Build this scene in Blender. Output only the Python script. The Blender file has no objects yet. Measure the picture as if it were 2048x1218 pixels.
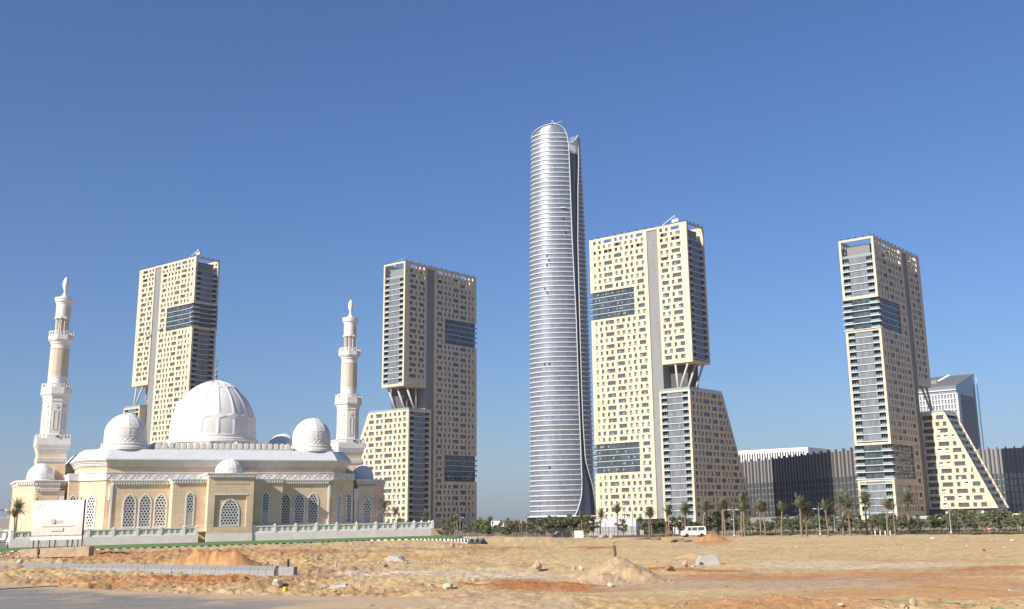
import bpy, bmesh, math, random
import numpy as np
from mathutils import Vector, Matrix
random.seed(7); RNG = np.random.default_rng(7)
sc = bpy.context.scene
col = sc.collection
rad = math.radians
# ---------------------------------------------------------------- camera
F, CX, CY = 2221.88, 1140.82, 499.2          # focal length and optical centre, in photo pixels (2048 x 1218)
PITCH, ROLL, HCAM = rad(13.5943), rad(-1.26454), 4.0
def cam_axes():
    cp, sp = math.cos(PITCH), math.sin(PITCH); c, s = math.cos(ROLL), math.sin(ROLL)
    m = np.array([[1, 0, 0], [0, sp, -cp], [0, cp, sp]])
    return np.array([[c, -s, 0], [s, c, 0], [0, 0, 1]]) @ m      # rows: right, down, forward
RM = cam_axes()
cam = bpy.data.cameras.new('camera'); camo = bpy.data.objects.new('camera', cam); col.objects.link(camo)
X, Y, Z = RM[0], -RM[1], -RM[2]
camo.matrix_world = Matrix(((X[0], Y[0], Z[0], 0), (X[1], Y[1], Z[1], 0), (X[2], Y[2], Z[2], HCAM), (0, 0, 0, 1)))
cam.sensor_width = 36; cam.lens = 36 * F / 2048
cam.shift_x = -(CX - 1024) / 2048; cam.shift_y = -(609 - CY) / 2048
cam.clip_start = 0.5; cam.clip_end = 20000
sc.camera = camo
sc.render.resolution_x, sc.render.resolution_y = 1024, 609
# ---------------------------------------------------------------- sky, sun, exposure
SUN_AZ, SUN_EL = rad(-137), rad(32.2)             # azimuth from +Y towards +X
sunv = Vector((math.sin(SUN_AZ) * math.cos(SUN_EL), math.cos(SUN_AZ) * math.cos(SUN_EL), math.sin(SUN_EL)))
w = bpy.data.worlds.new('World'); sc.world = w; w.use_nodes = True
nt = w.node_tree; bg = nt.nodes['Background']
sky = nt.nodes.new('ShaderNodeTexSky'); sky.sky_type = 'NISHITA'; sky.sun_disc = False
sky.sun_elevation = SUN_EL; sky.sun_rotation = SUN_AZ
sky.altitude = 0; sky.air_density = 1.2; sky.dust_density = 0.7; sky.ozone_density = 6.0
wb = nt.nodes.new('ShaderNodeMix'); wb.data_type = 'RGBA'; wb.blend_type = 'MULTIPLY'; wb.inputs[0].default_value = 1; wb.inputs[7].default_value = (.63, .765, 1.02, 1)   # camera white balance
nt.links.new(sky.outputs[0], wb.inputs[6]); nt.links.new(wb.outputs[2], bg.inputs[0]); bg.inputs[1].default_value = 0.079
sl = bpy.data.lights.new('sun', 'SUN'); sl.energy = 5.0; sl.angle = rad(0.53); sl.color = (1.0, 0.925, 0.81)
so = bpy.data.objects.new('sun', sl); col.objects.link(so)
so.rotation_euler = sunv.to_track_quat('Z', 'Y').to_euler()
so.location = sunv * 500
vs = sc.view_settings; vs.view_transform = 'Standard'; vs.look = 'None'; vs.exposure = 0.52; vs.gamma = 1.0
sc.render.engine = 'CYCLES'
# ---------------------------------------------------------------- pixel -> direction helpers
def ray(x, y): return RM.T @ np.array([(x - CX) / F, (y - CY) / F, 1.0])
def gz(x, y, z=0.0):                            # where the sight line of a pixel meets height z
    r = ray(x, y); return Vector(np.array([0, 0, HCAM]) + r * ((z - HCAM) / r[2]))
def atd(x, y, d):                               # point on the sight line at ground distance d
    r = ray(x, y); return Vector(np.array([0, 0, HCAM]) + r / math.hypot(r[0], r[1]) * d)
def project(P):                                 # (n,3) -> photo pixels
    c = (np.asarray(P) - [0, 0, HCAM]) @ RM.T
    return c[:, 0] / c[:, 2] * F + CX, c[:, 1] / c[:, 2] * F + CY
# ---------------------------------------------------------------- materials
MATS = {}
ALB = .88
def mat(name, color, rough=0.7, metal=0.0, spec=0.5, noise=0.0, nscale=3.0, bump=0.0, bscale=20.0, alpha=1.0, stretch=(1, 1, 1)):
    if name in MATS: return MATS[name]
    if not metal: color = tuple(c * ALB for c in color)
    m = bpy.data.materials.new(name); m.use_nodes = True; n = m.node_tree; b = n.nodes['Principled BSDF']
    b.inputs['Base Color'].default_value = (*color, 1); b.inputs['Roughness'].default_value = rough
    b.inputs['Metallic'].default_value = metal; b.inputs['Specular IOR Level'].default_value = spec
    b.inputs['Alpha'].default_value = alpha
    if noise or bump:
        tc = n.nodes.new('ShaderNodeTexCoord'); mp = n.nodes.new('ShaderNodeMapping')
        mp.inputs['Scale'].default_value = stretch; n.links.new(tc.outputs['Object'], mp.inputs[0])
    if noise:
        t = n.nodes.new('ShaderNodeTexNoise'); t.inputs['Scale'].default_value = nscale; t.inputs['Detail'].default_value = 6
        n.links.new(mp.outputs[0], t.inputs['Vector'])
        r = n.nodes.new('ShaderNodeMapRange'); r.inputs[1].default_value = .3; r.inputs[2].default_value = .7
        r.inputs[3].default_value = 1 - noise; r.inputs[4].default_value = 1 + noise
        n.links.new(t.outputs[0], r.inputs[0])
        mx = n.nodes.new('ShaderNodeMix'); mx.data_type = 'RGBA'; mx.blend_type = 'MULTIPLY'; mx.inputs[0].default_value = 1
        mx.inputs[6].default_value = (*color, 1); n.links.new(r.outputs[0], mx.inputs[7])
        n.links.new(mx.outputs[2], b.inputs['Base Color'])
    if bump:
        t2 = n.nodes.new('ShaderNodeTexNoise'); t2.inputs['Scale'].default_value = bscale; t2.inputs['Detail'].default_value = 8
        n.links.new(mp.outputs[0], t2.inputs['Vector'])
        bp = n.nodes.new('ShaderNodeBump'); bp.inputs['Strength'].default_value = bump; bp.inputs['Distance'].default_value = .1
        n.links.new(t2.outputs[0], bp.inputs['Height']); n.links.new(bp.outputs[0], b.inputs['Normal'])
    MATS[name] = m; return m
def courses(name, c1, c2, mortar, bw, bh, msize=.012, rough=.75, bump=.3):        # jointed cladding on the UV map (metres)
    c1, c2, mortar = [tuple(c * ALB for c in q) for q in (c1, c2, mortar)]
    m = bpy.data.materials.new(name); m.use_nodes = True; n = m.node_tree; b = n.nodes['Principled BSDF']
    uv = n.nodes.new('ShaderNodeUVMap'); t = n.nodes.new('ShaderNodeTexBrick')
    t.inputs['Color1'].default_value = (*c1, 1); t.inputs['Color2'].default_value = (*c2, 1); t.inputs['Mortar'].default_value = (*mortar, 1)
    t.inputs['Scale'].default_value = 1; t.inputs['Brick Width'].default_value = bw; t.inputs['Row Height'].default_value = bh
    t.inputs['Mortar Size'].default_value = msize; t.inputs['Bias'].default_value = -.1
    n.links.new(uv.outputs[0], t.inputs['Vector'])
    ns = n.nodes.new('ShaderNodeTexNoise'); ns.inputs['Scale'].default_value = .35; ns.inputs['Detail'].default_value = 7
    n.links.new(uv.outputs[0], ns.inputs['Vector'])
    r = n.nodes.new('ShaderNodeMapRange'); r.inputs[1].default_value = .3; r.inputs[2].default_value = .7; r.inputs[3].default_value = .9; r.inputs[4].default_value = 1.08
    n.links.new(ns.outputs[0], r.inputs[0])
    mx = n.nodes.new('ShaderNodeMix'); mx.data_type = 'RGBA'; mx.blend_type = 'MULTIPLY'; mx.inputs[0].default_value = 1
    n.links.new(t.outputs[0], mx.inputs[6]); n.links.new(r.outputs[0], mx.inputs[7]); n.links.new(mx.outputs[2], b.inputs['Base Color'])
    b.inputs['Roughness'].default_value = rough
    bp = n.nodes.new('ShaderNodeBump'); bp.inputs['Strength'].default_value = bump; bp.inputs['Distance'].default_value = .02; bp.invert = True
    n.links.new(t.outputs['Fac'], bp.inputs['Height']); n.links.new(bp.outputs[0], b.inputs['Normal'])
    MATS[name] = m; return m
CREAM = courses('cream_cladding', (.72, .60, .435), (.685, .565, .405), (.59, .48, .34), 2.4, 1.21, .02, .6)
STONE = courses('ashlar', (.80, .62, .43), (.74, .565, .38), (.62, .465, .30), 1.5, .62, .02, .75)
WSTONE = mat('white_stone', (.77, .745, .70), .65, noise=.05, nscale=.8)
WROOF = mat('white_roof', (.68, .69, .71), .6, noise=.03, nscale=2, bump=.3, bscale=6)
DOMEM = mat('dome_render', (.76, .745, .715), .7, noise=.07, nscale=.35, stretch=(1, 1, .5))
BAND = mat('cream_relief', (.70, .62, .51), .75, noise=.06, nscale=1)
GLASS = mat('window_glass', (.10, .108, .12), .1, spec=.55, noise=.35, nscale=.21)
GLASS2 = mat('sky_glass', (.055, .075, .09), .06, spec=.7)
GLASSG = mat('grey_glass', (.21, .225, .25), .15, spec=.6)
DGLASS = mat('dark_recess', (.018, .02, .024), .25, spec=.5)
RAIL = mat('railing_glass', (.36, .48, .49), .12, spec=.8, alpha=.62)
CASEM = mat('open_casement', (.36, .37, .38), .25, metal=.5)
FRAME = mat('window_frame', (.16, .165, .17), .45)
WHITEM = mat('white_metal', (.70, .72, .74), .45)
CORE = mat('grey_render', (.255, .26, .265), .85, noise=.05, nscale=.6)
DCORE = mat('dark_grey_render', (.09, .09, .095), .85)
PENT = mat('plant_room', (.24, .235, .22), .8, noise=.05)
COLM = mat('column_concrete', (.52, .50, .46), .75, noise=.04)
CONC = mat('concrete', (.46, .43, .39), .85, noise=.12, nscale=1.5, bump=.2)
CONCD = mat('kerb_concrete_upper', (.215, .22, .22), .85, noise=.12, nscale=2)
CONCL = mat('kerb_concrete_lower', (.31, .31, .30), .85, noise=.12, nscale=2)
STEEL = mat('galvanised_steel', (.5, .52, .54), .4, metal=.7)
DARKM = mat('dark_metal', (.035, .035, .04), .5)
WPAINT = mat('white_paint', (.8, .8, .79), .5, noise=.04)
BPAINT = mat('black_paint', (.035, .035, .035), .55)
def panes(m, pw, ph, tilt, var):          # each pane leans a hair differently and has its own tone
    n = m.node_tree; b = n.nodes['Principled BSDF']; c0 = tuple(b.inputs['Base Color'].default_value)
    uv = n.nodes.new('ShaderNodeUVMap'); sv = n.nodes.new('ShaderNodeVectorMath'); sv.operation = 'MULTIPLY'; sv.inputs[1].default_value = (1 / pw, 1 / ph, 1); n.links.new(uv.outputs[0], sv.inputs[0])
    fl = n.nodes.new('ShaderNodeVectorMath'); fl.operation = 'FLOOR'; n.links.new(sv.outputs[0], fl.inputs[0]); wn = n.nodes.new('ShaderNodeTexWhiteNoise'); wn.noise_dimensions = '3D'; n.links.new(fl.outputs[0], wn.inputs['Vector'])
    sb = n.nodes.new('ShaderNodeVectorMath'); sb.operation = 'MULTIPLY_ADD'; sb.inputs[1].default_value = (tilt,) * 3; sb.inputs[2].default_value = (-tilt / 2,) * 3; n.links.new(wn.outputs['Color'], sb.inputs[0])
    ge = n.nodes.new('ShaderNodeNewGeometry'); ad = n.nodes.new('ShaderNodeVectorMath'); n.links.new(ge.outputs['Normal'], ad.inputs[0]); n.links.new(sb.outputs[0], ad.inputs[1])
    no = n.nodes.new('ShaderNodeVectorMath'); no.operation = 'NORMALIZE'; n.links.new(ad.outputs[0], no.inputs[0]); n.links.new(no.outputs[0], b.inputs['Normal'])
    r = n.nodes.new('ShaderNodeMapRange'); r.inputs[3].default_value = 1 - var; r.inputs[4].default_value = 1 + var; n.links.new(wn.outputs['Value'], r.inputs[0])
    mx = n.nodes.new('ShaderNodeMix'); mx.data_type = 'RGBA'; mx.blend_type = 'MULTIPLY'; mx.inputs[0].default_value = 1; mx.inputs[6].default_value = c0; n.links.new(r.outputs[0], mx.inputs[7]); n.links.new(mx.outputs[2], b.inputs['Base Color'])
panes(GLASS2, 1.5, 3.34, .05, .45); panes(GLASSG, 1.2, 3.636, .05, .2)
def weathered(m, amt, sc_, streak):       # dust streaks running down a wall
    n = m.node_tree; b = n.nodes['Principled BSDF']; src = b.inputs['Base Color'].links[0].from_socket
    tc = n.nodes.new('ShaderNodeTexCoord'); mp = n.nodes.new('ShaderNodeMapping'); mp.inputs['Scale'].default_value = (1, 1, streak); n.links.new(tc.outputs['Object'], mp.inputs[0])
    t = n.nodes.new('ShaderNodeTexNoise'); t.inputs['Scale'].default_value = sc_; t.inputs['Detail'].default_value = 9; t.inputs['Roughness'].default_value = .65; n.links.new(mp.outputs[0], t.inputs['Vector'])
    r = n.nodes.new('ShaderNodeMapRange'); r.inputs[1].default_value = .48; r.inputs[2].default_value = .78; r.inputs[3].default_value = 0; r.inputs[4].default_value = amt; n.links.new(t.outputs[0], r.inputs[0])
    mx = n.nodes.new('ShaderNodeMix'); mx.data_type = 'RGBA'; mx.blend_type = 'MULTIPLY'; mx.inputs[7].default_value = (.60, .50, .38, 1); n.links.new(r.outputs[0], mx.inputs[0]); n.links.new(src, mx.inputs[6]); n.links.new(mx.outputs[2], b.inputs['Base Color'])
weathered(WSTONE, .35, 1.3, .22); weathered(DOMEM, .3, .9, .3); weathered(STONE, .4, .9, .25); weathered(CREAM, .3, .12, .15); weathered(WROOF, .3, .8, .3); weathered(CORE, .35, .2, .12)
# ---------------------------------------------------------------- mesh builder
class MB:
    def __init__(s): s.v = []; s.f = []; s.m = []
    def quad(s, *p, m=0):
        i = len(s.v); s.v.extend(tuple(q) for q in p); s.f.append(tuple(range(i, i + len(p)))); s.m.append(m)
    def box(s, a, b, m=0, T=None):
        x0, y0, z0 = a; x1, y1, z1 = b
        P = [(x0, y0, z0), (x1, y0, z0), (x1, y1, z0), (x0, y1, z0), (x0, y0, z1), (x1, y0, z1), (x1, y1, z1), (x0, y1, z1)]
        if T: P = [tuple(T(*p)) for p in P]
        i = len(s.v); s.v += P
        for f in ((0, 3, 2, 1), (4, 5, 6, 7), (0, 1, 5, 4), (1, 2, 6, 5), (2, 3, 7, 6), (3, 0, 4, 7)):
            s.f.append(tuple(i + k for k in f)); s.m.append(m)
        return s
    def prism(s, poly, z0, z1, m=0, mt=None, top=True, bot=True):       # poly: list of (x,y)
        n = len(poly); i = len(s.v)
        s.v += [(x, y, z0) for x, y in poly] + [(x, y, z1) for x, y in poly]
        for k in range(n): s.f.append((i + k, i + (k + 1) % n, i + n + (k + 1) % n, i + n + k)); s.m.append(m)
        if top: s.f.append(tuple(i + n + k for k in range(n))); s.m.append(m if mt is None else mt)
        if bot: s.f.append(tuple(i + k for k in reversed(range(n)))); s.m.append(m)
        return s
    def loft(s, polys, m=0, cap=True):              # list of equal-length rings of 3D points
        n = len(polys[0]); base = len(s.v)
        for p in polys: s.v += [tuple(q) for q in p]
        for r in range(len(polys) - 1):
            for k in range(n):
                a = base + r * n + k; b = base + r * n + (k + 1) % n
                s.f.append((a, b, b + n, a + n)); s.m.append(m)
        if cap:
            s.f.append(tuple(base + k for k in reversed(range(n)))); s.m.append(m)
            e = base + (len(polys) - 1) * n
            s.f.append(tuple(e + k for k in range(n))); s.m.append(m)
        return s
    def lathe(s, prof, n=24, c=(0, 0), m=0, a0=0.0, cap=True):      # prof: (radius, z)
        return s.loft([[(c[0] + r * math.cos(a0 + 2 * math.pi * k / n), c[1] + r * math.sin(a0 + 2 * math.pi * k / n), z) for k in range(n)] for r, z in prof], m, cap)
    def tube(s, pts, r, n=8, m=0):
        rr = r if isinstance(r, (list, tuple)) else [r] * len(pts); rings = []
        pts = [Vector(p) for p in pts]
        for i, p in enumerate(pts):
            d = (pts[min(i + 1, len(pts) - 1)] - pts[max(i - 1, 0)]).normalized()
            u = d.cross(Vector((0, 0, 1)));
            if u.length < 1e-3: u = d.cross(Vector((0, 1, 0)))
            u.normalize(); v = d.cross(u)
            rings.append([p + (u * math.cos(2 * math.pi * k / n) + v * math.sin(2 * math.pi * k / n)) * rr[i] for k in range(n)])
        return s.loft(rings, m)
    def mesh(s, name, mats, smooth=False, uv=True):
        me = bpy.data.meshes.new(name); me.from_pydata(s.v, [], s.f)
        for mm in (mats if isinstance(mats, (list, tuple)) else [mats]): me.materials.append(mm)
        me.polygons.foreach_set('material_index', s.m)
        me.polygons.foreach_set('use_smooth', [smooth] * len(s.f))
        if uv:
            L = me.uv_layers.new(name='UVMap'); uvs = np.zeros((len(me.loops), 2), dtype=np.float32)
            V = np.array(s.v, dtype=np.float64); k = 0
            for f in s.f:
                a = V[f[0]]; nn = np.cross(V[f[1]] - a, V[f[2]] - a)
                if len(f) > 3 and abs(nn).sum() < 1e-9: nn = np.cross(V[f[2]] - a, V[f[3]] - a)
                h = math.hypot(nn[0], nn[1]); l = math.hypot(h, nn[2])
                if l < 1e-12 or h / l < .3:
                    for q in f: uvs[k] = V[q][:2]; k += 1
                else:
                    tx, ty = -nn[1] / h, nn[0] / h
                    for q in f: uvs[k] = (V[q][0] * tx + V[q][1] * ty, V[q][2]); k += 1
            L.data.foreach_set('uv', uvs.ravel())
        me.update(); return me
    def build(s, name, mats, parent=None, smooth=False, uv=True, loc=None):
        return obj(name, s.mesh(name, mats, smooth, uv), parent, loc)
def obj(name, me, parent=None, loc=None, rz=None, scale=None):
    o = bpy.data.objects.new(name, me); col.objects.link(o)
    if parent is not None: o.parent = parent
    if loc is not None: o.location = loc
    if rz is not None: o.rotation_euler = (0, 0, rz)
    if scale is not None: o.scale = scale if hasattr(scale, '__len__') else (scale,) * 3
    return o
def tag(o, label=None, cat=None, group=None, kind=None):
    if label: o['label'] = label
    if cat: o['category'] = cat
    if group: o['group'] = group
    if kind: o['kind'] = kind
    return o
def thing(name, label, cat, loc=(0, 0, 0), rz=0, group=None):
    return tag(obj(name, None, None, loc, rz), label, cat, group)
# ================================================================ ground
YM = rad(60.132); AD = Vector((math.sin(YM), math.cos(YM), 0)); BD = Vector((-math.cos(YM), math.sin(YM), 0))
M0 = Vector((-61.2078, 202.9719, 1.3433)) - AD * .4              # mosque origin: foot of the portal, on the lawn
def sstep(a, b, x):
    t = np.clip((x - a) / (b - a), 0, 1); return t * t * (3 - 2 * t)
kp = [(-40, 1106), (20, 1103.5), (110, 1101.5), (210, 1099), (400, 1093), (600, 1086.3), (740, 1081), (830, 1079), (900, 1079)]     # lawn kerb, photo pixels
KZ = .95
lf = [gz(x, y, KZ) for x, y in kp]
KU = [(p - M0).dot(AD) for p in lf]; KV = [(p - M0).dot(BD) for p in lf]
_tab = RNG.random((256, 256))
def vnoise(x, y):
    xi = np.floor(x).astype(int); yi = np.floor(y).astype(int); fx = x - xi; fy = y - yi
    fx = fx * fx * (3 - 2 * fx); fy = fy * fy * (3 - 2 * fy)
    g = lambda i, j: _tab[i & 255, j & 255]
    return (g(xi, yi) * (1 - fx) + g(xi + 1, yi) * fx) * (1 - fy) + (g(xi, yi + 1) * (1 - fx) + g(xi + 1, yi + 1) * fx) * fy
def fbm(x, y, o=4, s=1.0):
    r = 0; a = .5; t = 0
    for k in range(o): r = r + a * vnoise(x * s + 17.3 * k, y * s - 9.1 * k); t += a; a *= .5; s *= 2.1
    return r / t
def base_h(x, y):
    az = np.degrees(np.arctan2(x, y)); d = np.hypot(x, y)
    left = 1 - sstep(-6.6, -3.2, az)
    h = .5 * sstep(118, 142, d) * left
    u = (x - M0.x) * AD.x + (y - M0.y) * AD.y; v = (x - M0.x) * BD.x + (y - M0.y) * BD.y
    kv = np.interp(u, KU, KV); h = h + (.97 - h) * sstep(-7, -.8, v - kv) * (1 - sstep(47, 60, u)) * sstep(-60, -48, u)
    h = h * (1 - sstep(47, 66, u))
    return h
# heaps: photo pixel of the foot of the heap under its peak, distance, radii across/along (m), height, sharpness
HEAPS = [((470, 1131), 118, 2.9, 3.4, 1.75, 1.0), ((432, 1131), 119, 3.0, 3.2, 1.45, 1.1), ((392, 1131), 120, 3.6, 3.6, 1.55, 1.1), ((352, 1131), 120, 4.0, 3.5, .75, 1.3),
         ((1238, 1152), 76, 3.3, 4.2, 1.55, 1.0), ((1262, 1158), 73, 3.5, 2.6, .75, 1.2), ((1200, 1160), 72, 2.6, 2.2, .5, 1.3),
         ((1424, 1083), 182, 3.4, 4, 1.35, 1.1), ((1330, 1079), 200, 3.5, 4, .6, 1.3), ((1490, 1079), 195, 2.5, 3, .35, 1.3),
         ((1540, 1204), 55.5, 1.9, 1.6, .42, 1.2), ((1600, 1206), 55, 1.8, 1.3, .24, 1.2), ((1455, 1208), 54.5, 2.0, 1.3, .18, 1.2), ((1380, 1206), 55.5, 2.2, 1.2, .16, 1.2),
         ((150, 1098), 172, 4.5, 3.0, 1.25, 1.3), ((105, 1099), 170, 4.0, 3.0, .8, 1.3), ((30, 1105), 160, 4.5, 4, .55, 1.2),
         ((75, 1126), 122, 3.6, 2.4, .5, 1.2), ((130, 1122), 122, 2.5, 2.2, .35, 1.3), ((1000, 1075), 235, 5, 5, 1.1, 1.2), ((960, 1076), 230, 4, 4, .7, 1.2), ((1250, 1078), 205, 3.6, 4, .7, 1.3), ((1210, 1080), 200, 5, 4, .5, 1.3), ((1120, 1078), 212, 6, 4, .5, 1.4),
         ((1900, 1075), 168, 3.2, 3, .55, 1.3), ((525, 1170), 78, 2.9, 1.9, .62, 1.2), ((570, 1176), 75, 2.4, 1.6, .5, 1.2), ((610, 1150), 90, 2.4, 2.4, .35, 1.2), ((690, 1143), 96, 3.2, 2.4, .45, 1.3),
         ((590, 1105), 155, 3, 3, .7, 1.2), ((640, 1104), 158, 4, 3, .4, 1.3), ((800, 1168), 79, 6.0, 3.0, .35, 1.4), ((900, 1165), 80, 6.5, 3.0, .32, 1.4), ((700, 1165), 79, 4.0, 3, .3, 1.4),
         ((1060, 1175), 68.5, 4.4, 1.6, .34, 1.3), ((980, 1176), 68, 3.0, 1.4, .3, 1.3), ((1130, 1172), 69, 3.4, 1.4, .3, 1.3), ((1020, 1139), 97, 2.0, 1.6, .3, 1.2), ((1390, 1122), 112, 2.6, 2, .62, 1.1), ((300, 1112), 146, 7, 5, .4, 1.3), ((420, 1110), 146, 7, 4, .35, 1.3), ((200, 1110), 146, 8, 4, .4, 1.3), ((540, 1108), 146, 7, 4, .35, 1.3)]
HP = []
for (px, py), d, rx, ry, hh, sh in HEAPS:
    r = ray(px, py); l = math.hypot(r[0], r[1]); HP.append((r[0] / l * d, r[1] / l * d, r[0] / l, r[1] / l, rx, ry, hh, sh))
K0, K1 = gz(-30, 1140.5), gz(548, 1152)                            # foot of the block kerb
KD = (K1 - K0).normalized(); KN = Vector((KD.y, -KD.x, 0))         # KN points to the camera side
def road_mask(px, py):                                              # 1 on the asphalt and the packed track
    edge = np.interp(px, [-400, 0, 280, 420, 600, 800, 1000, 1300], [1158, 1165, 1181, 1187, 1189, 1190, 1193, 1196])
    return sstep(-2, 4, py - edge)
def height(x, y, px=None, py=None, rough=True):
    x = np.asarray(x, float); y = np.asarray(y, float)
    if px is None: px, py = project(np.stack([x, y, np.zeros_like(x)], -1).reshape(-1, 3)); px = px.reshape(x.shape); py = py.reshape(x.shape)
    d = np.hypot(x, y); h = base_h(x, y)
    n1 = fbm(x + 40, y, 4, .11); n2 = fbm(x, y + 80, 4, .55); n3 = fbm(x + 11, y + 3, 3, 2.3); n4 = fbm(x - 31, y + 7, 2, 6.0)
    road = road_mask(px, py) * (1 - sstep(620, 900, px))
    track = sstep(1150, 1165, py) * (1 - sstep(1188, 1197, py)) * sstep(900, 1300, px)
    flat = np.clip(road + .9 * track + .55 * sstep(1000, 1300, px), 0, 1)
    u = (x - M0.x) * AD.x + (y - M0.y) * AD.y; v = (x - M0.x) * BD.x + (y - M0.y) * BD.y
    lawn = sstep(-2.5, -.5, v - np.interp(u, KU, KV)) * (1 - sstep(50, 58, u))
    near = 1 - sstep(240, 330, d)
    amp = (1 - flat) * near * (1 - lawn)
    if rough: h = h + amp * ((n1 - .5) * .55 + (n2 - .5) * .5 + (n3 - .5) * .22) + (1 - road) * near * (1 - lawn) * ((n2 - .5) * .05 + (n3 - .5) * .035)
    if rough: cl = np.abs(fbm(x + 3, y - 8, 3, 1.5) - .5) * 2; h = h + (cl - .25) * .42 * amp * (1 - sstep(640, 900, px)) * (1 - sstep(230, 260, d)) + (cl - .25) * .3 * amp * sstep(1196, 1203, py) * sstep(1000, 1250, px)
    k = (x - K0.x) * KN.x + (y - K0.y) * KN.y; kl = (x - K0.x) * KD.x + (y - K0.y) * KD.y
    infront = sstep(-.6, .1, k) * (1 - sstep(4, 17, k)) * sstep(-40, -20, kl) * (1 - sstep(30, 42, kl))
    behind = sstep(-8, -3, k) * (1 - sstep(-.9, -.3, k)) * sstep(-40, -20, kl) * (1 - sstep(36, 44, kl))
    h = h + .16 * infront * (1 - road) + .38 * behind
    for cx, cy, ux, uy, rx, ry, hh, sh in HP:
        al = (x - cx) * uy - (y - cy) * ux; de = (x - cx) * ux + (y - cy) * uy
        q = np.sqrt((al / rx) ** 2 + (de / ry) ** 2)
        m = q < 1.25
        if m.any():
            qq = q[m] * (1 + .22 * (n2[m] - .5) + .1 * (n3[m] - .5) if rough else 1)
            c = np.clip(1 - qq, 0, 1) ** sh
            c = np.sqrt(c * c + .0025) - .05 * (1 - c)          # rounded tip
            h[m] = np.maximum(h[m], h[m] * .6 + hh * np.clip(c, 0, 1.1) + (0 if not rough else .0) + .3 * np.minimum(hh, .9) * (n3[m] - .5 + .6 * (n4[m] - .5)) * (c > .02))
    h = np.where((v > np.interp(u, KU, KV) - .3) & (np.abs(u) < 50) & (v < 60), np.minimum(h, .9), h)
    return h
def ground_z(x, y): return float(height(np.array([x]), np.array([y]))[0])
def on_ground(px, py, d=None):
    if d is None:
        p = gz(px, py, 0.0)
        for _ in range(6): p = gz(px, py, ground_z(p.x, p.y))
        return p
    r = ray(px, py); l = math.hypot(r[0], r[1]); x, y = r[0] / l * d, r[1] / l * d
    return Vector((x, y, ground_z(x, y)))
TAN = np.array([.57, .405, .225]); OCH = np.array([.61, .445, .215]); RED = np.array([.45, .175, .06]); ORG = np.array([.56, .29, .12])
GRY = np.array([.62, .50, .355]); PALE = np.array([.63, .52, .37]); PINK = np.array([.52, .36, .235]); BRN = np.array([.36, .215, .115])
# soil patches: photo pixel centre, half sizes, soil, strength
SOIL = [(1500, 1168, 620, 13, PINK, .75), (1750, 1160, 330, 9, PINK, .6), (1650, 1150, 420, 7, RED, .5), (1950, 1148, 200, 14, RED, .35), (1500, 1157, 240, 5, RED, .45),
        (1050, 1171, 130, 11, RED, 1.0), (1130, 1180, 200, 5, RED, .6), (960, 1181, 200, 4, RED, .5), (700, 1183, 170, 4, RED, .4),
        (1310, 1138, 30, 5, RED, 1.0), (1420, 1141, 70, 4, RED, .9), (1180, 1095, 60, 2.2, RED, .9), (1010, 1095, 70, 2.2, RED, .8), (940, 1097, 160, 2.5, RED, .7),
        (1700, 1133, 190, 4.5, GRY, .75), (1850, 1131, 180, 3, GRY, .7), (1800, 1123, 130, 2.5, GRY, .7), (1620, 1126, 110, 3.5, GRY, .7), (1950, 1127, 120, 3, GRY, .6), (1560, 1128, 60, 4, GRY, .7),
        (1900, 1121, 200, 3, ORG, .6), (1800, 1141, 300, 3, ORG, .6), (1990, 1138, 130, 4, RED, .7), (1850, 1185, 260, 10, ORG, .8), (1700, 1200, 500, 14, ORG, .55), (1480, 1208, 260, 12, ORG, .6), (1950, 1170, 160, 12, ORG, .7),
        (850, 1150, 260, 13, GRY, .65), (760, 1150, 130, 11, GRY, .75), (1060, 1150, 130, 6, GRY, .7), (1130, 1198, 330, 9, OCH, .6), (1000, 1110, 300, 10, OCH, .55), (1300, 1105, 320, 12, OCH, .6), (1500, 1120, 160, 12, OCH, .5),
        (425, 1131, 150, 10, RED, .5), (430, 1131, 140, 9, ORG, .7), (300, 1122, 330, 9, ORG, .6), (300, 1105, 330, 7, BRN, .45), (330, 1110, 420, 14, ORG, .5), (560, 1150, 130, 20, ORG, .5), (120, 1110, 170, 15, RED, .5), (230, 1104, 260, 5, RED, .5), (60, 1112, 80, 10, BRN, .4), (300, 1163, 340, 12, RED, .45), (300, 1165, 330, 11, ORG, .6), (350, 1157, 170, 5, RED, .75), (540, 1168, 70, 15, BRN, .6), (600, 1152, 90, 12, BRN, .55), (690, 1140, 80, 6, BRN, .6),
        (620, 1103, 260, 3, RED, .55), (700, 1112, 260, 3, ORG, .6), (560, 1128, 60, 6, OCH, .5), (1235, 1152, 100, 14, OCH, .8), (1255, 1156, 75, 9, PINK, .6), (1424, 1083, 42, 5, RED, .5), (1424, 1083, 42, 5, ORG, .8), (1000, 1074, 60, 5, TAN, .6),
        (700, 1198, 380, 8, PINK, .55), (1100, 1192, 300, 5, PINK, .45), (1040, 1135, 25, 7, BRN, .35), (1540, 1204, 100, 6, ORG, .8), (1560, 1203, 80, 5, BRN, .4), (1390, 1115, 40, 9, TAN, .5)]
NR = 430
dist = 1 / np.linspace(1 / 32.0, 1 / 270.0, NR); dist = np.concatenate([dist, np.geomspace(276, 9000, 46)])
azs = np.radians(np.concatenate([np.linspace(-60, -33, 40, endpoint=False), np.linspace(-33, 28, 820), np.linspace(28.6, 60, 40)]))
DD, AZ = np.meshgrid(dist, azs, indexing='ij'); GX = DD * np.sin(AZ); GY = DD * np.cos(AZ)
px, py = project(np.stack([GX, GY, base_h(GX, GY)], -1).reshape(-1, 3)); px = px.reshape(GX.shape); py = py.reshape(GX.shape)
GZ = height(GX, GY, px, py)
GZ = np.where(DD > 300, GZ - .4 * sstep(300, 600, DD), GZ)
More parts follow.
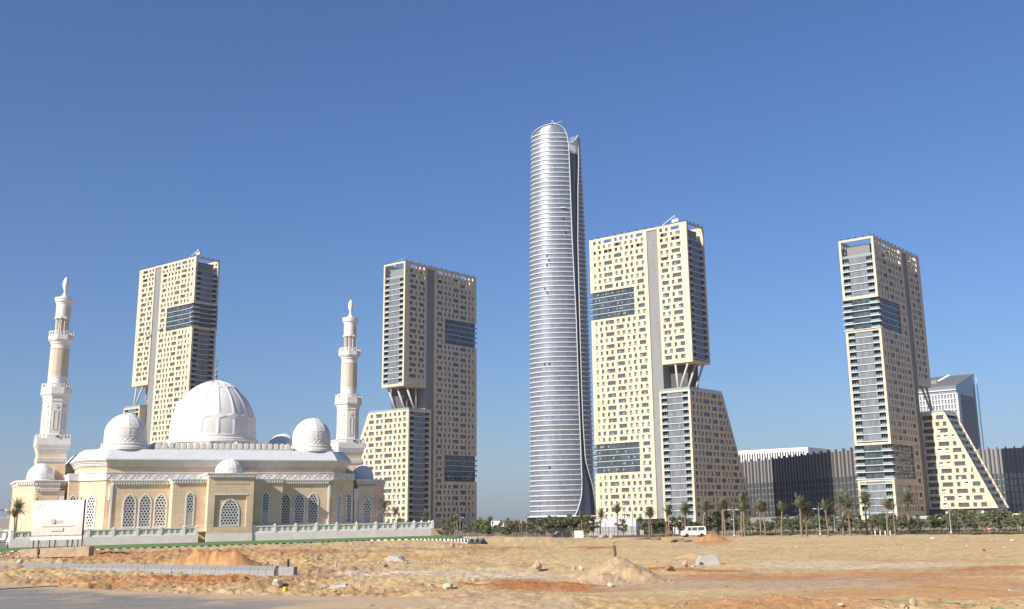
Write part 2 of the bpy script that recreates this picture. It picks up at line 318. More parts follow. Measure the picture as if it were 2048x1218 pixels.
warp = (fbm(GX, GY, 4, .16) - .5); warp2 = (fbm(GX + 50, GY + 9, 4, .5) - .5)
C = np.broadcast_to(TAN, GX.shape + (3,)).copy()
C += (OCH - TAN) * np.clip(.5 + 2 * warp, 0, 1)[..., None] * .8
for cx, cy, rx, ry, sc_, st in SOIL:
    q = ((px - cx) / rx + 1.1 * warp2) ** 2 + ((py - cy) / ry + 1.8 * warp + .8 * warp2) ** 2
    k = st * (1 - sstep(.35, 1.25, q)); C += (sc_ - C) * k[..., None]
dark = np.clip((fbm(GX + 7, GY - 3, 4, .28) - .52) * 5, 0, 1) * (1 - .85 * sstep(900, 1150, px)); C += (BRN * 1.05 - C) * (.42 * dark)[..., None]
def ruts(pts, gauge, wdt, dep):                # pairs of tyre tracks along a path of photo pixels on the sand
    global GZ, C
    P = [gz(*p) for p in pts]
    for a, e in zip(P[:-1], P[1:]):
        d = (e - a); l = d.length; d.normalize(); al = (GX - a.x) * d.x + (GY - a.y) * d.y; ac = (GX - a.x) * d.y - (GY - a.y) * d.x + .4 * (fbm(GX, GY, 2, .07) - .5)
        on = sstep(-.5, .5, al) * (1 - sstep(l - .5, l + .5, al))
        for s_ in (-1, 1): k = on * np.exp(-((ac - s_ * gauge / 2) / wdt) ** 2); GZ = GZ - dep * k + .45 * dep * on * np.exp(-((np.abs(ac - s_ * gauge / 2) - 1.7 * wdt) / (.6 * wdt)) ** 2); C *= (1 - .16 * k)[..., None]
for pts in ([(700, 1113), (1000, 1108), (1400, 1103), (2048, 1098)], [(1000, 1117), (1350, 1111), (1800, 1112), (2100, 1118)], [(980, 1190), (1300, 1178), (1600, 1167), (2100, 1155)], [(900, 1198), (1250, 1190), (1600, 1181), (2100, 1168)], [(500, 1109), (800, 1101), (1100, 1096), (1500, 1091)], [(620, 1135), (900, 1128), (1200, 1125), (1700, 1135)]): ruts(pts, 1.9, .3, .05)
C *= .9 * (1 + .3 * (fbm(GX, GY, 3, 1.7) - .5) + .25 * (fbm(GX, GY, 2, 5.0) - .5) + .2 * warp)[..., None]
CITY = np.array([.36, .27, .175]); C += (CITY - C) * (sstep(262, 330, DD) * .9)[..., None]         # built-up ground beyond the tree line
def grid_mesh(name, gx, gy, gz_, cols, mats, flip=False):
    nr, nc = gx.shape; me = bpy.data.meshes.new(name)
    idx = np.arange(nr * nc).reshape(nr, nc)
    f = np.stack([idx[:-1, :-1], idx[:-1, 1:], idx[1:, 1:], idx[1:, :-1]], -1).reshape(-1, 4)
    if flip: f = f[:, ::-1].copy()
    me.vertices.add(nr * nc); me.vertices.foreach_set('co', np.stack([gx, gy, gz_], -1).astype(np.float32).ravel())
    me.loops.add(f.size); me.loops.foreach_set('vertex_index', f.astype(np.int32).ravel())
    me.polygons.add(len(f)); me.polygons.foreach_set('loop_start', np.arange(0, f.size, 4, dtype=np.int32))
    me.polygons.foreach_set('use_smooth', np.ones(len(f), dtype=bool))
    me.update(calc_edges=True)
    a = me.color_attributes.new('soil', 'FLOAT_COLOR', 'POINT')
    a.data.foreach_set('color', np.concatenate([np.clip(cols, 0, 1), np.ones(cols.shape[:2] + (1,))], -1).astype(np.float32).ravel())
    me.materials.append(mats); return me
def soil_mat(name, rough, bump, grain):
    m = bpy.data.materials.new(name); m.use_nodes = True; n = m.node_tree; b = n.nodes['Principled BSDF']
    at = n.nodes.new('ShaderNodeVertexColor'); at.layer_name = 'soil'
    tc = n.nodes.new('ShaderNodeTexCoord'); t = n.nodes.new('ShaderNodeTexNoise'); t.inputs['Scale'].default_value = 1.3; t.inputs['Detail'].default_value = 12; t.inputs['Roughness'].default_value = .75
    n.links.new(tc.outputs['Object'], t.inputs['Vector'])
    r = n.nodes.new('ShaderNodeMapRange'); r.inputs[1].default_value = .3; r.inputs[2].default_value = .7; r.inputs[3].default_value = 1 - grain; r.inputs[4].default_value = 1 + grain
    n.links.new(t.outputs[0], r.inputs[0])
    mx = n.nodes.new('ShaderNodeMix'); mx.data_type = 'RGBA'; mx.blend_type = 'MULTIPLY'; mx.inputs[0].default_value = 1
    n.links.new(at.outputs[0], mx.inputs[6]); n.links.new(r.outputs[0], mx.inputs[7]); n.links.new(mx.outputs[2], b.inputs['Base Color'])
    b.inputs['Roughness'].default_value = rough; b.inputs['Specular IOR Level'].default_value = .2
    t2 = n.nodes.new('ShaderNodeTexNoise'); t2.inputs['Scale'].default_value = 3.0; t2.inputs['Detail'].default_value = 10; t2.inputs['Roughness'].default_value = .7
    n.links.new(tc.outputs['Object'], t2.inputs['Vector'])
    bp = n.nodes.new('ShaderNodeBump'); bp.inputs['Strength'].default_value = bump; bp.inputs['Distance'].default_value = .12
    n.links.new(t2.outputs[0], bp.inputs['Height']); n.links.new(bp.outputs[0], b.inputs['Normal']); return m
g = obj('ground', grid_mesh('ground', GX, GY, GZ, C, soil_mat('desert_soil', .95, .9, .2))); tag(g, kind='structure')
# asphalt road sheet, dusty at its edges, fading into the packed sand
rx_ = np.linspace(-260, 1150, 330); e0 = np.interp(rx_, [-400, 0, 280, 420, 600, 800, 1000, 1300], [1159, 1166, 1182, 1188, 1191, 1193, 1197, 1200])
tt = np.linspace(0, 1, 70); RY = e0[None, :] + (1290 - e0[None, :]) * tt[:, None]; RX = np.broadcast_to(rx_, RY.shape)
dirs = np.stack([(RX - CX) / F, (RY - CY) / F, np.ones_like(RX)], -1) @ RM; tq = (.0 - HCAM) / dirs[..., 2]
QX, QY = dirs[..., 0] * tq, dirs[..., 1] * tq
QZ = height(QX, QY, RX, RY) * .0 + .012 - .05 * (tt[:, None] == 0)
QZ = np.maximum(QZ, height(QX, QY, RX, RY) + .008)
QZ[0] -= .06; QZ[:, -1] -= .06
ASP = np.array([.25, .235, .22]); wq = fbm(QX, QY, 4, .35) - .5; wl = fbm(QX * .25, QY * 1.3, 4, .9) - .5
inside = sstep(2, 15, RY - e0[None, :] + 16 * wq)
dust = np.clip(1 - inside * (1 - sstep(430, 760, RX + 380 * wq - 2.2 * (RY - 1200))), 0, 1)
dust = np.clip(dust + .35 * np.clip(wl * 2.2 + .1, 0, 1) + .4 * sstep(.12, .3, wq), 0, 1)
RC = .84 * (ASP + (np.array([.58, .42, .26]) - ASP) * dust[..., None])
rd = obj('road', grid_mesh('road', QX, QY, QZ, RC, soil_mat('dusty_asphalt', .85, .3, .1), True)); tag(rd, kind='structure')
# ================================================================ residential towers
YT = rad(-53.364); TU = Vector((math.sin(YT), math.cos(YT), 0)); TV = Vector((math.sin(YT + math.pi / 2), math.cos(YT + math.pi / 2), 0))
FH = 3.636
_wcache = {}
def window_mesh(wd, ht, var):
    key = (round(wd, 1), round(ht, 1), var)
    if key in _wcache: return _wcache[key]
    b = MB(); x0, x1, z0, z1 = -wd / 2, wd / 2, -ht / 2, ht / 2; fr = .07
    if wd < .6: b.quad((x0, 0, z0), (x1, 0, z0), (x1, 0, z1), (x0, 0, z1), m=0)
    else:
        nm = max(1, round(wd / 1.45)); pw = wd / nm
        b.quad((x0, 0, z0), (x1, 0, z0), (x1, 0, z1), (x0, 0, z1), m=0)
        for k in range(nm + 1):
            c = x0 + k * pw; b.box((max(x0, c - fr / 2), -.06, z0), (min(x1, c + fr / 2), .0, z1), 1)
        b.box((x0, -.062, z0), (x1, -.002, z0 + fr), 1); b.box((x0, -.062, z1 - fr), (x1, -.002, z1), 1)
        b.box((x0, -.05, z0 + ht * .36), (x1, -.003, z0 + ht * .36 + .05), 1)
        if var:      # a top-hung leaf pushed open
            k = (var - 1) % nm; c0 = x0 + k * pw + .08; c1 = c0 + pw - .16; zb, zt = z0 + ht * .12, z0 + ht * .62
            b.quad((c0, -.34, zb), (c1, -.34, zb), (c1, -.05, zt), (c0, -.05, zt), m=2)
            b.quad((c0, -.34, zb), (c0, -.05, zt), (c0, -.02, zb), m=1); b.quad((c1, -.34, zb), (c1, -.05, zt), (c1, -.02, zb), m=1)
    _wcache[key] = b.mesh('window', [GLASS, FRAME, CASEM], uv=False); return _wcache[key]
def subtract(a, b, holes):
    out = []; cur = a
    for h0, h1 in sorted(holes):
        if h0 > cur + 1e-6: out.append((cur, min(h0, b)))
        cur = max(cur, h1)
    if cur < b - 1e-6: out.append((cur, b))
    return out
def holed_wall(b, P, s0, s1, z0, z1, holes, depth=.5, m=0, lim0=None, lim1=None, reveal=True, blank=()):
    """wall in the plane P(s, d, z) (d = depth inward), with real openings and reveals; lim0/lim1: slanted edges"""
    zs = sorted({z0, z1, *[h[2] for h in holes], *[h[3] for h in holes], *[h[2] for h in blank], *[h[3] for h in blank]}); zs = [z for z in zs if z0 <= z <= z1]
    allh = list(holes) + list(blank)
    for za, zb in zip(zs[:-1], zs[1:]):
        if zb - za < 1e-6: continue
        mid = (za + zb) / 2
        for a, e in subtract(s0, s1, [(h[0], h[1]) for h in allh if h[2] < mid < h[3]]):
            aa = [a, a]; ee = [e, e]
            if lim0 and abs(a - s0) < 1e-6: aa = [lim0(za), lim0(zb)]
            if lim1 and abs(e - s1) < 1e-6: ee = [lim1(za), lim1(zb)]
            b.quad(P(aa[0], 0, za), P(ee[0], 0, za), P(ee[1], 0, zb), P(aa[1], 0, zb), m=m)
    if reveal:
        for a, e, za, zb in holes:
            b.quad(P(a, 0, za), P(a, depth, za), P(a, depth, zb), P(a, 0, zb), m=m); b.quad(P(e, 0, za), P(e, 0, zb), P(e, depth, zb), P(e, depth, za), m=m)
            b.quad(P(a, 0, zb), P(e, 0, zb), P(e, depth, zb), P(a, depth, zb), m=m); b.quad(P(a, 0, za), P(a, depth, za), P(e, depth, za), P(e, 0, za), m=m)
MP = [(3.5, 3.9), (6.3, 7.8), (10.2, 11.8), (14.1, 15.7), (18.1, 23.5), (25.8, 27.5), (29.7, 31.4), (33.7, 35.3), (37.6, 39.3)]
MQ = [(2.9, 4.7), (6.8, 8.6), (10.7, 16.5), (18.7, 20.5), (22.5, 24.4), (26.5, 28.4), (30.4, 32.2), (34.3, 38.8)]
HPp = [(4.4, 7.4), (9.7, 11.3), (13.5, 17.8)]; HQ = [(4.9, 10.7), (12.7, 14.6), (16.6, 18.4)]
LP = [(2.1, 5.1), (7.3, 9.1), (11.2, 13.1), (15.3, 16.9), (19.5, 21.4), (23.9, 29.4), (32.2, 34.1), (36.1, 37.9), (40.1, 41.9), (43.9, 49.4), (52.2, 54.1), (56.2, 58.0), (60.2, 63)]
LQ = [(2.4, 4.4), (6.3, 8.4), (10.4, 12.4), (14.1, 21.0), (22.9, 24.9), (26.9, 28.9), (30.9, 35.6), (38.0, 39.9), (42.0, 43.9), (46.0, 51.6), (54.0, 56.0), (58.0, 62.5)]
L = 69.3; W = 19.8
class Tower:
    def __init__(s, name, px, py, d, S, T, near, top, first, hbot, low, lband, label):
        c = atd(px, py, d); s.root = thing(name, label, 'tower', (c.x, c.y, 0)); s.S, s.T = S, T; s.top = top
        s.hang_near = near; s.wins = []; s.first = first; s.deck = top - 10.2
        s.h = (0, 20.2) if near else (49.1, L); s.c = (20.2, 27.6) if near else (41.7, 49.1); s.m = (27.6, L) if near else (0, 41.7)
        s.hbot = hbot; s.low = low; s.hb = (top - 50.0, top - 33.3); s.lb = lband
        s.rows = [top - 12.45 - FH * k for k in range(60)]
        s.rows = [z for z in s.rows if z > 4.5]
        s.face(); s.ends(); s.bands(); s.crown(); s.lower(); s.columns(); s.flush()
    def P(s, a, t, z): return s.S * a + s.T * t + Vector((0, 0, z))
    def em(s, e): return L - e if s.hang_near else e          # main slab: distance from the outer edge -> s
    def eh(s, e): return e if s.hang_near else L - e
    def win(s, a, e, z, plane, n, ht=2.3, depth=.44):
        """window centred in an opening; plane(s) gives the point at depth 0"""
        c = plane((a + e) / 2, depth, z); s.wins.append((abs(e - a), ht, c, math.atan2(n.y, n.x) + math.pi / 2))
    def face(s):
        b = MB(); Pf = lambda a, d, z: s.P(a, d, z); top = s.top
        holes = []; blank = []
        for lo, hi in (s.hb, s.lb):
            x = sorted((s.em(0), s.em(31.6))); blank.append((x[0], x[1], lo, hi))
        crown = [(top - 2.5, MQ, HQ), (top - 5.6, MP, HPp), (top - 8.7, MQ, HQ)]
        ch = []
        for z, M_, H_ in crown:
            for e0, e1 in M_:
                if e1 - e0 > .6: ch.append((*sorted((s.em(e0), s.em(e1))), z - 1.0, z + 1.0))
            for e0, e1 in H_: ch.append((*sorted((s.eh(e0), s.eh(e1))), z - 1.0, z + 1.0))
        for k, z in enumerate(s.rows):
            p = (k % 2 == 0) == (s.first == 'P')
            for e0, e1 in (MP if p else MQ):
                zz = [bb for bb in (s.hb, s.lb) if bb[0] - 1.2 < z < bb[1] + 1.2]
                if zz and e0 < 32: continue
                x = sorted((s.em(e0), s.em(e1))); holes.append((*x, z - 1.15, z + 1.15)); s.win(*x, z, Pf, -s.T)
            if z > s.hbot + 3.2:
                for e0, e1 in (HPp if p else HQ):
                    x = sorted((s.eh(e0), s.eh(e1))); holes.append((*x, z - 1.15, z + 1.15)); s.win(*x, z, Pf, -s.T)
        mm, hh, cc = s.m, s.h, s.c
        inm = [h for h in holes + ch if mm[0] <= h[0] < mm[1]]; inh = [h for h in holes + ch if hh[0] <= h[0] < hh[1]]
        holed_wall(b, Pf, mm[0], mm[1], 0, top, inm, blank=blank)
        holed_wall(b, Pf, hh[0], hh[1], s.hbot, top, inh)
        b.quad(Pf(cc[0], 0, top - 1.35), Pf(cc[1], 0, top - 1.35), Pf(cc[1], 0, top), Pf(cc[0], 0, top))          # lintel over the core
        b.quad(Pf(cc[0], 0, top - 1.35), Pf(cc[1], 0, top - 1.35), Pf(cc[1], .6, top - 1.35), Pf(cc[0], .6, top - 1.35))
        # inner skin of the crown screen, and its back wall with openings
        Pi = lambda a, d, z: s.P(a, .5 + d, z); Pb = lambda a, d, z: s.P(a, W - d, z); Pbi = lambda a, d, z: s.P(a, W - .5 + d, z)
        for Pq in (Pi, Pb, Pbi): holed_wall(b, Pq, .5, L - .5, s.deck, top, ch, depth=.5, reveal=Pq is Pb, m=0, blank=[(cc[0], cc[1], s.deck, top - 1.35)] if Pq is Pi else [])
        for t0, t1 in ((0, .5), (W - .5, W)): b.quad(s.P(0, t0, top), s.P(L, t0, top), s.P(L, t1, top), s.P(0, t1, top))
        # jambs of slab sides, back and far ends
        for a0, a1, zb in ((mm[0], mm[1], 0), (hh[0], hh[1], s.hbot)):
            b.quad(s.P(a0, W, zb), s.P(a1, W, zb), s.P(a1, W, s.deck), s.P(a0, W, s.deck))
            for a in (a0, a1):
                if abs(a) < 1e-6: continue
                zt = top
                if abs(a - L) < 1e-6 and (s.m[1] == L):
                    for za, zz in ((0, s.lb[0]), (s.lb[1], s.hb[0]), (s.hb[1], top)): b.quad(s.P(a, 0, za), s.P(a, W, za), s.P(a, W, zz), s.P(a, 0, zz))
                else: b.quad(s.P(a, 0, zb), s.P(a, W, zb), s.P(a, W, zt), s.P(a, 0, zt))
        b.quad(s.P(hh[0], 0, s.hbot), s.P(hh[1], 0, s.hbot), s.P(hh[1], W, s.hbot), s.P(hh[0], W, s.hbot))
        b.build('wall', [CREAM], s.root)
        q = MB(); q.box((cc[0] + .02, .6, 0), (cc[1] - .02, W - .6, top - 1.4), 0, s.P); q.build('service_core', [CORE], s.root)
        if s.hang_near: q = MB(); q.box((8.0, 7.5, s.low), (cc[0], W - 1, s.hbot), 0, s.P); q.build('core_wall', [DCORE], s.root)
        else: q = MB(); q.box((cc[1], 9, s.low - 2), (cc[1] + 6, W - 1, s.hbot), 0, s.P); q.build('core_wall', [DCORE], s.root)
    def balconies(s, Pq, z0, z1, floors, frame=True, w=W, mat_mid=None, out=.0, tag_='', sides=True):
        """end elevation in the plane Pq(t, d, z): frame, slabs, middle glazing, recessed balconies with glass rails"""
        r = s.root; jw = 1.3
        if frame:
            b = MB()
            for t0, t1, za, zb in ((.015, jw, z0 + .01, z1 - .01), (w - jw, w - .015, z0 + .01, z1 - .01), (jw, w - jw, z1 - 1.15, z1 - .012), (jw, w - jw, z0 + .012, z0 + 1.2)): b.box((t0, 0, za), (t1, .85, zb), 0, Pq)
            b.build('end_frame', [CREAM], r)
        zl = max(z0 + (1.2 if frame else 0), 0); zt = z1 - (1.15 if frame else 0)
        key = (id(s), round(w, 2), tag_)
        i0, i1 = jw + 3.75, w - jw - 3.75
        e0, e1 = (jw, w - jw) if frame else (-out, w + (out if sides else 0))
        for zf in floors:
            za, zb = max(zf, zl), min(zf + FH, zt)
            if zb - za < 1.0: continue
            b = MB(); b.box((i0, .55, za + .3), (i1, .7, zb), 0, Pq)
            nm = 8
            for k in range(nm + 1):
                c = i0 + (i1 - i0) * k / nm; b.box((c - .045, .42, za + .3), (c + .045, .55, zb), 1, Pq)
            b.build('glazing_panel', [GLASSG if frame else GLASS2, FRAME], r)
            b = MB(); b.box((e0, .05 - out, za), (e1, 2.4, za + .3), 0, Pq); b.build('floor_slab', [WHITEM], r, uv=False)
            for t0, t1 in ((jw if frame else 0, i0), (i1, w - jw if frame else w)):
                b = MB(); b.box((t0, 2.1, za + .3), (t1, 2.2, zb), 0, Pq)
                for k in (0, 1, 2):
                    c = t0 + .5 + (t1 - t0 - 1.0) * k / 2; b.box((c - .05, 2.0, za + .3), (c + .05, 2.1, za + 2.8), 1, Pq)
                tt = t1 if t0 < w / 2 else t0
                b.box((tt - .06, .5, za + .3), (tt + .06, 2.2, zb), 2, Pq)
                b.build('balcony_door', [DGLASS, WHITEM, FRAME], r, uv=False)
                b = MB(); b.box((t0 + .04, .12 - out, za + .3), (t1 - .04, .17 - out, za + 1.4), 0, Pq); b.build('balcony_railing', [RAIL], r, uv=False)
    def ends(s):
        r0 = s.rows[0] + FH / 2
        fl = [r0 - FH * (k + 1) for k in range(60)]
        Pq = lambda t, d, z: s.P(d, t, z)
        top = s.top
        blocks = [(s.hbot, top)] if s.hang_near else [(0, s.lb[0]), (s.lb[1], s.hb[0]), (s.hb[1], top)]
        for z0, z1 in blocks:
            f = [z for z in fl if z > z0 - FH + .8 and z < z1 - 1 and z < r0]
            crown = abs(z1 - top) < 1e-6
            s.balconies(Pq, z0, z1, f if not crown else [z for z in f if z + FH < s.deck + 2.5], tag_='%.0f' % z0)
        if not s.hang_near:
            for lo, hi in (s.hb, s.lb):
                n = 5; p = (hi - lo) / n
                b = MB(); b.box((1.0, 2.25, lo), (W - .8, 2.4, hi), 0, Pq); b.build('glass_back', [DGLASS], s.root, uv=False)
                s.balconies(Pq, lo, hi, [lo + p * k for k in range(n)], frame=False, out=.7, tag_='b')
    def bands(s):
        o0, o1 = sorted((s.em(0), s.em(31.6)))
        for lo, hi in (s.hb, s.lb):
            n = 5; p = (hi - lo) / n; b = MB()
            inn = .8
            x0 = o0 + (inn if not s.hang_near else 0); x1 = o1 - (inn if s.hang_near else 0)
            b.quad(s.P(x0, inn, lo), s.P(x1, inn, lo), s.P(x1, inn, hi), s.P(x0, inn, hi), m=0)
            ee = x1 if s.hang_near else None
            if ee: b.quad(s.P(ee, inn, lo), s.P(ee, W - inn, lo), s.P(ee, W - inn, hi), s.P(ee, inn, hi), m=0)
            jj = o0 if s.hang_near else o1
            b.quad(s.P(jj, 0, lo), s.P(jj, inn, lo), s.P(jj, inn, hi), s.P(jj, 0, hi), m=2)
            for z in (lo, hi): b.quad(s.P(o0, 0, z), s.P(o1, 0, z), s.P(o1, W, z), s.P(o0, W, z), m=2)
            for k in range(int((x1 - x0) / 1.5) + 1): b.box((x0 + k * 1.5 - .04, inn - .1, lo), (x0 + k * 1.5 + .04, inn - .005, hi), 1, s.P)
            for k in range(n):      # a few leaves pushed open
                for j in range(4):
                    c = x0 + 1 + random.random() * (x1 - x0 - 3); zc = lo + p * k + 1.1
                    b.quad(s.P(c, inn - .45, zc), s.P(c + 1.0, inn - .45, zc), s.P(c + 1.0, inn - .06, zc + 1.2), s.P(c, inn - .06, zc + 1.2), m=3)
            b.build('glass_band', [GLASS2, FRAME, CREAM, CASEM], s.root)
            for k in range(1, n):
                z = lo + p * k; q = MB()
                a0 = x0 if s.hang_near else x0 - 1.4; a1 = x1 + (1.7 if s.hang_near else 0)
                q.box((a0, inn - .35, z - .12), (a1, inn - .004, z + .14), 0, s.P)
                if s.hang_near: q.box((x1 + .02, inn, z - .12), (x1 + 1.7, W - inn, z + .14), 0, s.P)
                q.build('band_ledge', [WHITEM], s.root, uv=False)
                if s.hang_near:
                    q = MB(); q.box((x1 + 1.55, .4, z + .14), (x1 + 1.6, 5, z + 1.2), 0, s.P); q.build('balcony_railing', [RAIL], s.root, uv=False)
    def crown(s):
        b = MB(); b.box((2.5, .52, s.deck - .4), (L - .6, W - .52, s.deck), 0, s.P); b.build('roof_deck', [CORE], s.root)
        b = MB(); b.box((3.2, 3.6, s.deck), (L - 5, W - 3.2, s.deck + 6.6), 0, s.P); b.box((3.0, 3.4, s.deck + 6.6), (L - 4.8, W - 3, s.deck + 7.0), 1, s.P); b.build('plant_room', [PENT, DCORE], s.root)
        b = MB(); b.box((.9, 1.3, s.deck + .1), (.95, W - 1.3, s.deck + 1.4), 0, s.P); b.build('roof_railing', [RAIL], s.root, uv=False)
        b = MB(); b.quad(s.P(L, 0, s.deck), s.P(L, W, s.deck), s.P(L, W, s.top), s.P(L, 0, s.top)); b.box((L - .5, .5, s.deck), (L - .02, W - .5, s.top - .02), 0, s.P); b.build('parapet', [CREAM], s.root)
        lm = MB(); lm.box((-.12, -.12, 0), (.12, .12, .5), 0); lm.box((-.3, -.35, .5), (.3, .35, .95), 0); me = lm.mesh('roof_light', [DARKM], uv=False)
        for k in range(13): obj('roof_light', me, s.root, s.P(1.5 + k * 5.5 + random.uniform(-1, 1), .25, s.top), random.random())
        for k in range(5): obj('roof_light', me, s.root, s.P(.4, 1.5 + k * 4.2, s.top), random.random())
        bm = MB()       # light steel rails along the roof edge
        for k in range(24): bm.box((1 + k * 2.9, 1.2, s.top - 9), (1.06 + k * 2.9, 1.26, s.top + .55), 0, s.P)
        bm.box((1, 1.2, s.top + .45), (L - 1, 1.26, s.top + .52), 0, s.P); bm.build('roof_rail', [DARKM], s.root, uv=False)
    def lower(s):
        z1 = s.low; h0, h1 = (s.h[0] - .2, s.h[1] - .2) if s.hang_near else (s.h[0] + .2, s.h[1])
        rows = [z1 - 2.2 - FH * k for k in range(40)]; rows = [z for z in rows if z > 3]
        D_ = s.root.name.startswith('slender')
        b = MB()
        if not D_:
            t0 = -5.0; lim = lambda z: 31.7 + .45 * (z1 - z)
            Pl = lambda t, d, z: s.P(h0 + d, t, z); holes = []
            if s.hang_near:
                for k, z in enumerate(rows):
                    for e0, e1 in (LP if k % 2 == 0 else LQ):
                        mx = lim(z + 1.1) - 1.4 - t0
                        e1 = min(e1, mx)
                        if e1 - e0 < .4: continue
                        holes.append((t0 + e0, t0 + e1, z - 1.15, z + 1.15)); s.win(t0 + e0, t0 + e1, z, Pl, -s.S)
            holed_wall(b, Pl, t0 + .9, lim(0), 0, z1, holes, lim1=lim)
            b.quad(s.P(h1, t0, 0), s.P(h1, lim(0), 0), s.P(h1, lim(z1), z1), s.P(h1, t0, z1))
            b.quad(s.P(h0, lim(0), 0), s.P(h1, lim(0), 0), s.P(h1, lim(z1), z1), s.P(h0, lim(z1), z1))
            b.quad(s.P(h0, t0, z1), s.P(h1, t0, z1), s.P(h1, lim(z1), z1), s.P(h0, lim(z1), z1))
            b.build('lower_block_wall', [CREAM], s.root)
            Pq = lambda t, d, z: s.P(h0 + t, t0 + d, z)
            s.balconies(Pq, 0, z1, [rows[0] + FH / 2 - FH * (k + 1) for k in range(len(rows) + 1)], w=h1 - h0, tag_='low')
            te, tb = lim(z1), t0
        else:
            t1 = 25.0; lim = lambda z: -12.6 - .45 * (z1 - z)
            Pl = lambda t, d, z: s.P(h0 + d, t, z); holes = []
            R1 = [(-5.8, 0), (-13.5, -7.8), (-17.4, -15.6), (-21.5, -19.7), (-28.3, -23.8)]
            R2 = [(-5.0, -.5), (-9.1, -7.1), (-13.0, -11.1), (-21, -15.2), (-25, -23.1), (-30.2, -27.2)]
            for k, z in enumerate([z1 - 2.6 - 3.61 * k for k in range(15)]):
                for a, e in (R1 if k % 2 == 0 else R2):
                    a = max(a, lim(z + 1.1) + 1.6)
                    if e - a < .35: continue
                    holes.append((a, e, z - 1.15, z + 1.15)); s.win(a, e, z, Pl, -s.S)
            holed_wall(b, Pl, lim(0), t1, 4.5, z1, holes, lim0=lim)
            Pr = lambda t, d, z: s.P(h1 - d, t, z); holed_wall(b, Pr, lim(0), t1, 4.5, z1, [], lim0=lim)
            b.quad(s.P(h0, t1, 0), s.P(h1, t1, 0), s.P(h1, t1, z1), s.P(h0, t1, z1)); b.quad(s.P(h0, lim(z1), z1), s.P(h1, lim(z1), z1), s.P(h1, t1, z1), s.P(h0, t1, z1))
            for a, e in ((h0, h0 + 1.1), (h1 - 1.1, h1)):        # sloping frame
                b.quad(s.P(a, lim(4.5), 4.5), s.P(e, lim(4.5), 4.5), s.P(e, lim(z1), z1), s.P(a, lim(z1), z1))
                i = h0 + 1.1 if a == h0 else h1 - 1.1
                b.quad(s.P(i, lim(4.5), 4.5), s.P(i, lim(4.5) + 4, 4.5), s.P(i, lim(z1) + 4, z1), s.P(i, lim(z1), z1))
            b.quad(s.P(h0, lim(4.5), 4.5), s.P(h1, lim(4.5), 4.5), s.P(h1, t1, 4.5), s.P(h0, t1, 4.5))
            b.quad(s.P(h0 + 1.1, lim(z1), z1), s.P(h1 - 1.1, lim(z1), z1), s.P(h1 - 1.1, lim(z1 - 1.4), z1 - 1.4), s.P(h0 + 1.1, lim(z1 - 1.4), z1 - 1.4))
            b.build('lower_block_wall', [CREAM], s.root)
            zf = 5.0
            while zf < z1 - 3:
                zu = min(zf + 3.61, z1 - .6)
                q = MB(); q.box((h0 + 1.1, lim(zf) + .8, zf - .25), (h1 - 1.1, lim(zf) + 6, zf), 0, s.P); q.build('floor_slab', [WHITEM], s.root, uv=False)
                q = MB(); q.box((h0 + 1.2, lim(zf) + 3.2, zf), (h1 - 1.2, lim(zf) + 3.4, zu), 0, s.P)
                for k in range(1, 5): q.box((h0 + 1.2 + 3.5 * k, lim(zf) + 3.1, zf), (h0 + 1.35 + 3.5 * k, lim(zf) + 3.2, zu), 1, s.P)
                q.build('balcony_door', [DGLASS, WHITEM], s.root, uv=False)
                q = MB(); q.box((h0 + 1.2, lim(zf) + .85, zf), (h1 - 1.2, lim(zf) + .9, zf + 1.15), 0, s.P); q.build('balcony_railing', [RAIL], s.root, uv=False)
                for k in (1, 2):      # glass wings between neighbours
                    a = h0 + (h1 - h0) * k / 3; q = MB()
                    q.quad(s.P(a, lim(zf) + .9, zf), s.P(a, lim(zf) + 3, zf), s.P(a, lim(zf) + 3, zu), m=0); q.build('glass_divider', [RAIL], s.root, uv=False)
                zf += 3.61
            q = MB(); q.box((h0 + .8, lim(4.5) + 6, 0), (h1 - .8, t1 - 1, 4.5), 0, s.P); q.build('ground_floor', [DGLASS], s.root, uv=False)
            te, tb = t1, lim(z1)
        q = MB()
        for a, e in (((h0 + .3, tb + .3), (h1 - .3, tb + .36)), ((h0 + .3, tb + .36), (h0 + .36, te - .3)), ((h1 - .36, tb + .36), (h1 - .3, te - .3))): q.box((a[0], a[1], z1), (e[0], e[1], z1 + 1.35), 0, s.P)
        q.build('roof_railing', [RAIL], s.root, uv=False)
    def columns(s):
        for t in (1.6, 9.9, 18.0):
            for sgn in (0, 1):
                a = s.eh(12.4 if sgn else 3.8); bt = s.eh(8.9 if sgn else 8.1)
                q = MB(); q.tube([s.P(bt, t - 3.8, s.low), s.P(a, t, s.hbot + .3)], .62, 12); q.build('column', [COLM], s.root, smooth=True, uv=False)
    def flush(s):
        s.wins.sort(key=lambda w_: -w_[0])
        rest = MB()
        for i, (wd, ht, c, rz) in enumerate(s.wins):
            var = random.choice((0, 0, 0, 0, 1, 1, 2, 3)); me = window_mesh(wd, ht, var)
            if i < 300: obj('window', me, s.root, c, rz)
            else:
                R = Matrix.Rotation(rz, 3, 'Z'); k = len(rest.v)
                rest.v += [tuple(R @ v.co + c) for v in me.vertices]; rest.f += [tuple(k + j for j in p.vertices) for p in me.polygons]; rest.m += [p.material_index for p in me.polygons]
        if rest.v: tag(rest.build('small_windows', [GLASS, FRAME, CASEM], s.root, uv=False), kind='stuff')
TA = Tower('apartment_tower', 393, 512, 804, TU, TV, False, 189.0, 'Q', 102.9, 87.0, (29.2, 45.8), 'cream apartment tower rising behind the left of the white mosque domes')
TB = Tower('apartment_tower', 810.6, 521.4, 711, TV, TU, True, 169.0, 'P', 88.0, 72.5, (29.0, 45.8), 'cream apartment tower with shaded window face, just right of the right minaret')
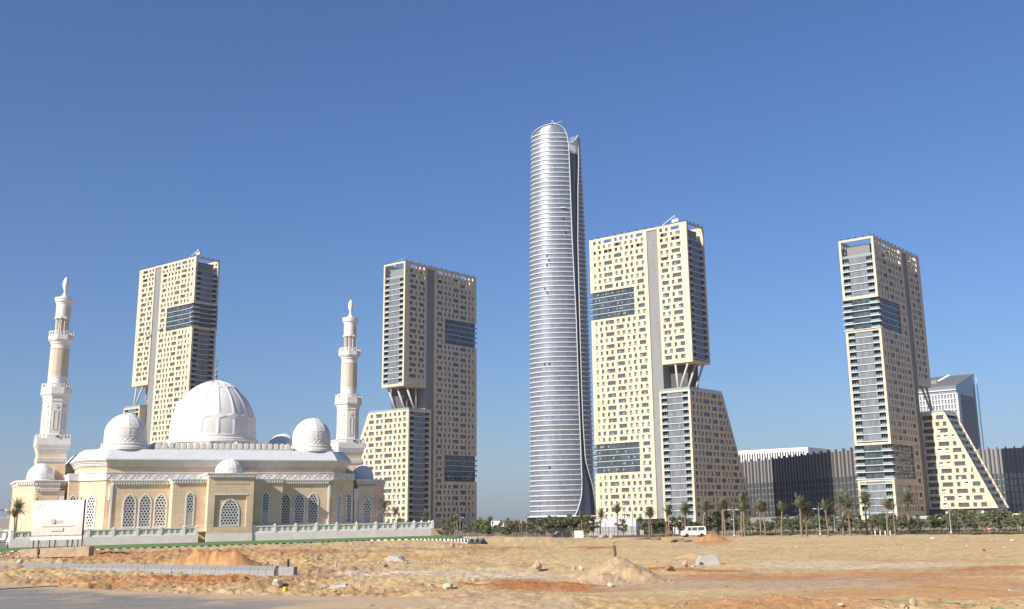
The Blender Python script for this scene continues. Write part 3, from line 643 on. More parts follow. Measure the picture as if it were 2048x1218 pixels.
TC = Tower('apartment_tower', 1372.2, 442.3, 625, TU, TV, True, 169.7, 'P', 88.2, 72.4, (29.0, 45.8), 'cream apartment tower with sunlit window face beside the silver skyscraper')
TD = Tower('slender_tower', 1745.6, 471, 602, TV, TU, False, 148.3, 'Q', 71.8, 56.0, (20.2, 37.7), 'rightmost cream apartment tower, with sloping balcony block at its foot')
TD.root.name = 'apartment_tower'
for o in (TA, TB, TC, TD): o.root['group'] = 'apartment towers with hanging slabs'
def crane(t, a, tt, flip=1, label=''):
    p = t.root.location + t.P(a, tt, t.top); r = thing('roof_crane', label, 'crane', p, math.atan2(t.S.y, t.S.x))
    q = MB(); q.box((-.8, -.8, -2), (.8, .8, 1.0), 0); q.build('base', [WHITEM], r, uv=False)
    q = MB(); q.tube([(0, 0, .8), (flip * 8.5, 0, 5.2)], .28, 8); q.tube([(flip * 8.5, 0, 5.2), (flip * 8.9, 0, 3.4)], .15, 6); q.build('boom', [WHITEM], r, uv=False)
    q = MB(); q.box((flip * 9 - 2.2, -.6, 1.0), (flip * 9 + 2.2, .6, 2.9), 0); q.build('counterweight_box', [WHITEM], r, uv=False)
def gondola(t, P, n, label):
    r = thing('cleaning_gondola', label, 'gondola', P, math.atan2(n.y, n.x) + math.pi / 2, 'window cleaning gondolas')
    q = MB(); q.box((-2.6, -1.1, 0), (2.6, -.25, .12), 0)
    for x in (-2.6, -1.3, 0, 1.3, 2.55): q.box((x, -1.1, .12), (x + .06, -1.04, 1.1), 0)
    q.box((-2.6, -1.1, .5), (2.6, -1.06, .58), 0); q.box((-2.6, -1.12, 1.05), (2.6, -1.04, 1.12), 0); q.box((-2.6, -1.1, .12), (2.6, -1.06, .5), 0); q.build('basket', [COLM], r, uv=False)
    for x in (-2.2, 2.2):
        q = MB(); q.box((x - .25, -.9, .12), (x + .25, -.4, 1.3), 0); q.build('hoist_motor', [CONC], r, uv=False)
        q = MB(); q.tube([(x, -.65, 1.2), (x, -.65, t.top - P.z + .4)], .03, 4); q.build('cable', [DARKM], r, uv=False)
crane(TC, 17, 1.5, -1, 'white roof crane on the tower beside the silver skyscraper'); crane(TA, 9, 1.5, -1, 'white roof crane on the tower behind the mosque domes'); crane(TB, 1.5, 10, 1, 'white roof crane on the tower right of the right minaret')
gondola(TC, TC.root.location + TC.P(15.7, 0, 150.5), -TC.T, 'cleaning gondola hanging on the sunlit face beside the grey core of the middle tower')
gondola(TA, TA.root.location + TA.P(9.5, 0, 165.8), -TA.T, 'cleaning gondola near the top corner of the tower behind the mosque')
gondola(TA, TA.root.location + TA.P(38.3, 0, 141), -TA.T, 'cleaning gondola next to the grey core of the tower behind the mosque')
gondola(TA, TA.root.location + TA.P(51.5, 0, 137.5), -TA.T, 'cleaning gondola on the hanging slab of the tower behind the mosque')
# ================================================================ silver skyscraper
SILV = bpy.data.materials.new('silver_curtain_wall'); SILV.use_nodes = True
def _silver():
    n = SILV.node_tree; b = n.nodes['Principled BSDF']; uv = n.nodes.new('ShaderNodeUVMap'); sp = n.nodes.new('ShaderNodeSeparateXYZ'); n.links.new(uv.outputs[0], sp.inputs[0])
    mm = n.nodes.new('ShaderNodeMath'); mm.operation = 'FRACT'; ms = n.nodes.new('ShaderNodeMath'); ms.operation = 'MULTIPLY'; ms.inputs[1].default_value = 1 / 1.5
    n.links.new(sp.outputs[0], ms.inputs[0]); n.links.new(ms.outputs[0], mm.inputs[0])
    lt = n.nodes.new('ShaderNodeMath'); lt.operation = 'LESS_THAN'; lt.inputs[1].default_value = .22; n.links.new(mm.outputs[0], lt.inputs[0])
    wn = n.nodes.new('ShaderNodeTexWhiteNoise'); wn.noise_dimensions = '2D'; fl = n.nodes.new('ShaderNodeVectorMath'); fl.operation = 'FLOOR'
    sc_ = n.nodes.new('ShaderNodeVectorMath'); sc_.operation = 'MULTIPLY'; sc_.inputs[1].default_value = (1 / 3.0, 1 / 4.8, 1); n.links.new(uv.outputs[0], sc_.inputs[0]); n.links.new(sc_.outputs[0], fl.inputs[0]); n.links.new(fl.outputs[0], wn.inputs['Vector'])
    r = n.nodes.new('ShaderNodeMapRange'); r.inputs[3].default_value = .82; r.inputs[4].default_value = 1.1; n.links.new(wn.outputs['Value'], r.inputs[0])
    mx = n.nodes.new('ShaderNodeMix'); mx.data_type = 'RGBA'; mx.inputs[6].default_value = (.185, .21, .26, 1); mx.inputs[7].default_value = (.28, .30, .335, 1); n.links.new(lt.outputs[0], mx.inputs[0])
    m2 = n.nodes.new('ShaderNodeMix'); m2.data_type = 'RGBA'; m2.blend_type = 'MULTIPLY'; m2.inputs[0].default_value = 1; n.links.new(mx.outputs[2], m2.inputs[6]); n.links.new(r.outputs[0], m2.inputs[7])
    n.links.new(m2.outputs[2], b.inputs['Base Color']); b.inputs['Metallic'].default_value = .35; b.inputs['Roughness'].default_value = .38
_silver()
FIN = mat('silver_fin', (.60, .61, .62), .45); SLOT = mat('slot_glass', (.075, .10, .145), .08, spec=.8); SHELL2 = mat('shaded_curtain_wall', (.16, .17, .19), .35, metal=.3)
ic = atd(1126, 1040, 1098); SK = thing('skyscraper', 'tall silver skyscraper with ringed curved shell and dark vertical slot', 'skyscraper', (ic.x, ic.y, 0), -math.atan2(ic.x, ic.y))
zR = [0, 53, 100, 275, 370, 395, 405]; RRv = [31.2, 30.5, 29.8, 27.6, 25.3, 24.4, 24.2]
def rr(z): return float(np.interp(z, zR, RRv))
def sk(th, z, o=0.0):                      # th = 0 faces the camera, positive to the right
    R = rr(z) + o; return Vector((R * math.sin(th), -.70 * R * math.cos(th), z))
ZT = 399.0
def th1(z):                                # right edge of the front shell
    t = np.interp(z, [0, 6, 13.5, 23.6, 35, 96, 194, 275, 370, 380, 388, 393, 396, 398, 399], [15, 21, 28, 34.5, 37, 36.2, 35.5, 31.5, 31.5, 30, 27, 22, 15, 6, -6]); return rad(float(t))
def th0(z): return rad(float(np.interp(z, [0, 380, 388, 392, 395, 397.5, 399], [-150, -150, -97, -74, -52, -30, -10])))
def th2(z): return rad(float(np.interp(z, [0, 30, 45, 58, 90, 124, 194, 275, 330, 360, 389], [84, 72, 56, 47, 44, 43.5, 44, 46, 54, 62, 66])))
def th3(z): return rad(150)
def shell(name, lo, hi, z0, z1, mats, o, steps=34, dz=3.0):
    zs = np.linspace(z0, z1, max(3, int((z1 - z0) / dz))); v = []; f = []; uvs = []
    for z in zs:
        a, e = lo(z), hi(z)
        for k in range(steps + 1):
            t = a + (e - a) * k / steps; v.append(tuple(sk(t, z, o))); uvs.append((t * 29, z))
    n = steps + 1
    for r in range(len(zs) - 1):
        for k in range(steps): f.append((r * n + k, r * n + k + 1, (r + 1) * n + k + 1, (r + 1) * n + k))
    me = bpy.data.meshes.new(name); me.from_pydata(v, [], f); me.materials.append(mats); me.polygons.foreach_set('use_smooth', [True] * len(f))
    L_ = me.uv_layers.new(name='UVMap'); L_.data.foreach_set('uv', np.array([uvs[i] for q in f for i in q], dtype=np.float32).ravel()); return obj(name, me, SK)
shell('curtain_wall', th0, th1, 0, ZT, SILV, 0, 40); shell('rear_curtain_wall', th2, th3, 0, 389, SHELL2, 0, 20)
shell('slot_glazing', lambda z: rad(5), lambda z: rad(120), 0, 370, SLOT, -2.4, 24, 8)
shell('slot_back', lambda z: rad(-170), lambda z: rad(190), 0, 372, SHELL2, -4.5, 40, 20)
for z, lo, hi in ((368, rad(5), rad(120)),):
    q = MB(); q.loft([[sk(2 * math.pi * k / 40, 366, -4) for k in range(40)], [sk(2 * math.pi * k / 40, 367, -4) for k in range(40)]]); q.build('roof', [CORE], SK, uv=False)
def ring(z, a, e, out=.9, hgt=1.0, steps=30):
    q = MB(); P = [a + (e - a) * k / steps for k in range(steps + 1)]
    for k in range(steps):
        p = [sk(P[k], z, .05), sk(P[k + 1], z, .05), sk(P[k + 1], z, out), sk(P[k], z, out)]; up = Vector((0, 0, hgt))
        q.quad(p[3], p[2], p[2] + up, p[3] + up); q.quad(p[0], p[3], p[3] + up * 0, p[0]) if False else None
        q.quad(p[0], p[1], p[2], p[3]); q.quad(p[3] + up, p[2] + up, p[1] + up, p[0] + up)
    return q
NRING = 82; PIT = 4.72
for k in range(NRING):
    z = 6 + k * PIT
    if z < ZT - 6: ring(z, th0(z), th1(z)).build('floor_fin', [FIN], SK, uv=False)
    if z < 380: ring(z, th2(z), th3(z), 1.2, .9, 14).build('floor_fin', [FIN], SK, uv=False)
def rim(name, fn, z0, z1, r, n=90):
    q = MB(); q.tube([sk(fn(z), z, .7) for z in np.concatenate([np.linspace(z0, z1 - 25, n), np.linspace(z1 - 24, z1, 40)])], r, 6); q.build(name, [FIN], SK, smooth=True, uv=False)
rim('shell_rim', th1, 0, ZT, .55); rim('shell_rim', th0, 372, ZT, .5); rim('shell_rim', th2, 0, 389, .5)
q = MB(); q.tube([sk(rad(-12 + k), ZT, .5) for k in np.linspace(0, 4, 6)], .9, 6); q.build('shell_rim', [FIN], SK, uv=False)
q = MB(); q.tube([sk(rad(30 + 36 * k / 8), 378 + 11 * (k / 8) ** 1.5, .5) for k in range(9)] + [sk(rad(66 + k * 6), 389 - .25 * k * k, .5) for k in range(1, 9)], .8, 6)
for k in range(12): q.tube([sk(rad(36 + 4.5 * k), 368, .2), sk(rad(36 + 4.5 * k), 385 + min(3, k * .5), .2)], .28, 5)
q.build('crown_lattice', [FIN], SK, uv=False)
for zz in (6 + 69 * PIT, 6 + 68 * PIT, 6 + 48 * PIT, 6 + 28.0 * PIT, 6 + 17 * PIT, 6 + 16 * PIT, 6 + 3 * PIT, 6 + 2 * PIT):
    q = MB()
    for k in range(20):
        t = rad(-52 + 3.6 * k); a, e = sk(t, zz, .12), sk(t + rad(1.5), zz, .12)
        q.quad(a + Vector((0, 0, 1.5)), e + Vector((0, 0, 1.5)), e + Vector((0, 0, 4.4)), a + Vector((0, 0, 4.4)))
    q.build('louvre_row', [FRAME], SK, uv=False)
q = MB()
for zf, t in ((30, -22), (30, -32), (51, -25), (52, -20), (53, -24), (46, -30), (45, -24), (9, -24), (61, 12), (58, 16)):
    z = 6 + zf * PIT + 1.6; a, e = sk(rad(t), z, .14), sk(rad(t + 3), z, .14); q.quad(a, e, e + Vector((0, 0, 2.6)), a + Vector((0, 0, 2.6)))
q.build('open_panel', [DGLASS], SK, uv=False)
q = MB(); q.tube([sk(rad(0), 399, 0), sk(rad(0), 399, 0) + Vector((7, 3, 3.5))], .5, 6); q.tube([sk(rad(-2), 399, 0), sk(rad(-2), 399, 0) + Vector((-3, 3, 5))], .3, 6); q.build('maintenance_arm', [FIN], SK, uv=False)
q = MB(); q.box((-33, -40, 0), (30, 30, 5.5)); q.box((-34, -41, 5.5), (31, 31, 6.2), 1); q.build('entrance_podium', [DGLASS, WSTONE], SK, uv=False)
pg = SK.matrix_world @ Vector((0, 0, 0)); sg = sk(rad(12), 6 + 64 * PIT, 1.2)
SKM = Matrix.Rotation(SK.rotation_euler.z, 4, 'Z')
gp = Vector((ic.x, ic.y, 0)) + (SKM @ sg); r = thing('cleaning_gondola', 'cleaning gondola high on the silver skyscraper shell', 'gondola', gp, SK.rotation_euler.z, 'window cleaning gondolas')
q = MB(); q.box((-2.5, -1.1, 0), (2.5, -.2, 1.1)); q.build('basket', [WHITEM], r, uv=False); q = MB(); q.tube([(-2, -.6, 1.1), (-2, .8, 30)], .06, 4); q.tube([(2, -.6, 1.1), (2, .8, 30)], .06, 4); q.build('cable', [DARKM], r, uv=False)
# ================================================================ office tower with sloping glass roof, behind the rightmost apartment tower
OG = mat('office_glass', (.10, .13, .18), .12, spec=.8); OF = mat('roof_fin_grey', (.36, .37, .39), .5); OW = mat('white_fins', (.74, .75, .77), .45); ODG = mat('office_grey', (.20, .21, .23), .5)
c = atd(1911.5, 771, 980); OT = thing('office_tower', 'glass office tower with sloping striped roof behind the rightmost apartment tower', 'tower', (c.x, c.y, 0))
oz = c.z; LU, LV = 62.0, 51.0; ob = oz + 14.2
def OP(u, v, z): return TU * u + TV * v + Vector((0, 0, z))
q = MB(); q.quad(OP(0, 0, 0), OP(LU, 0, 0), OP(LU, 0, oz), OP(0, 0, oz), m=1)
q.quad(OP(0, 0, 0), OP(0, LV, 0), OP(0, LV, ob), OP(0, 0, oz), m=0); q.quad(OP(LU, 0, 0), OP(LU, LV, 0), OP(LU, LV, ob), OP(LU, 0, oz), m=0); q.quad(OP(0, LV, 0), OP(LU, LV, 0), OP(LU, LV, ob), OP(0, LV, ob), m=0)
q.build('wall', [OG, ODG], OT)
q = MB(); q.quad(OP(-.4, -.4, oz), OP(LU, -.4, oz), OP(LU, LV, ob), OP(-.4, LV, ob)); q.build('roof', [ODG], OT)
for k in range(32):
    a = k * 2 - .2; q = MB(); q.loft([[OP(a, -.4, oz + .05), OP(a + .7, -.4, oz + .05), OP(a + .7, -.4, oz + .55), OP(a, -.4, oz + .55)], [OP(a, LV, ob + .05), OP(a + .7, LV, ob + .05), OP(a + .7, LV, ob + .55), OP(a, LV, ob + .55)]]); q.build('roof_fin', [OF], OT, uv=False)
for k in range(26):
    z = oz - 6.8 - k * 4.35
    if z < 30: break
    q = MB(); q.box((-.1, -.9, z), (LU, -.05, z + .75), 0, OP); q.build('white_ledge', [OW], OT, uv=False)
for k in range(24):
    q = MB(); q.box((k * 2.6, -.7, 40), (k * 2.6 + .85, -.06, oz - 6), 0, OP); q.build('white_pilaster', [OW], OT, uv=False)
q = MB(); q.box((-.1, -1, oz - 3.7), (LU, -.06, oz - 3.0), 0, OP); q.box((-.15, -.3, oz - .9), (LU, -.06, oz), 1, OP); q.build('eave', [OW, ODG], OT, uv=False)
for k in range(7):      # the lighter screen on the shaded flank
    q = MB(); q.box((-.7, 1.2 * k, 40), (-.05, 1.2 * k + .35, oz - 6.5 - .2 * k), 0, OP); q.build('white_pilaster', [OW], OT, uv=False)
for k in range(16):
    z = oz - 6.8 - k * 4.35; q = MB(); q.box((-.72, 0, z), (-.06, 9 - .3 * k, z + .7), 0, OP); q.build('white_ledge', [OW], OT, uv=False)
q = MB(); q.box((-.5, 10, 30), (-.06, LV - 4, oz - 6.5), 0, OP); q.build('grey_screen', [ODG], OT, uv=False)
for k in range(25): q = MB(); q.box((-.62, 10.5 + k * 1.4, 30), (-.5, 10.7 + k * 1.4, oz - 6.7), 0, OP); q.build('screen_rib', [OG], OT, uv=False)
for a in (0, 1.6): q = MB(); q.tube([OP(-1.5, LV + 1 + a, 0), OP(-1.5, LV + 1 + a, ob - 3)], .22, 5); q.build('mast_rail', [OW], OT, uv=False)
q = MB()
for k in range(26): q.box((-1.6, LV + 1, 20 + k * 3.6), (-1.4, LV + 2.6, 20.3 + k * 3.6), 0, OP)
q.build('mast_rungs', [OW], OT, uv=False)
p = Vector((c.x, c.y, 0)) + OP(20, 18, oz + 6.5); r = thing('roof_crane', 'small crane parked on the sloping office roof', 'crane', p, math.atan2(TU.y, TU.x)); q = MB(); q.tube([(4, 0, -1), (-9, -3, 5)], .8, 6); q.build('boom', [WHITEM], r, uv=False); q = MB(); q.box((1, -2, -2.5), (6, 2, 1.2)); q.build('base', [CORE], r, uv=False)
# ================================================================ dark office block with vertical fins
DB = mat('dark_cladding', (.09, .092, .098), .5, noise=.1, nscale=.3); DF = mat('dark_fin', (.10, .10, .104), .5); DG2 = mat('block_glass', (.16, .17, .19), .12, metal=.5, spec=.7); DBL = mat('grey_cladding', (.27, .265, .26), .55)
def dark_block(pts, top, label, nf, front=True):
    """facade along a polyline of ground points"""
    o = Vector((pts[0].x, pts[0].y, 0)); r = thing('office_block', label, 'office block', o); pts = [Vector((p.x, p.y, 0)) - o for p in pts]
    seg = [(pts[i + 1] - pts[i]).length for i in range(len(pts) - 1)]; tot = sum(seg)
    def at(d):
        for i, l in enumerate(seg):
            if d <= l or i == len(seg) - 1:
                u = (pts[i + 1] - pts[i]).normalized(); return pts[i] + u * d, u
            d -= l
    q = MB(); up = Vector((0, 0, 1)); N = 60; back = Vector((0, 60, 0))
    for k in range(N):
        a, _ = at(tot * k / N); e, _ = at(tot * (k + 1) / N)
        q.quad(a, e, e + up * (top - 16), a + up * (top - 16), m=1); q.quad(a + up * (top - 16), e + up * (top - 16), e + up * top, a + up * top, m=0)
        q.quad(a + up * top, e + up * top, e + back + up * top, a + back + up * top, m=0)
    a, _ = at(0); e, _ = at(tot); q.quad(a, a + back, a + back + up * top, a + up * top); q.quad(e, e + back, e + back + up * top, e + up * top)
    q.build('wall', [DBL, DG2], r)
    for fl in range(int((top - 16) / 4.2)):
        z = top - 16.2 - fl * 4.2; q = MB()
        for k in range(N):
            a, u = at(tot * k / N); e, _ = at(tot * (k + 1) / N); n = Vector((u.y, -u.x, 0)) * .15
            q.quad(a + n + up * z, e + n + up * z, e + n + up * (z + .8), a + n + up * (z + .8))
        q.build('spandrel', [DBL], r, uv=False)
    fm = MB(); fm.box((-.5, -1.5, 2), (.5, -.02, top + 1.2)); me = fm.mesh('fin', [DF], uv=False)
    fm2 = MB(); fm2.box((-.28, -1.2, 2), (.28, -.02, top - .4)); me2 = fm2.mesh('fin', [DF], uv=False)
    for k in range(nf):
        p, u = at(tot * (k + .5) / nf); obj('fin', me if k % 2 == 0 else me2, r, p, math.atan2(u.y, u.x))
    return r
def gp_at(px_, d): p = atd(px_, 1040, d); return p
dp = [gp_at(1470, 860), gp_at(1560, 812), gp_at(1640, 760), gp_at(1720, 722), gp_at(1800, 690)]
dtop = atd(1640, 907, 760).z
dark_block(dp, dtop, 'dark office block with vertical fins between the two right apartment towers', 46)
dark_block([gp_at(1935, 800), gp_at(1990, 800), gp_at(2100, 800), gp_at(2240, 790)], atd(2000, 897, 800).z, 'dark finned office block at the right edge behind the sloping block', 34)
# white block above it
wt = atd(1560, 902, 930); o = gp_at(1478, 930); r = thing('white_building', 'white building with slit windows above the dark finned block', 'building', (o.x, o.y, 0))
e = gp_at(1626, 905) - Vector((o.x, o.y, 0)); e.z = 0; u = e.normalized(); Lw = e.length; nb = Vector((-u.y, u.x, 0)); WP = lambda a, d, z: u * a + nb * d + Vector((0, 0, z))
zw = atd(1550, 899, 925).z; q = MB(); hs = [(1.2 + 2.2 * k, 2.3 + 2.2 * k, zw - 9.2, zw - 2.6) for k in range(int(Lw / 2.2) - 1)]
holed_wall(q, WP, 0, Lw, 0, zw, hs, depth=.8)
q.quad(WP(Lw, 0, 0), WP(Lw, 50, 0), WP(Lw, 50, zw), WP(Lw, 0, zw)); q.quad(WP(0, 0, zw), WP(Lw, 0, zw), WP(Lw, 50, zw), WP(0, 50, zw)); q.build('wall', [WPAINT], r)
q = MB(); q.box((0, .8, zw - 12), (Lw - .1, .9, zw - 3.5), 0, WP); q.build('glazing', [DGLASS], r, uv=False)
# ================================================================ mosque (local axes: x along the front, y inward, z up)
MRZ = math.atan2(AD.y, AD.x)
MQR = thing('mosque', 'white domed mosque of beige stone with arched lattice windows', 'mosque', M0, MRZ)
LAT = mat('white_lattice', (.76, .75, .73), .6); PANE = mat('lattice_pane', (.03, .032, .04), .15); LATP = mat('pale_pane', (.45, .36, .29), .5)
def arch(w, z0, z1, n=9, rise=None):
    """pointed-arch outline, counter-clockwise from lower left"""
    h = w / 2; rise = rise or w * .82; zs = z1 - rise; R = []; Q = (h * h + rise * rise) / (2 * h)
    for k in range(n + 1):
        t = k / n; R.append((h - Q + math.sqrt(max(0, Q * Q - (rise * t) ** 2)), zs + rise * t))
    return [(-h, z0), (h, z0)] + R[:-1] + [(0, z1)] + [(-x, z) for x, z in reversed(R[:-1])]
def in_arch(x, z, w, z0, z1, rise=None):
    h = w / 2; rise = rise or w * .82; zs = z1 - rise; Q = (h * h + rise * rise) / (2 * h)
    if z < z0 or z > z1 or abs(x) > h: return False
    return True if z <= zs else abs(x) < h - Q + math.sqrt(max(0, Q * Q - (z - zs) ** 2))
_aw = {}
def arched_window(w, z0, z1, parent, x, y, rz=0.0, pale=0.0):
    key = (w, round(z1 - z0, 2), pale)
    if key not in _aw:
        H = z1 - z0; out = arch(w + .44, -.05, H + .34); inn = arch(w, .12, H); n = len(out); b = MB()
        for k in range(n):
            o0, o1, i0, i1 = out[k], out[(k + 1) % n], inn[k], inn[(k + 1) % n]; P = lambda q, d: (q[0], d, q[1])
            b.quad(P(o0, -.11), P(o1, -.11), P(i1, -.11), P(i0, -.11)); b.quad(P(o0, .02), P(o1, .02), P(o1, -.11), P(o0, -.11)); b.quad(P(i0, -.11), P(i1, -.11), P(i1, -.02), P(i0, -.02))
        fm = b.mesh('arched_window', [WSTONE], uv=False)
        b = MB(); p = .46; hw = .055
        for fam in (0, 60, 120):
            c, s = math.cos(rad(fam)), math.sin(rad(fam))
            for k in range(-int(H / p * 2) - 4, int(H / p * 2) + 5):
                off = (k + .5) * p / 1.0; ox, oz = -s * off, H / 2 + c * off; run = None; st = .06
                for j in range(-int(H / st), int(H / st) + 1):
                    q = (ox + c * j * st, oz + s * j * st); ok = in_arch(q[0], q[1], w, .1, H)
                    if ok and run is None: run = q
                    if (not ok) and run is not None:
                        e = q; nx, nz = -s * hw, c * hw
                        b.quad((run[0] - nx, -.07, run[1] - nz), (e[0] - nx, -.07, e[1] - nz), (e[0] + nx, -.07, e[1] + nz), (run[0] + nx, -.07, run[1] + nz))
                        b.quad((run[0] - nx, -.07, run[1] - nz), (e[0] - nx, -.07, e[1] - nz), (e[0] - nx, -.03, e[1] - nz), (run[0] - nx, -.03, run[1] - nz))
                        b.quad((run[0] + nx, -.07, run[1] + nz), (e[0] + nx, -.07, e[1] + nz), (e[0] + nx, -.03, e[1] + nz), (run[0] + nx, -.03, run[1] + nz))
                        run = None
        # rosettes at alternating nodes
        lm = b.mesh('lattice', [LAT], uv=False)
        b = MB(); i = arch(w, .1, H); b.quad(*[(q[0], -.025, q[1]) for q in i])
        if pale: b.quad((-w / 2 + .02, -.05, .15), (w / 2 - .02, -.05, .15), (w / 2 - .02, -.05, H * pale), (-w / 2 + .02, -.05, H * pale), m=1)
        _aw[key] = (fm, lm, b.mesh('pane', [PANE, LATP], uv=False))
    fm, lm, pm = _aw[key]
    o = obj('arched_window', fm, parent, (x, y, z0), rz); obj('lattice', lm, o); obj('pane', pm, o); return o
def relief(name, prof, rel, n, mats, parent, loc=(0, 0, 0), capz=True):
    """surface of revolution with raised relief: prof(v)->(r,z), rel(theta,v)->outward offset"""
    NV = rel.nv if hasattr(rel, 'nv') else 110
    th = np.linspace(0, 2 * np.pi, n, endpoint=False); v = np.linspace(0, 1, NV); TH, VV = np.meshgrid(th, v)
    r, z = prof(VV); e = rel(TH, VV); dr = np.gradient(r, axis=0); dz = np.gradient(z, axis=0); l = np.hypot(dr, dz) + 1e-9
    R = r + e * dz / l; Zz = z - e * dr / l
    P = np.stack([R * np.cos(TH), R * np.sin(TH), Zz], -1).reshape(-1, 3); f = []
    idx = np.arange(NV * n).reshape(NV, n); nx = np.roll(idx, -1, axis=1)
    F_ = np.stack([idx[:-1], nx[:-1], nx[1:], idx[1:]], -1).reshape(-1, 4)
    me = bpy.data.meshes.new(name); me.from_pydata(P.tolist(), [], F_.tolist()); me.materials.append(mats); me.polygons.foreach_set('use_smooth', [True] * len(F_))
    return obj(name, me, parent, loc)
def dome(parent, x, y, z, R, H, nsec=16, dep=.11, nv=120, cols=18, a0=0.0, rows=3):
    def prof(v):
        ph = v * np.pi / 2; return R * np.cos(ph) ** .9 * (1 + .035 * np.sin(np.clip(ph * 3.2, 0, np.pi))), H * (np.sin(ph) ** 1.0) * (1 + .03 * v ** 8)
    def rel(t, v):
        u = np.abs(((t + a0) / (2 * np.pi) * nsec) % 1 * 2 - 1); c = 1 - u
        sd = sstep(.80, .88, u)                  # rib
        e1 = .20 + .035 * c; e2 = .27 - .035 * c; e3 = .66 + .03 * c; e4 = .73 - .03 * c
        inn = lambda a, b: sstep(a, a + .012, v) * (1 - sstep(b - .012, b, v))
        pan = np.clip(inn(.03, e1) + inn(e2, e3) + inn(e4, .96), 0, 1) if rows == 3 else np.clip(inn(.02, e3) + inn(e4, .95), 0, 1)
        return -dep * pan * (1 - sd)
    rel.nv = nv
    return relief('dome', prof, rel, nsec * cols, DOMEM, parent, (x, y, z))
def zigzag(parent, x, y, z, R, h, n=14, dep=.045):
    def rel(t, v):
        u = (t / (2 * np.pi) * n) % 1; tri = np.abs(u * 2 - 1); d = np.abs(v - (.12 + .76 * tri)); d2 = np.abs(v - (.88 - .76 * tri))
        return dep * np.clip((1 - sstep(.07, .12, d)) + (1 - sstep(.07, .12, d2)) + sstep(.9, .94, v) + 1 - sstep(.06, .1, v), 0, 1)
    rel.nv = 36
    return relief('relief_band', lambda v: (R + 0 * v, z + h * v), rel, n * 24, WSTONE, parent, (x, y, 0))
def poly_off(poly, o):            # offset an outline outwards (counter-clockwise)
    n = len(poly); R = []
    for i in range(n):
        p0, p1, p2 = Vector(poly[i - 1]), Vector(poly[i]), Vector(poly[(i + 1) % n]); d1 = (p1 - p0).normalized(); d2 = (p2 - p1).normalized()
        n1 = Vector((d1.y, -d1.x)); n2 = Vector((d2.y, -d2.x)); k = (n1 + n2); k = k / max(.2, k.dot(n1)); R.append((p1.x + k.x * o, p1.y + k.y * o))
    return R
def cornice(parent, poly, z0, steps, mats=WSTONE, name='cornice'):
    b = MB(); z = z0
    for out, h in steps: b.prism(poly_off(poly, out), z, z + h); z += h
    return b.build(name, [mats], parent, uv=False)
def dentils(parent, x0, x1, y, z, h=.42, pit=.42, w=.22, dep=.22):
    b = MB(); n = int((x1 - x0) / pit)
    for k in range(n): a = x0 + (k + .5) * (x1 - x0) / n; b.box((a - w / 2, y - dep, z), (a + w / 2, y, z + h))
    return tag(b.build('dentil_course', [WSTONE], parent, uv=False), kind='stuff')
# ---- terrace, plinth and balustrade
BALM = mat('balustrade_stone', (.88, .84, .775), .65, noise=.05, nscale=.8); PL = mat('plinth_stone', (.90, .83, .735), .75, noise=.07, nscale=.7); DOORM = mat('dark_door', (.05, .045, .035), .6)
b = MB(); b.prism([(-34.9, .0), (-5.3, .0), (-5.3, 3), (4.0, 3), (4.0, .05), (38.5, .05), (38.5, 46), (-34.9, 46)], -.6, 1.32); b.build('terrace', [PL], MQR)
b = MB(); b.box((-5.25, 2.8, 0), (-4.05, 2.95, 1.7)); b.build('service_door', [DOORM], MQR, uv=False)
b = MB(); b.box((-5.35, -.02, 1.72), (-3.98, 2.9, 1.86)); b.build('door_lintel', [WSTONE], MQR, uv=False)
def panel_mesh(w):
    b = MB(); b.box((0, 0, 1.32), (w, .34, 1.5)); b.box((-.0, -.03, 2.38), (w, .37, 2.56))
    n = 3 if w > 3 else 2; op = .62; gap = (w - n * op) / (n + 1)
    for k in range(n + 1): a = k * (op + gap); b.box((a, .05, 1.5), (a + gap, .29, 2.38))
    for k in range(n): a = gap + k * (op + gap); b.box((a, .05, 1.5), (a + op, .29, 1.62)); b.box((a, .05, 2.26), (a + op, .29, 2.38)); b.box((a, .2, 1.62), (a + op, .26, 2.26), 1); b.box((a + .2, .1, 1.82), (a + op - .2, .2, 2.06), 1)
    return b.mesh('balustrade_panel', [BALM, BAND], uv=False)
bp_m = MB(); bp_m.box((-.22, -.08, 1.32), (.22, .40, 2.6)); bp_m.box((-.25, -.11, 2.6), (.25, .43, 2.67)); bp_m.loft([[(-.15, .0, 2.67), (.15, .0, 2.67), (.15, .32, 2.67), (-.15, .32, 2.67)], [(-.03, .13, 2.92), (.03, .13, 2.92), (.03, .19, 2.92), (-.03, .19, 2.92)]]); bpm = bp_m.mesh('balustrade_post', [BALM], uv=False)
PW = 3.84; pm_ = panel_mesh(PW - .52)
def balustrade(x0, n, y, rz=0):
    c, s = math.cos(rz), math.sin(rz)
    for k in range(n + 1):
        obj('balustrade_post', bpm, MQR, (x0[0] + c * k * PW, x0[1] + s * k * PW, 0), rz)
        if k < n: obj('balustrade_panel', pm_, MQR, (x0[0] + c * (k * PW + .26), x0[1] + s * (k * PW + .26), 0), rz)
balustrade((-34.6, .08), 7, 0); balustrade((4.3, .12), 9, 0); balustrade((38.4, .5), 8, 0, math.pi / 2); balustrade((-34.5, .5), 5, 0, math.pi / 2)
p2 = panel_mesh(1.6); obj('balustrade_panel', p2, MQR, (-7.46, .08, 0)); obj('balustrade_post', bpm, MQR, (-5.6, .08, 0))
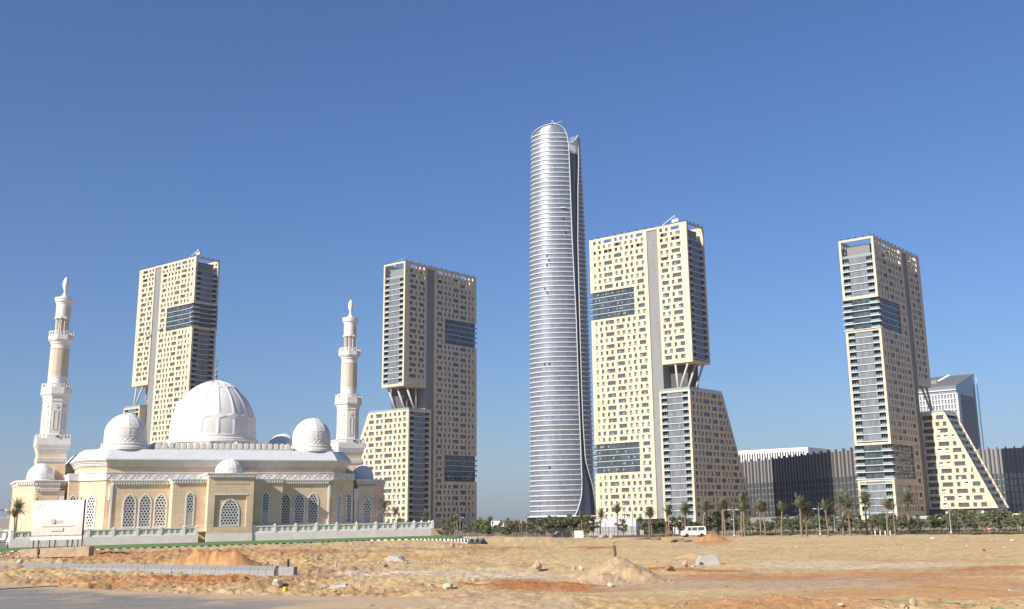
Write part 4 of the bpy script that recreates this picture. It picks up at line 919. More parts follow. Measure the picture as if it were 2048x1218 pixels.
# ---- portal
b = MB(); FP = lambda a, d, z: Vector((a, -.12 + d, z))
holed_wall(b, FP, -3.98, 3.98, 0, 11.0, [(-2.8, 2.8, 2.5, 8.0)], depth=.34)
b.quad((-2.8, .22, 2.5), (2.8, .22, 2.5), (2.8, .22, 8), (-2.8, .22, 8))
for x in (-3.98, 3.98): b.quad((x, -.12, 0), (x, 6, 0), (x, 6, 11), (x, -.12, 11))
b.quad((-3.98, -.12, 11), (3.98, -.12, 11), (3.98, 6, 11), (-3.98, 6, 11)); b.build('portal', [STONE], MQR)
b = MB(); b.box((-4.02, -.16, 0), (4.02, -.125, 1.35)); b.build('portal_plinth', [PL], MQR)
b = MB(); b.box((-2.95, -.2, 8.0), (2.95, -.125, 8.16)); b.build('recess_lintel', [WSTONE], MQR, uv=False)
prt = [(-3.98, -.12), (3.98, -.12), (3.98, 6), (-3.98, 6)]
cornice(MQR, prt, 11.0, [(.05, .12), (.14, .42), (.34, .16), (.42, .16)]); dentils(MQR, -4.0, 4.0, -.26, 11.1)
arched_window(2.95, 2.62, 7.3, MQR, 0, .22)
b = MB(); b.box((-3.1, -.15, 9.85), (3.1, -.125, 10.75))       # carved inscription panel
for k in range(46):
    a = -2.85 + k * .122 + random.uniform(-.05, .05); z = 10.1 + random.uniform(-.02, .12)
    if k % 3: b.tube([(a, -.16, z), (a + .05, -.16, z + random.uniform(.1, .42))], .028, 5, 1)
    else: b.tube([(a + .3 * j / 5, -.16, z + .12 * math.sin(j * 1.1 + k)) for j in range(6)], .03, 5, 1)
for z in (9.85, 10.72): b.box((-3.1, -.17, z), (3.1, -.151, z + .05), 1)
b.build('carved_inscription', [STONE, BAND], MQR)
dm = dome(MQR, 0, 2.3, 11.86, 2.45, 2.55, 10, .06, 70, 14)
# ---- front bays
for sg in (-1, 1):
    X0, X1 = sorted((sg * 3.97, sg * 9.7)); b = MB(); b.box((X0, 1.7, 0), (X1, 5.2, 10.1)); b.build('bay_wall', [STONE], MQR)
    pl = [(X0, 1.7), (X1, 1.7), (X1, 5.1), (X0, 5.1)]; cornice(MQR, pl, 10.1, [(.04, .1), (.12, .42), (.3, .14), (.36, .12)]); dentils(MQR, X0, X1, 1.58, 10.18)
    arched_window(1.1, 2.75, 8.45, MQR, sg * 6.65, 1.7, 0, .42)
    X0, X1 = sorted((sg * 9.7, sg * 19.2)); b = MB(); b.box((X0, 4.5, 0), (X1, 5.25, 10.0)); b.build('bay_wall', [STONE], MQR)
    pl = [(X0, 4.5), (X1, 4.5), (X1, 5.2), (X0, 5.2)]; cornice(MQR, pl, 10.0, [(.04, .1), (.14, .42), (.38, .15), (.46, .13)]); dentils(MQR, X0 + (.3 if sg > 0 else -.2), X1, 4.34, 10.1)
    for x in (11.1, 13.7, 16.3): arched_window(1.75, 2.68, 8.25, MQR, sg * x, 4.5)
    b = MB(); b.box((sg * 19.45 - .28, 4.35, 7.4), (sg * 19.45 + .28, 5.2, 9.95)); b.box((sg * 19.35 - .14, 4.3, .5), (sg * 19.35 + .14, 4.8, 9.9)); b.build('corner_pilaster', [WSTONE], MQR)
# ---- main hall: octagonal outline
HW, HB, HE = 20.3, 5.2, 33.4; CH = 3.75
hall = [(-HW, HB), (HW, HB), (HW + CH, HB + CH), (HW + CH, HE - CH), (HW, HE), (-HW, HE), (-HW - CH, HE - CH), (-HW - CH, HB + CH)]
b = MB(); b.prism(hall, 0, 13.2); b.build('hall_wall', [STONE], MQR)
b = MB(); b.prism(poly_off(hall, .18), 10.95, 12.1); b.prism(poly_off(hall, .3), 12.1, 12.22); b.prism(poly_off(hall, .26), 10.85, 10.95); b.build('white_band', [WSTONE], MQR, uv=False)
def star_relief(p, q, y):      # zigzag and star strapwork in relief along a stretch of the band
    L_ = (Vector(q) - Vector(p)).length; d = (Vector(q) - Vector(p)).normalized(); nn = Vector((d.y, -d.x)); b = MB(); per = 1.9; n = max(1, int(L_ / per)); per = L_ / n
    def T(a, o, z): c = Vector(p) + d * a + nn * (.18 + o); return (c.x, c.y, z)
    def bar(a0, z0, a1, z1, t=.07):
        l = math.hypot(a1 - a0, z1 - z0); ux, uz = -(z1 - z0) / l * t, (a1 - a0) / l * t
        b.loft([[T(a0 - ux, .0, z0 - uz), T(a0 + ux, .0, z0 + uz), T(a0 + ux, .07, z0 + uz), T(a0 - ux, .07, z0 - uz)], [T(a1 - ux, .0, z1 - uz), T(a1 + ux, .0, z1 + uz), T(a1 + ux, .07, z1 + uz), T(a1 - ux, .07, z1 - uz)]])
    for k in range(n):
        a = k * per; bar(a, 11.05, a + per * .5, 12.0); bar(a + per * .5, 12.0, a + per, 11.05)
        bar(a + per * .25, 11.75, a + per * .75, 11.75, .05); bar(a + per * .25, 11.75, a + per * .5, 11.2, .05); bar(a + per * .75, 11.75, a + per * .5, 11.2, .05)
    return tag(b.build('strapwork', [WSTONE], MQR, uv=False), kind='stuff')
for i in (7, 0, 1, 2, 6): star_relief(hall[i], hall[(i + 1) % 8], 0)
cornice(MQR, hall, 13.2, [(.12, .16), (.30, .2), (.42, .3), (.62, .3), (.85, .16), (1.0, .2)], WSTONE)
b = MB(); o_, i_ = poly_off(hall, 1.0), poly_off(hall, -.45); b.loft([[(x, y, 14.5) for x, y in o_], [(x, y, 16.25) for x, y in i_]]); b.build('roof_skirt', [WROOF], MQR)
# ---- lead-grey right chamfer of the roof stays in shade; scalloped parapet on its platform
b = MB(); b.box((-12.3, 6.4, 16.24), (12.3, 29.5, 16.55)); b.build('roof_platform', [BAND], MQR)
mm = MB(); pr = [(-.46, 0), (.46, 0)] + [(.46 * math.cos(t), .62 + .46 * math.sin(t)) for t in np.linspace(0, math.pi, 9)]; n = len(pr)
mm.loft([[(x, 0, z) for x, z in pr], [(x, .3, z) for x, z in pr]]); pi_ = [(x * .68, .04 + (z - .0) * .82) for x, z in pr]
mm.loft([[(x, -.06, z) for x, z in pi_], [(x, .0, z) for x, z in pi_]]); mrm = mm.mesh('merlon', [WSTONE], uv=False)
for k in range(22): obj('merlon', mrm, MQR, (-12.3 + (k + .5) * 24.6 / 22, 6.42, 16.55))
for k in range(20):
    for sx in (-1, 1): obj('merlon', mrm, MQR, (sx * 12.28, 7.4 + k * 1.12, 16.55), sx * math.pi / 2)
b = MB(); b.lathe([(8.6, 16.5), (8.6, 18.0), (8.9, 18.05), (8.9, 18.35), (8.45, 18.45), (8.45, 18.75), (8.2, 18.95)], 72, (0, 17.3)); b.build('drum', [WSTONE], MQR, smooth=False, uv=False)
for k in range(8):
    t = rad(45 * k + 22.5); b = MB(); b.box((-1.3, -.6, 16.5), (1.3, .6, 17.95)); b.build('drum_buttress', [BAND], MQR, loc=(9.1 * math.cos(t), 17.3 + 9.1 * math.sin(t), 0), uv=False).rotation_euler = (0, 0, t + math.pi / 2)
dome(MQR, 0, 17.3, 18.9, 8.05, 11.3, 16, .12, 170, 18, .1)
GOLD = mat('finial_bronze', (.22, .17, .08), .4, metal=.8)
def finial(parent, x, y, z, s, name='finial'):
    b = MB(); b.lathe([(r_ * s, z + h_ * s) for r_, h_ in ((.22, 0), (.12, .25), (.1, .6), (.26, .8), (.26, .95), (.08, 1.15), (.07, 1.5), (.2, 1.7), (.2, 1.8), (.07, 2.0), (.05, 2.6), (.14, 2.75), (.05, 2.95), (.03, 3.3))], 10, (x, y))
    b.tube([(x + .26 * s * math.cos(t), y, z + s * (3.6 + .26 * math.sin(t))) for t in np.linspace(rad(110), rad(430), 14)], .05 * s, 5); return b.build(name, [GOLD], parent, smooth=True, uv=False)
finial(MQR, 0, 17.3, 30.3, 1.15)
for sx in (-1, 1):
    x, yy, z0 = sx * 17.05, 9.2, 16.2
    b = MB(); b.lathe([(4.15, z0), (4.15, z0 + .5), (3.85, z0 + .75), (3.95, z0 + .9), (3.95, z0 + 1.1), (3.66, z0 + 1.2)], 48, (x, yy)); b.build('dome_base', [WSTONE], MQR, uv=False)
    zigzag(MQR, x, yy, z0 + 1.15, 3.62, 1.25); dome(MQR, x, yy, z0 + 2.4, 3.64, 4.15, 12, .055, 100, 14)
    x, yy = sx * 16.0, 26.0
    b = MB(); b.lathe([(3.4, z0), (3.4, z0 + 1.4), (3.15, z0 + 1.6)], 40, (x, yy)); b.build('dome_base', [WSTONE], MQR, uv=False); dome(MQR, x, yy, z0 + 1.55, 3.05, 3.2, 12, .05, 90, 14)
# ---- chamfer windows
for sg in (-1, 1):
    cx_, cy_ = sg * (HW + CH / 2), HB + CH / 2; arched_window(1.5, 2.7, 8.3, MQR, cx_, cy_, sg * rad(45))
# ---- side wings and entrance pavilions
for sg in (-1, 1):
    f = lambda poly: [(sg * x, y) for x, y in (poly if sg > 0 else reversed(poly))]
    b = MB(); b.prism(f([(24.0, 9.3), (25.8, 9.3), (25.8, 27), (24.0, 27)]), 0, 10.95); b.build('wing_wall', [STONE], MQR)
    b = MB(); b.prism(f([(23.9, 9.15), (25.95, 9.15), (25.95, 27.1), (23.9, 27.1)]), 10.95, 12.15); b.build('wing_band', [WSTONE], MQR, uv=False)
    arched_window(.8, 2.7, 8.3, MQR, sg * 24.95, 9.3)
    pav = f([(25.8, 12.2), (27.1, 12.2), (27.1, 10.6), (31.0, 10.6), (33.6, 13.2), (33.6, 25.5), (31, 28), (25.8, 28)])
    b = MB(); b.prism(pav, 0, 10.2); b.build('pavilion_wall', [STONE], MQR); cornice(MQR, pav, 10.2, [(.05, .12), (.16, .45), (.4, .16), (.5, .16)])
    dentils(MQR, *sorted((sg * 27.1, sg * 31.0)), 10.45, 10.3)
    d2 = dentils(MQR, -1.85, 1.85, -.02, 10.3); d2.location = (sg * 32.3 + sg * .08, 11.9 - .1, 0); d2.rotation_euler = (0, 0, sg * rad(45))
    x0, x1 = sorted((sg * 27.3, sg * 30.8)); b = MB(); b.box((x0, 10.3, 0), (x1, 10.59, 9.1)); b.build('porch_wall', [STONE], MQR); cornice(MQR, [(x0, 10.3), (x1, 10.3), (x1, 10.58), (x0, 10.58)], 9.1, [(.04, .1), (.14, .36), (.3, .14)]); dentils(MQR, x0, x1, 10.17, 9.18, .34)
    arched_window(1.4, 1.4, 7.3, MQR, sg * 29.05, 10.3)
    px0, px1 = sorted((sg * 26.3, sg * 27.35)); b = MB(); b.box((px0, 10.35, 7.2), (px1, 11.6, 9.3)); b.box((px0 + .12, 10.5, 0), (px1 - .12, 11.6, 7.2)); b.build('porch_pillar', [WSTONE], MQR, uv=False)
    arched_window(.8, 2.7, 7.6, MQR, sg * 26.45, 12.2)
    b = MB(); b.lathe([(2.5, 11.08), (2.5, 11.3), (2.2, 11.45)], 32, (sg * 29.9, 15.9)); b.build('dome_base', [WSTONE], MQR, uv=False); dome(MQR, sg * 29.9, 15.9, 11.45, 2.25, 2.75, 10, .04, 70, 14)
    b = MB(); b.box((min(sg * 23, sg * 26.5), 21, 12.2), (max(sg * 23, sg * 26.5), 27, 14.2)); b.build('link_block', [WSTONE], MQR, uv=False)
# ================================================================ minarets
def minaret(x, y, label):
    P = M0 + AD * x + BD * y; r = thing('minaret', label, 'minaret', P, MRZ, 'minarets of the mosque')
    A8 = math.pi / 8; sq = lambda h, z: [(-h, -h, z), (h, -h, z), (h, h, z), (-h, h, z)]
    b = MB(); b.loft([sq(2.4, -.2), sq(2.38, 16.3)]); b.build('base', [STONE], r)
    b = MB(); b.box((-2.46, -2.46, 14.55), (2.46, 2.46, 15.5));
    for k in range(14):
        a = -2.4 + k * .35
        for s_ in (-1, 1): b.box((a, s_ * 2.5 - .05, 14.65), (a + .16, s_ * 2.5 + .05, 15.4)); b.box((s_ * 2.5 - .05, a, 14.65), (s_ * 2.5 + .05, a + .16, 15.4))
    b.build('frieze', [WSTONE], r, uv=False)
    b = MB(); z = 16.2
    for h, d in ((2.42, .25), (2.5, .25), (2.6, .3), (2.7, .18), (2.62, .2), (2.78, .3), (2.85, 1.05)): b.box((-h, -h, z), (h, h, z + d)); z += d
    b.build('balcony', [WSTONE], r, uv=False); zb = z
    def rail(rad_, z, n, h=.85):
        b = MB(); pts = [(rad_ * math.cos(A8 + 2 * math.pi * k / n), rad_ * math.sin(A8 + 2 * math.pi * k / n)) for k in range(n)] if n > 4 else [(-rad_, -rad_), (rad_, -rad_), (rad_, rad_), (-rad_, rad_)]
        for i in range(n):
            p, q = Vector(pts[i]), Vector(pts[(i + 1) % n]); d = (q - p); l = d.length; d.normalize(); m_ = max(3, int(l / .55)); nn = Vector((d.y, -d.x)) * .07
            def bx(a0, a1, z0, z1, t=1.0):
                c = [p + d * a0 + nn * t, p + d * a1 + nn * t, p + d * a1 - nn * t, p + d * a0 - nn * t]; b.loft([[(v.x, v.y, z0) for v in c], [(v.x, v.y, z1) for v in c]])
            bx(0, l, z, z + .12); bx(0, l, z + h - .14, z + h)
            for k in range(m_ + 1): a = l * k / m_; bx(max(0, a - .1), min(l, a + .1), z + .12, z + h - .14 + (.3 if k in (0, m_) else 0), .8)
        return b.build('balcony_railing', [WSTONE], r, uv=False)
    rail(2.78, zb, 4, .8)
    o = lambda r_: r_ / math.cos(A8)
    b = MB(); b.lathe([(o(2.25), zb - .1), (o(2.25), zb + .9), (o(2.12), zb + 1.1), (o(2.08), 25.6), (o(2.2), 25.75), (o(2.15), 26.0)], 8, a0=A8); b.build('octagon_shaft', [WSTONE], r, uv=False)
    for k in range(8):
        t = k * math.pi / 4; c, s_ = math.cos(t), math.sin(t); T = lambda a, d, z: (c * (2.1 + d) - s_ * a, s_ * (2.1 + d) + c * a, z)
        b = MB()
        for a0, a1, z0, z1 in ((-.42, -.3, 20.6, 23.9), (.3, .42, 20.6, 23.9), (-.42, .42, 20.45, 20.6), (-.42, .42, 23.9, 24.05)): b.box((a0, -.02, z0), (a1, .09, z1), 0, T)
        b.box((-.3, -.02, 20.6), (.3, .03, 23.9), 1, T); b.build('shaft_panel', [WSTONE, BAND], r, uv=False)
        b = MB(); b.loft([[T(.36 * math.cos(q), .0, 24.75 + .36 * math.sin(q)) for q in np.linspace(0, 2 * math.pi, 14, endpoint=False)], [T(.34 * math.cos(q), .1, 24.75 + .34 * math.sin(q)) for q in np.linspace(0, 2 * math.pi, 14, endpoint=False)]]); b.build('roundel', [BAND], r, uv=False)
    b = MB(); b.lathe([(o(2.1), 26.0), (o(2.18), 26.15), (o(2.18), 26.35), (o(2.3), 26.45), (o(2.3), 26.65), (o(2.5), 26.85), (o(2.58), 27.1), (o(2.58), 28.15)], 8, a0=A8); b.build('balcony', [WSTONE], r, uv=False); rail(o(2.5), 28.15, 8, .7)
    b = MB(); b.lathe([(1.72, 28.1), (1.66, 30.1), (1.72, 30.15), (1.72, 30.35), (1.64, 30.4)], 40); b.build('round_shaft', [WSTONE], r, smooth=False, uv=False)
    def rel(t, v):
        n = 16; u = (t / (2 * np.pi) * n) % 1; tri = np.abs(u * 2 - 1); w_ = (v * 15 + tri * .9) % 1
        return .07 * (sstep(.1, .2, w_) * (1 - sstep(.6, .7, w_))) * (1 - sstep(.9, .95, tri)) + .02
    rel.nv = 190; relief('herringbone_band', lambda v: (1.6 - .03 * v, 30.4 + 5.1 * v), rel, 288, BAND, r)
    b = MB(); b.lathe([(1.62, 35.5), (1.7, 35.55), (1.7, 35.75), (1.6, 35.8), (1.62, 36.3), (1.78, 36.5), (1.8, 36.75), (2.0, 36.95), (2.1, 37.2)], 40); b.build('collar', [WSTONE], r, uv=False)
    b = MB(); b.lathe([(o(2.12), 37.2), (o(2.12), 38.0)], 8, a0=A8); b.build('balcony', [WSTONE], r, uv=False); rail(o(2.06), 38.0, 8, .75)
    for k in range(8):
        t = A8 + k * math.pi / 4; b = MB()
        for dq in (-.13, .13): b.lathe([(.13, 37.95), (.1, 38.2), (.1, 41.3), (.15, 41.5)], 8, (1.12 * math.cos(t + dq), 1.12 * math.sin(t + dq)))
        b.build('lantern_column', [BAND], r, smooth=True, uv=False)
    b = MB(); b.lathe([(.32, 37.9), (.32, 41.5)], 10); b.build('stair_core', [BAND], r, uv=False)
    b = MB(); b.lathe([(1.0, 41.3), (1.32, 41.31), (1.32, 44.0), (1.4, 44.1), (1.42, 44.3), (1.6, 44.5), (1.66, 44.9), (1.72, 44.95), (1.72, 45.3), (1.3, 45.35)], 40); b.build('lantern_head', [WSTONE], r, uv=False)
    for k in range(8):
        t = k * math.pi / 4; c, s_ = math.cos(t), math.sin(t); ar = arch(.36, 41.7, 43.6, 6, .5); b = MB(); b.quad(*[(c * 1.345 - s_ * a, s_ * 1.345 + c * a, z) for a, z in ar]); b.build('niche', [BAND], r, uv=False)
        t += A8; b = MB(); b.lathe([(.3, 41.2), (.36, 41.32), (.3, 41.6)], 8, (1.14 * math.cos(t), 1.14 * math.sin(t))); b.build('capital', [WSTONE], r, uv=False)
    b = MB(); b.lathe([(.8, 45.3), (.78, 45.55), (.5, 45.8), (.3, 46.2), (.22, 46.6), (.3, 46.9), (.5, 47.4), (.58, 48.0), (.52, 48.5), (.34, 49.0), (.12, 49.35), (.05, 49.4)], 24); b.build('spire', [WSTONE], r, smooth=True, uv=False)
    finial(r, 0, 0, 49.3, .36)
    b = MB(); b.box((-.65, -2.9, 10.4), (.65, -2.41, 13.3)); b.build('window_box', [WSTONE], r, uv=False); w_ = arched_window(.55, 11.0, 12.7, r, 0, -2.9); w_.name = 'window'
    b = MB(); b.tube([(.6, -2.6, zb + .2), (.6, -2.9, zb + .5)], [.1, .28], 10); b.build('loudspeaker', [DARKM], r, uv=False)
minaret(-28.1, 20.6, 'left white minaret, at the far left of the mosque'); minaret(28.1, 20.6, 'right white minaret, between the mosque domes and the second tower')
# ================================================================ lawn with its black and white kerb
GRASS = mat('lawn_grass', (.115, .225, .055), .9, noise=.2, nscale=.9, bump=.6, bscale=14)
tip = gz(918, 1075.5, 1.0); back = [M0 + AD * 44 + BD * -4, M0 + AD * 40 + BD * .5, M0 + AD * -36 + BD * .5]
b = MB(); N = len(lf)
ring_ = [(p.x, p.y, KZ + .06) for p in lf] + [(tip.x, tip.y, 1.05)] + [(p.x, p.y, 1.32) for p in back]
cn = [(M0 + AD * a + BD * -1.0) for a in np.linspace(-36, 40, N)]
for i in range(N - 1): b.quad((lf[i].x, lf[i].y, KZ + .06), (lf[i + 1].x, lf[i + 1].y, KZ + .06), (cn[i + 1].x, cn[i + 1].y, 1.33), (cn[i].x, cn[i].y, 1.33))
b.quad((lf[-1].x, lf[-1].y, KZ + .06), (tip.x, tip.y, 1.05), (back[0].x, back[0].y, 1.3), (cn[-1].x, cn[-1].y, 1.33))
b.quad((lf[-1].x, lf[-1].y, KZ + .06), (lf[-1].x, lf[-1].y, .2), (tip.x, tip.y, .2), (tip.x, tip.y, 1.05))
tag(b.build('lawn', [GRASS], None), 'bright green lawn sloping along the mosque plinth', None, None, 'structure')
kr = thing('lawn_kerb', 'black and white painted kerb along the lawn below the mosque', 'kerb', (0, 0, 0))
km = MB(); km.box((0, -.12, -.25), (.575, .12, .12)); kw = km.mesh('kerb_stone', [WPAINT], uv=False); kb = km.mesh('kerb_stone', [BPAINT], uv=False)
def kerb_line(pts, parent, step=.59, w_=None, start=0):
    i = start
    for a, e in zip(pts[:-1], pts[1:]):
        d = e - a; l = d.length; rz = math.atan2(d.y, d.x); n = max(1, round(l / step))
        for k in range(n): p = a + d * (k / n); obj('kerb_stone', kw if (i % 2 == 0) else kb, parent, (p.x, p.y, p.z), rz); i += 1
kl_ = [Vector(p) for p in lf[1:]] + [Vector(tip)]
kerb_line(kl_, kr, .62)
kt = [gz(903, 1079.5, .95), gz(935, 1080.3, .92), gz(962, 1079.5, .9), gz(967, 1077, .9)]
kr2 = thing('paving_kerb', 'black and white kerb round the pale paved tip beyond the lawn', 'kerb', (0, 0, 0)); kerb_line(kt, kr2, .62); kerb_line([gz(890, 1073.4, 1.0), gz(956, 1076.2, .92)], kr2, .62)
PAVE = mat('pink_paving', (.50, .40, .35), .85, noise=.08, nscale=1)
b = MB(); tp = [kt[0], kt[1], kt[2], kt[3], gz(956, 1076.4, .92), gz(890, 1073.6, 1.0), Vector(tip)]; b.quad(*[(p.x, p.y, p.z - .02) for p in tp]); b.quad(*[(p.x, p.y, p.z - .02) for p in tp[:3]], *[(p.x, p.y, -.2) for p in reversed(tp[:3])], m=1); tag(b.build('paving', [PAVE, CONC], None), None, None, None, 'structure')
# ================================================================ palms and street trees
BARK = mat('palm_bark', (.27, .19, .125), .9, noise=.25, nscale=5, bump=.8, bscale=9, stretch=(1, 1, 3)); BARKD = mat('tree_bark', (.2, .16, .12), .9, noise=.2)
FRO = [mat('palm_frond_a', (.14, .165, .08), .55, noise=.2, nscale=2), mat('palm_frond_b', (.19, .20, .11), .55, noise=.2, nscale=2), mat('palm_frond_dry', (.24, .18, .09), .7, noise=.2)]
LEAF = [mat('leaf_dark', (.10, .115, .05), .6, noise=.25, nscale=3), mat('leaf_mid', (.145, .16, .07), .6, noise=.25, nscale=3), mat('leaf_olive', (.19, .17, .09), .6, noise=.25, nscale=3), mat('leaf_light', (.20, .22, .09), .6)]
def frond_mesh(seed, nf, ln, up, droop, wind=(.25, 0), dry=.12):
    R = random.Random(seed); b = MB()
    for i in range(nf):
        az = i * 2.39996 + R.uniform(-.2, .2); q = (i + .5) / nf; el = rad(up[0] + (up[1] - up[0]) * q + R.uniform(-6, 6)); l = ln * R.uniform(.85, 1.1)
        m = 2 if q > 1 - dry else R.choice((0, 1)); d = Vector((math.cos(az) * math.cos(el), math.sin(az) * math.cos(el), math.sin(el))); p = Vector((0, 0, R.uniform(-.15, .1))); pts = [p.copy()]
        n = 9
        for k in range(n):
            d = (d + Vector((wind[0], wind[1], -droop)) * (.10 + .03 * k) * (1 - .3 * abs(d.z))).normalized(); p = p + d * l / n; pts.append(p.copy())
        for k in range(1, n + 1):
            a, e = pts[k - 1], pts[k]; dd = (e - a).normalized(); sd = dd.cross(Vector((0, 0, 1)));
            if sd.length < .05: sd = Vector((math.sin(az), -math.cos(az), 0))
            sd.normalize(); nn = sd.cross(dd); t = k / n; wl = ln * .21 * math.sin(math.pi * min(1, .18 + t * .82)) + .04
            w0 = .03; b.quad(a - sd * w0, a + sd * w0, e + sd * w0 * .8, e - sd * w0 * .8, m=m)
            for s_ in (-1, 1):
                for j in range(2):
                    o = a + (e - a) * (j * .5); tipv = o + sd * s_ * wl * R.uniform(.8, 1.1) + dd * wl * .75 + nn * wl * R.uniform(.05, .4) - Vector((0, 0, wl * .12)); b.quad(o - dd * .035, o + dd * .035 * 1.5, tipv, m=m)
    return b.mesh('crown', FRO, uv=False)
PALMC = [frond_mesh(1, 34, 2.5, (82, -5), .55), frond_mesh(2, 30, 2.4, (84, 15), .42, (.5, .1)), frond_mesh(3, 26, 2.2, (86, 35), .30, (.35, 0), .05), frond_mesh(4, 34, 2.7, (80, -20), .6, (.3, -.1)), frond_mesh(5, 16, 1.3, (88, 62), .1, (.1, 0), .3)]
def trunk_mesh(seed, h, r, bend):
    R = random.Random(seed); b = MB(); n = 14; pts = []; rr_ = []
    for k in range(n + 1):
        t = k / n; pts.append((bend * t * t + .03 * math.sin(5 * t + seed), .04 * math.sin(3 * t), h * t)); rr_.append(r * (1.25 - .45 * t) * (1 + .12 * (k % 2)) if t < .9 else r * (1.0 + .5 * (t - .9) * 5))
    b.tube(pts, rr_, 9); return b.mesh('trunk', [BARK], smooth=True, uv=False), pts[-1]
TR = [trunk_mesh(i, 5.0, .145, bd) for i, bd in enumerate((.15, -.2, .35, -.05))]
pcount = [0]
def palm(px_, py_, topy, kind, label, base=None, group='palms along the far road', hmin=None):
    p = on_ground(px_, py_) if base is None else base; d = math.hypot(p.x, p.y)
    zt = atd(px_, topy, d).z; H = max(1.6, zt - p.z); i = pcount[0]; pcount[0] += 1
    fl = {0: 1.5, 1: 1.6, 2: 1.75, 3: 1.5, 4: 1.1}[kind]; s = min(1.25, max(.6, H / 6.6)); th = H - fl * s
    me, tp = TR[i % 4]; k = th / 5.0
    r = thing('palm_tree', label, 'palm', p, (i * .7) % .6 - .3, group)
    obj('trunk', me, r, (0, 0, -.1), None, (s, s, k)); obj('crown', PALMC[kind], r, (tp[0] * s, tp[1] * s, th - .1), (i * 1.3) % 1 - .5, s * 1.12)
    return r
PALMS = [(1299, 1074, 1018, 2), (1304, 1074, 1017, 1), (1333, 1074, 1026, 4), (1339, 1073, 1010, 1), (1371, 1073, 1014, 2), (1374.5, 1073, 1006, 1), (1408, 1072, 1000, 2), (1413, 1072, 1006, 2), (1446, 1073, 1002, 2), (1451, 1073, 997, 2), (1484, 1073, 988, 2), (1490, 1073, 1004, 1),
         (1522, 1073, 1001, 1), (1531, 1073, 1006, 1), (1564, 1073, 1004, 2), (1604, 1073, 996, 1), (1614, 1073, 1007, 3), (1657, 1073, 1000, 2), (1687, 1072, 986, 0), (1701, 1072, 995, 3), (1734, 1070, 986, 0), (1744, 1070, 1003, 4), (1776, 1071, 997, 2), (1791, 1070, 1006, 4), (1820, 1069, 983, 0),
         (1165, 1074, 1026, 1), (1200.5, 1075, 1021, 0), (1236, 1075, 1008, 2), (1074, 1076, 1036, 4), (887, 1072, 1038, 1), (894, 1072, 1040, 0), (903, 1072, 1034, 2), (909, 1072, 1031, 2), (915, 1072, 1018, 4), (925, 1072, 1040, 4), (945, 1072, 1043, 1), (950, 1072, 1046, 4), (956, 1072, 1047, 4), (968.5, 1072, 1042, 2), (980, 1072, 1032, 2), (985, 1072, 1043, 4), (1013, 1073, 1042, 4), (1015.5, 1073, 1041, 4), (1022, 1071, 1042, 0), (1032, 1072, 1041, 1), (1040, 1076, 1041, 4), (1043, 1076, 1042, 4), (1060, 1072, 1044, 1), (1084, 1072, 1046, 0), (1098, 1072, 1045, 1), (1112, 1073, 1044, 0), (1128, 1073, 1045, 1)]
def where(x):
    for a, e, t in ((0, 940, 'beyond the paved tip of the lawn'), (940, 1050, 'in front of the far white pavilion'), (1050, 1150, 'at the foot of the silver skyscraper'), (1150, 1280, 'in front of the grey site wall'), (1280, 1350, 'just right of the grey site wall'), (1350, 1395, 'beside the white van'), (1395, 1430, 'just behind the orange sand heap'), (1430, 1510, 'before the middle tower slope'), (1510, 1580, 'before the dark block, left part'), (1580, 1720, 'before the dark block, right part'), (1720, 1800, 'before the rightmost tower balconies'), (1800, 2100, 'before the rightmost tower shaded face')):
        if a <= x < e: return t
KN_ = {0: 'broad-crowned', 1: 'windswept', 2: 'upright-crowned', 3: 'drooping', 4: 'nearly bare trimmed'}
seen = {}
for x, y, t, k in PALMS:
    key = (where(x), k, (y - t) // 12); seen[key] = seen.get(key, 0) + 1
    hgt = {0: 'short', 1: 'short', 2: 'low', 3: 'mid-height', 4: 'tall', 5: 'tall', 6: 'very tall', 7: 'very tall'}[int((y - t) // 12)]
    palm(x, y, t, k, '%s %s palm %s' % (hgt, KN_[k], where(x)) + (', second one' if seen[key] == 2 else ', rightmost such' if seen[key] > 2 else ''))
tb = M0.z + 1.32
palm(37, 1060, 1003, 0, 'broad-crowned palm on the terrace in front of the left pavilion', M0 + AD * -33.9 + BD * 4.5 + Vector((0, 0, 1.2)), 'palms on the mosque terrace')
palm(25, 1060, 1017, 2, 'shaggy drooping palm at the left end of the mosque terrace', M0 + AD * -34.2 + BD * 1.6 + Vector((0, 0, 1.2)), 'palms on the mosque terrace')
palm(768, 1047, 1017, 0, 'low dark palm right of the right pavilion', M0 + AD * 33.2 + BD * 6 + Vector((0, 0, 1.2)), 'palms on the mosque terrace')
palm(755, 1047, 1002, 3, 'dark palm in the shade of the right pavilion', M0 + AD * 31.6 + BD * 7.5 + Vector((0, 0, 1.2)), 'palms on the mosque terrace')
palm(851, 1052, 1022, 0, 'palm behind the right end of the mosque balustrade', on_ground(851, 1069.5), 'palms beyond the balustrade'); palm(806, 1050, 1036, 1, 'small palm behind the balustrade below the second tower', on_ground(800, 1068), 'palms beyond the balustrade')
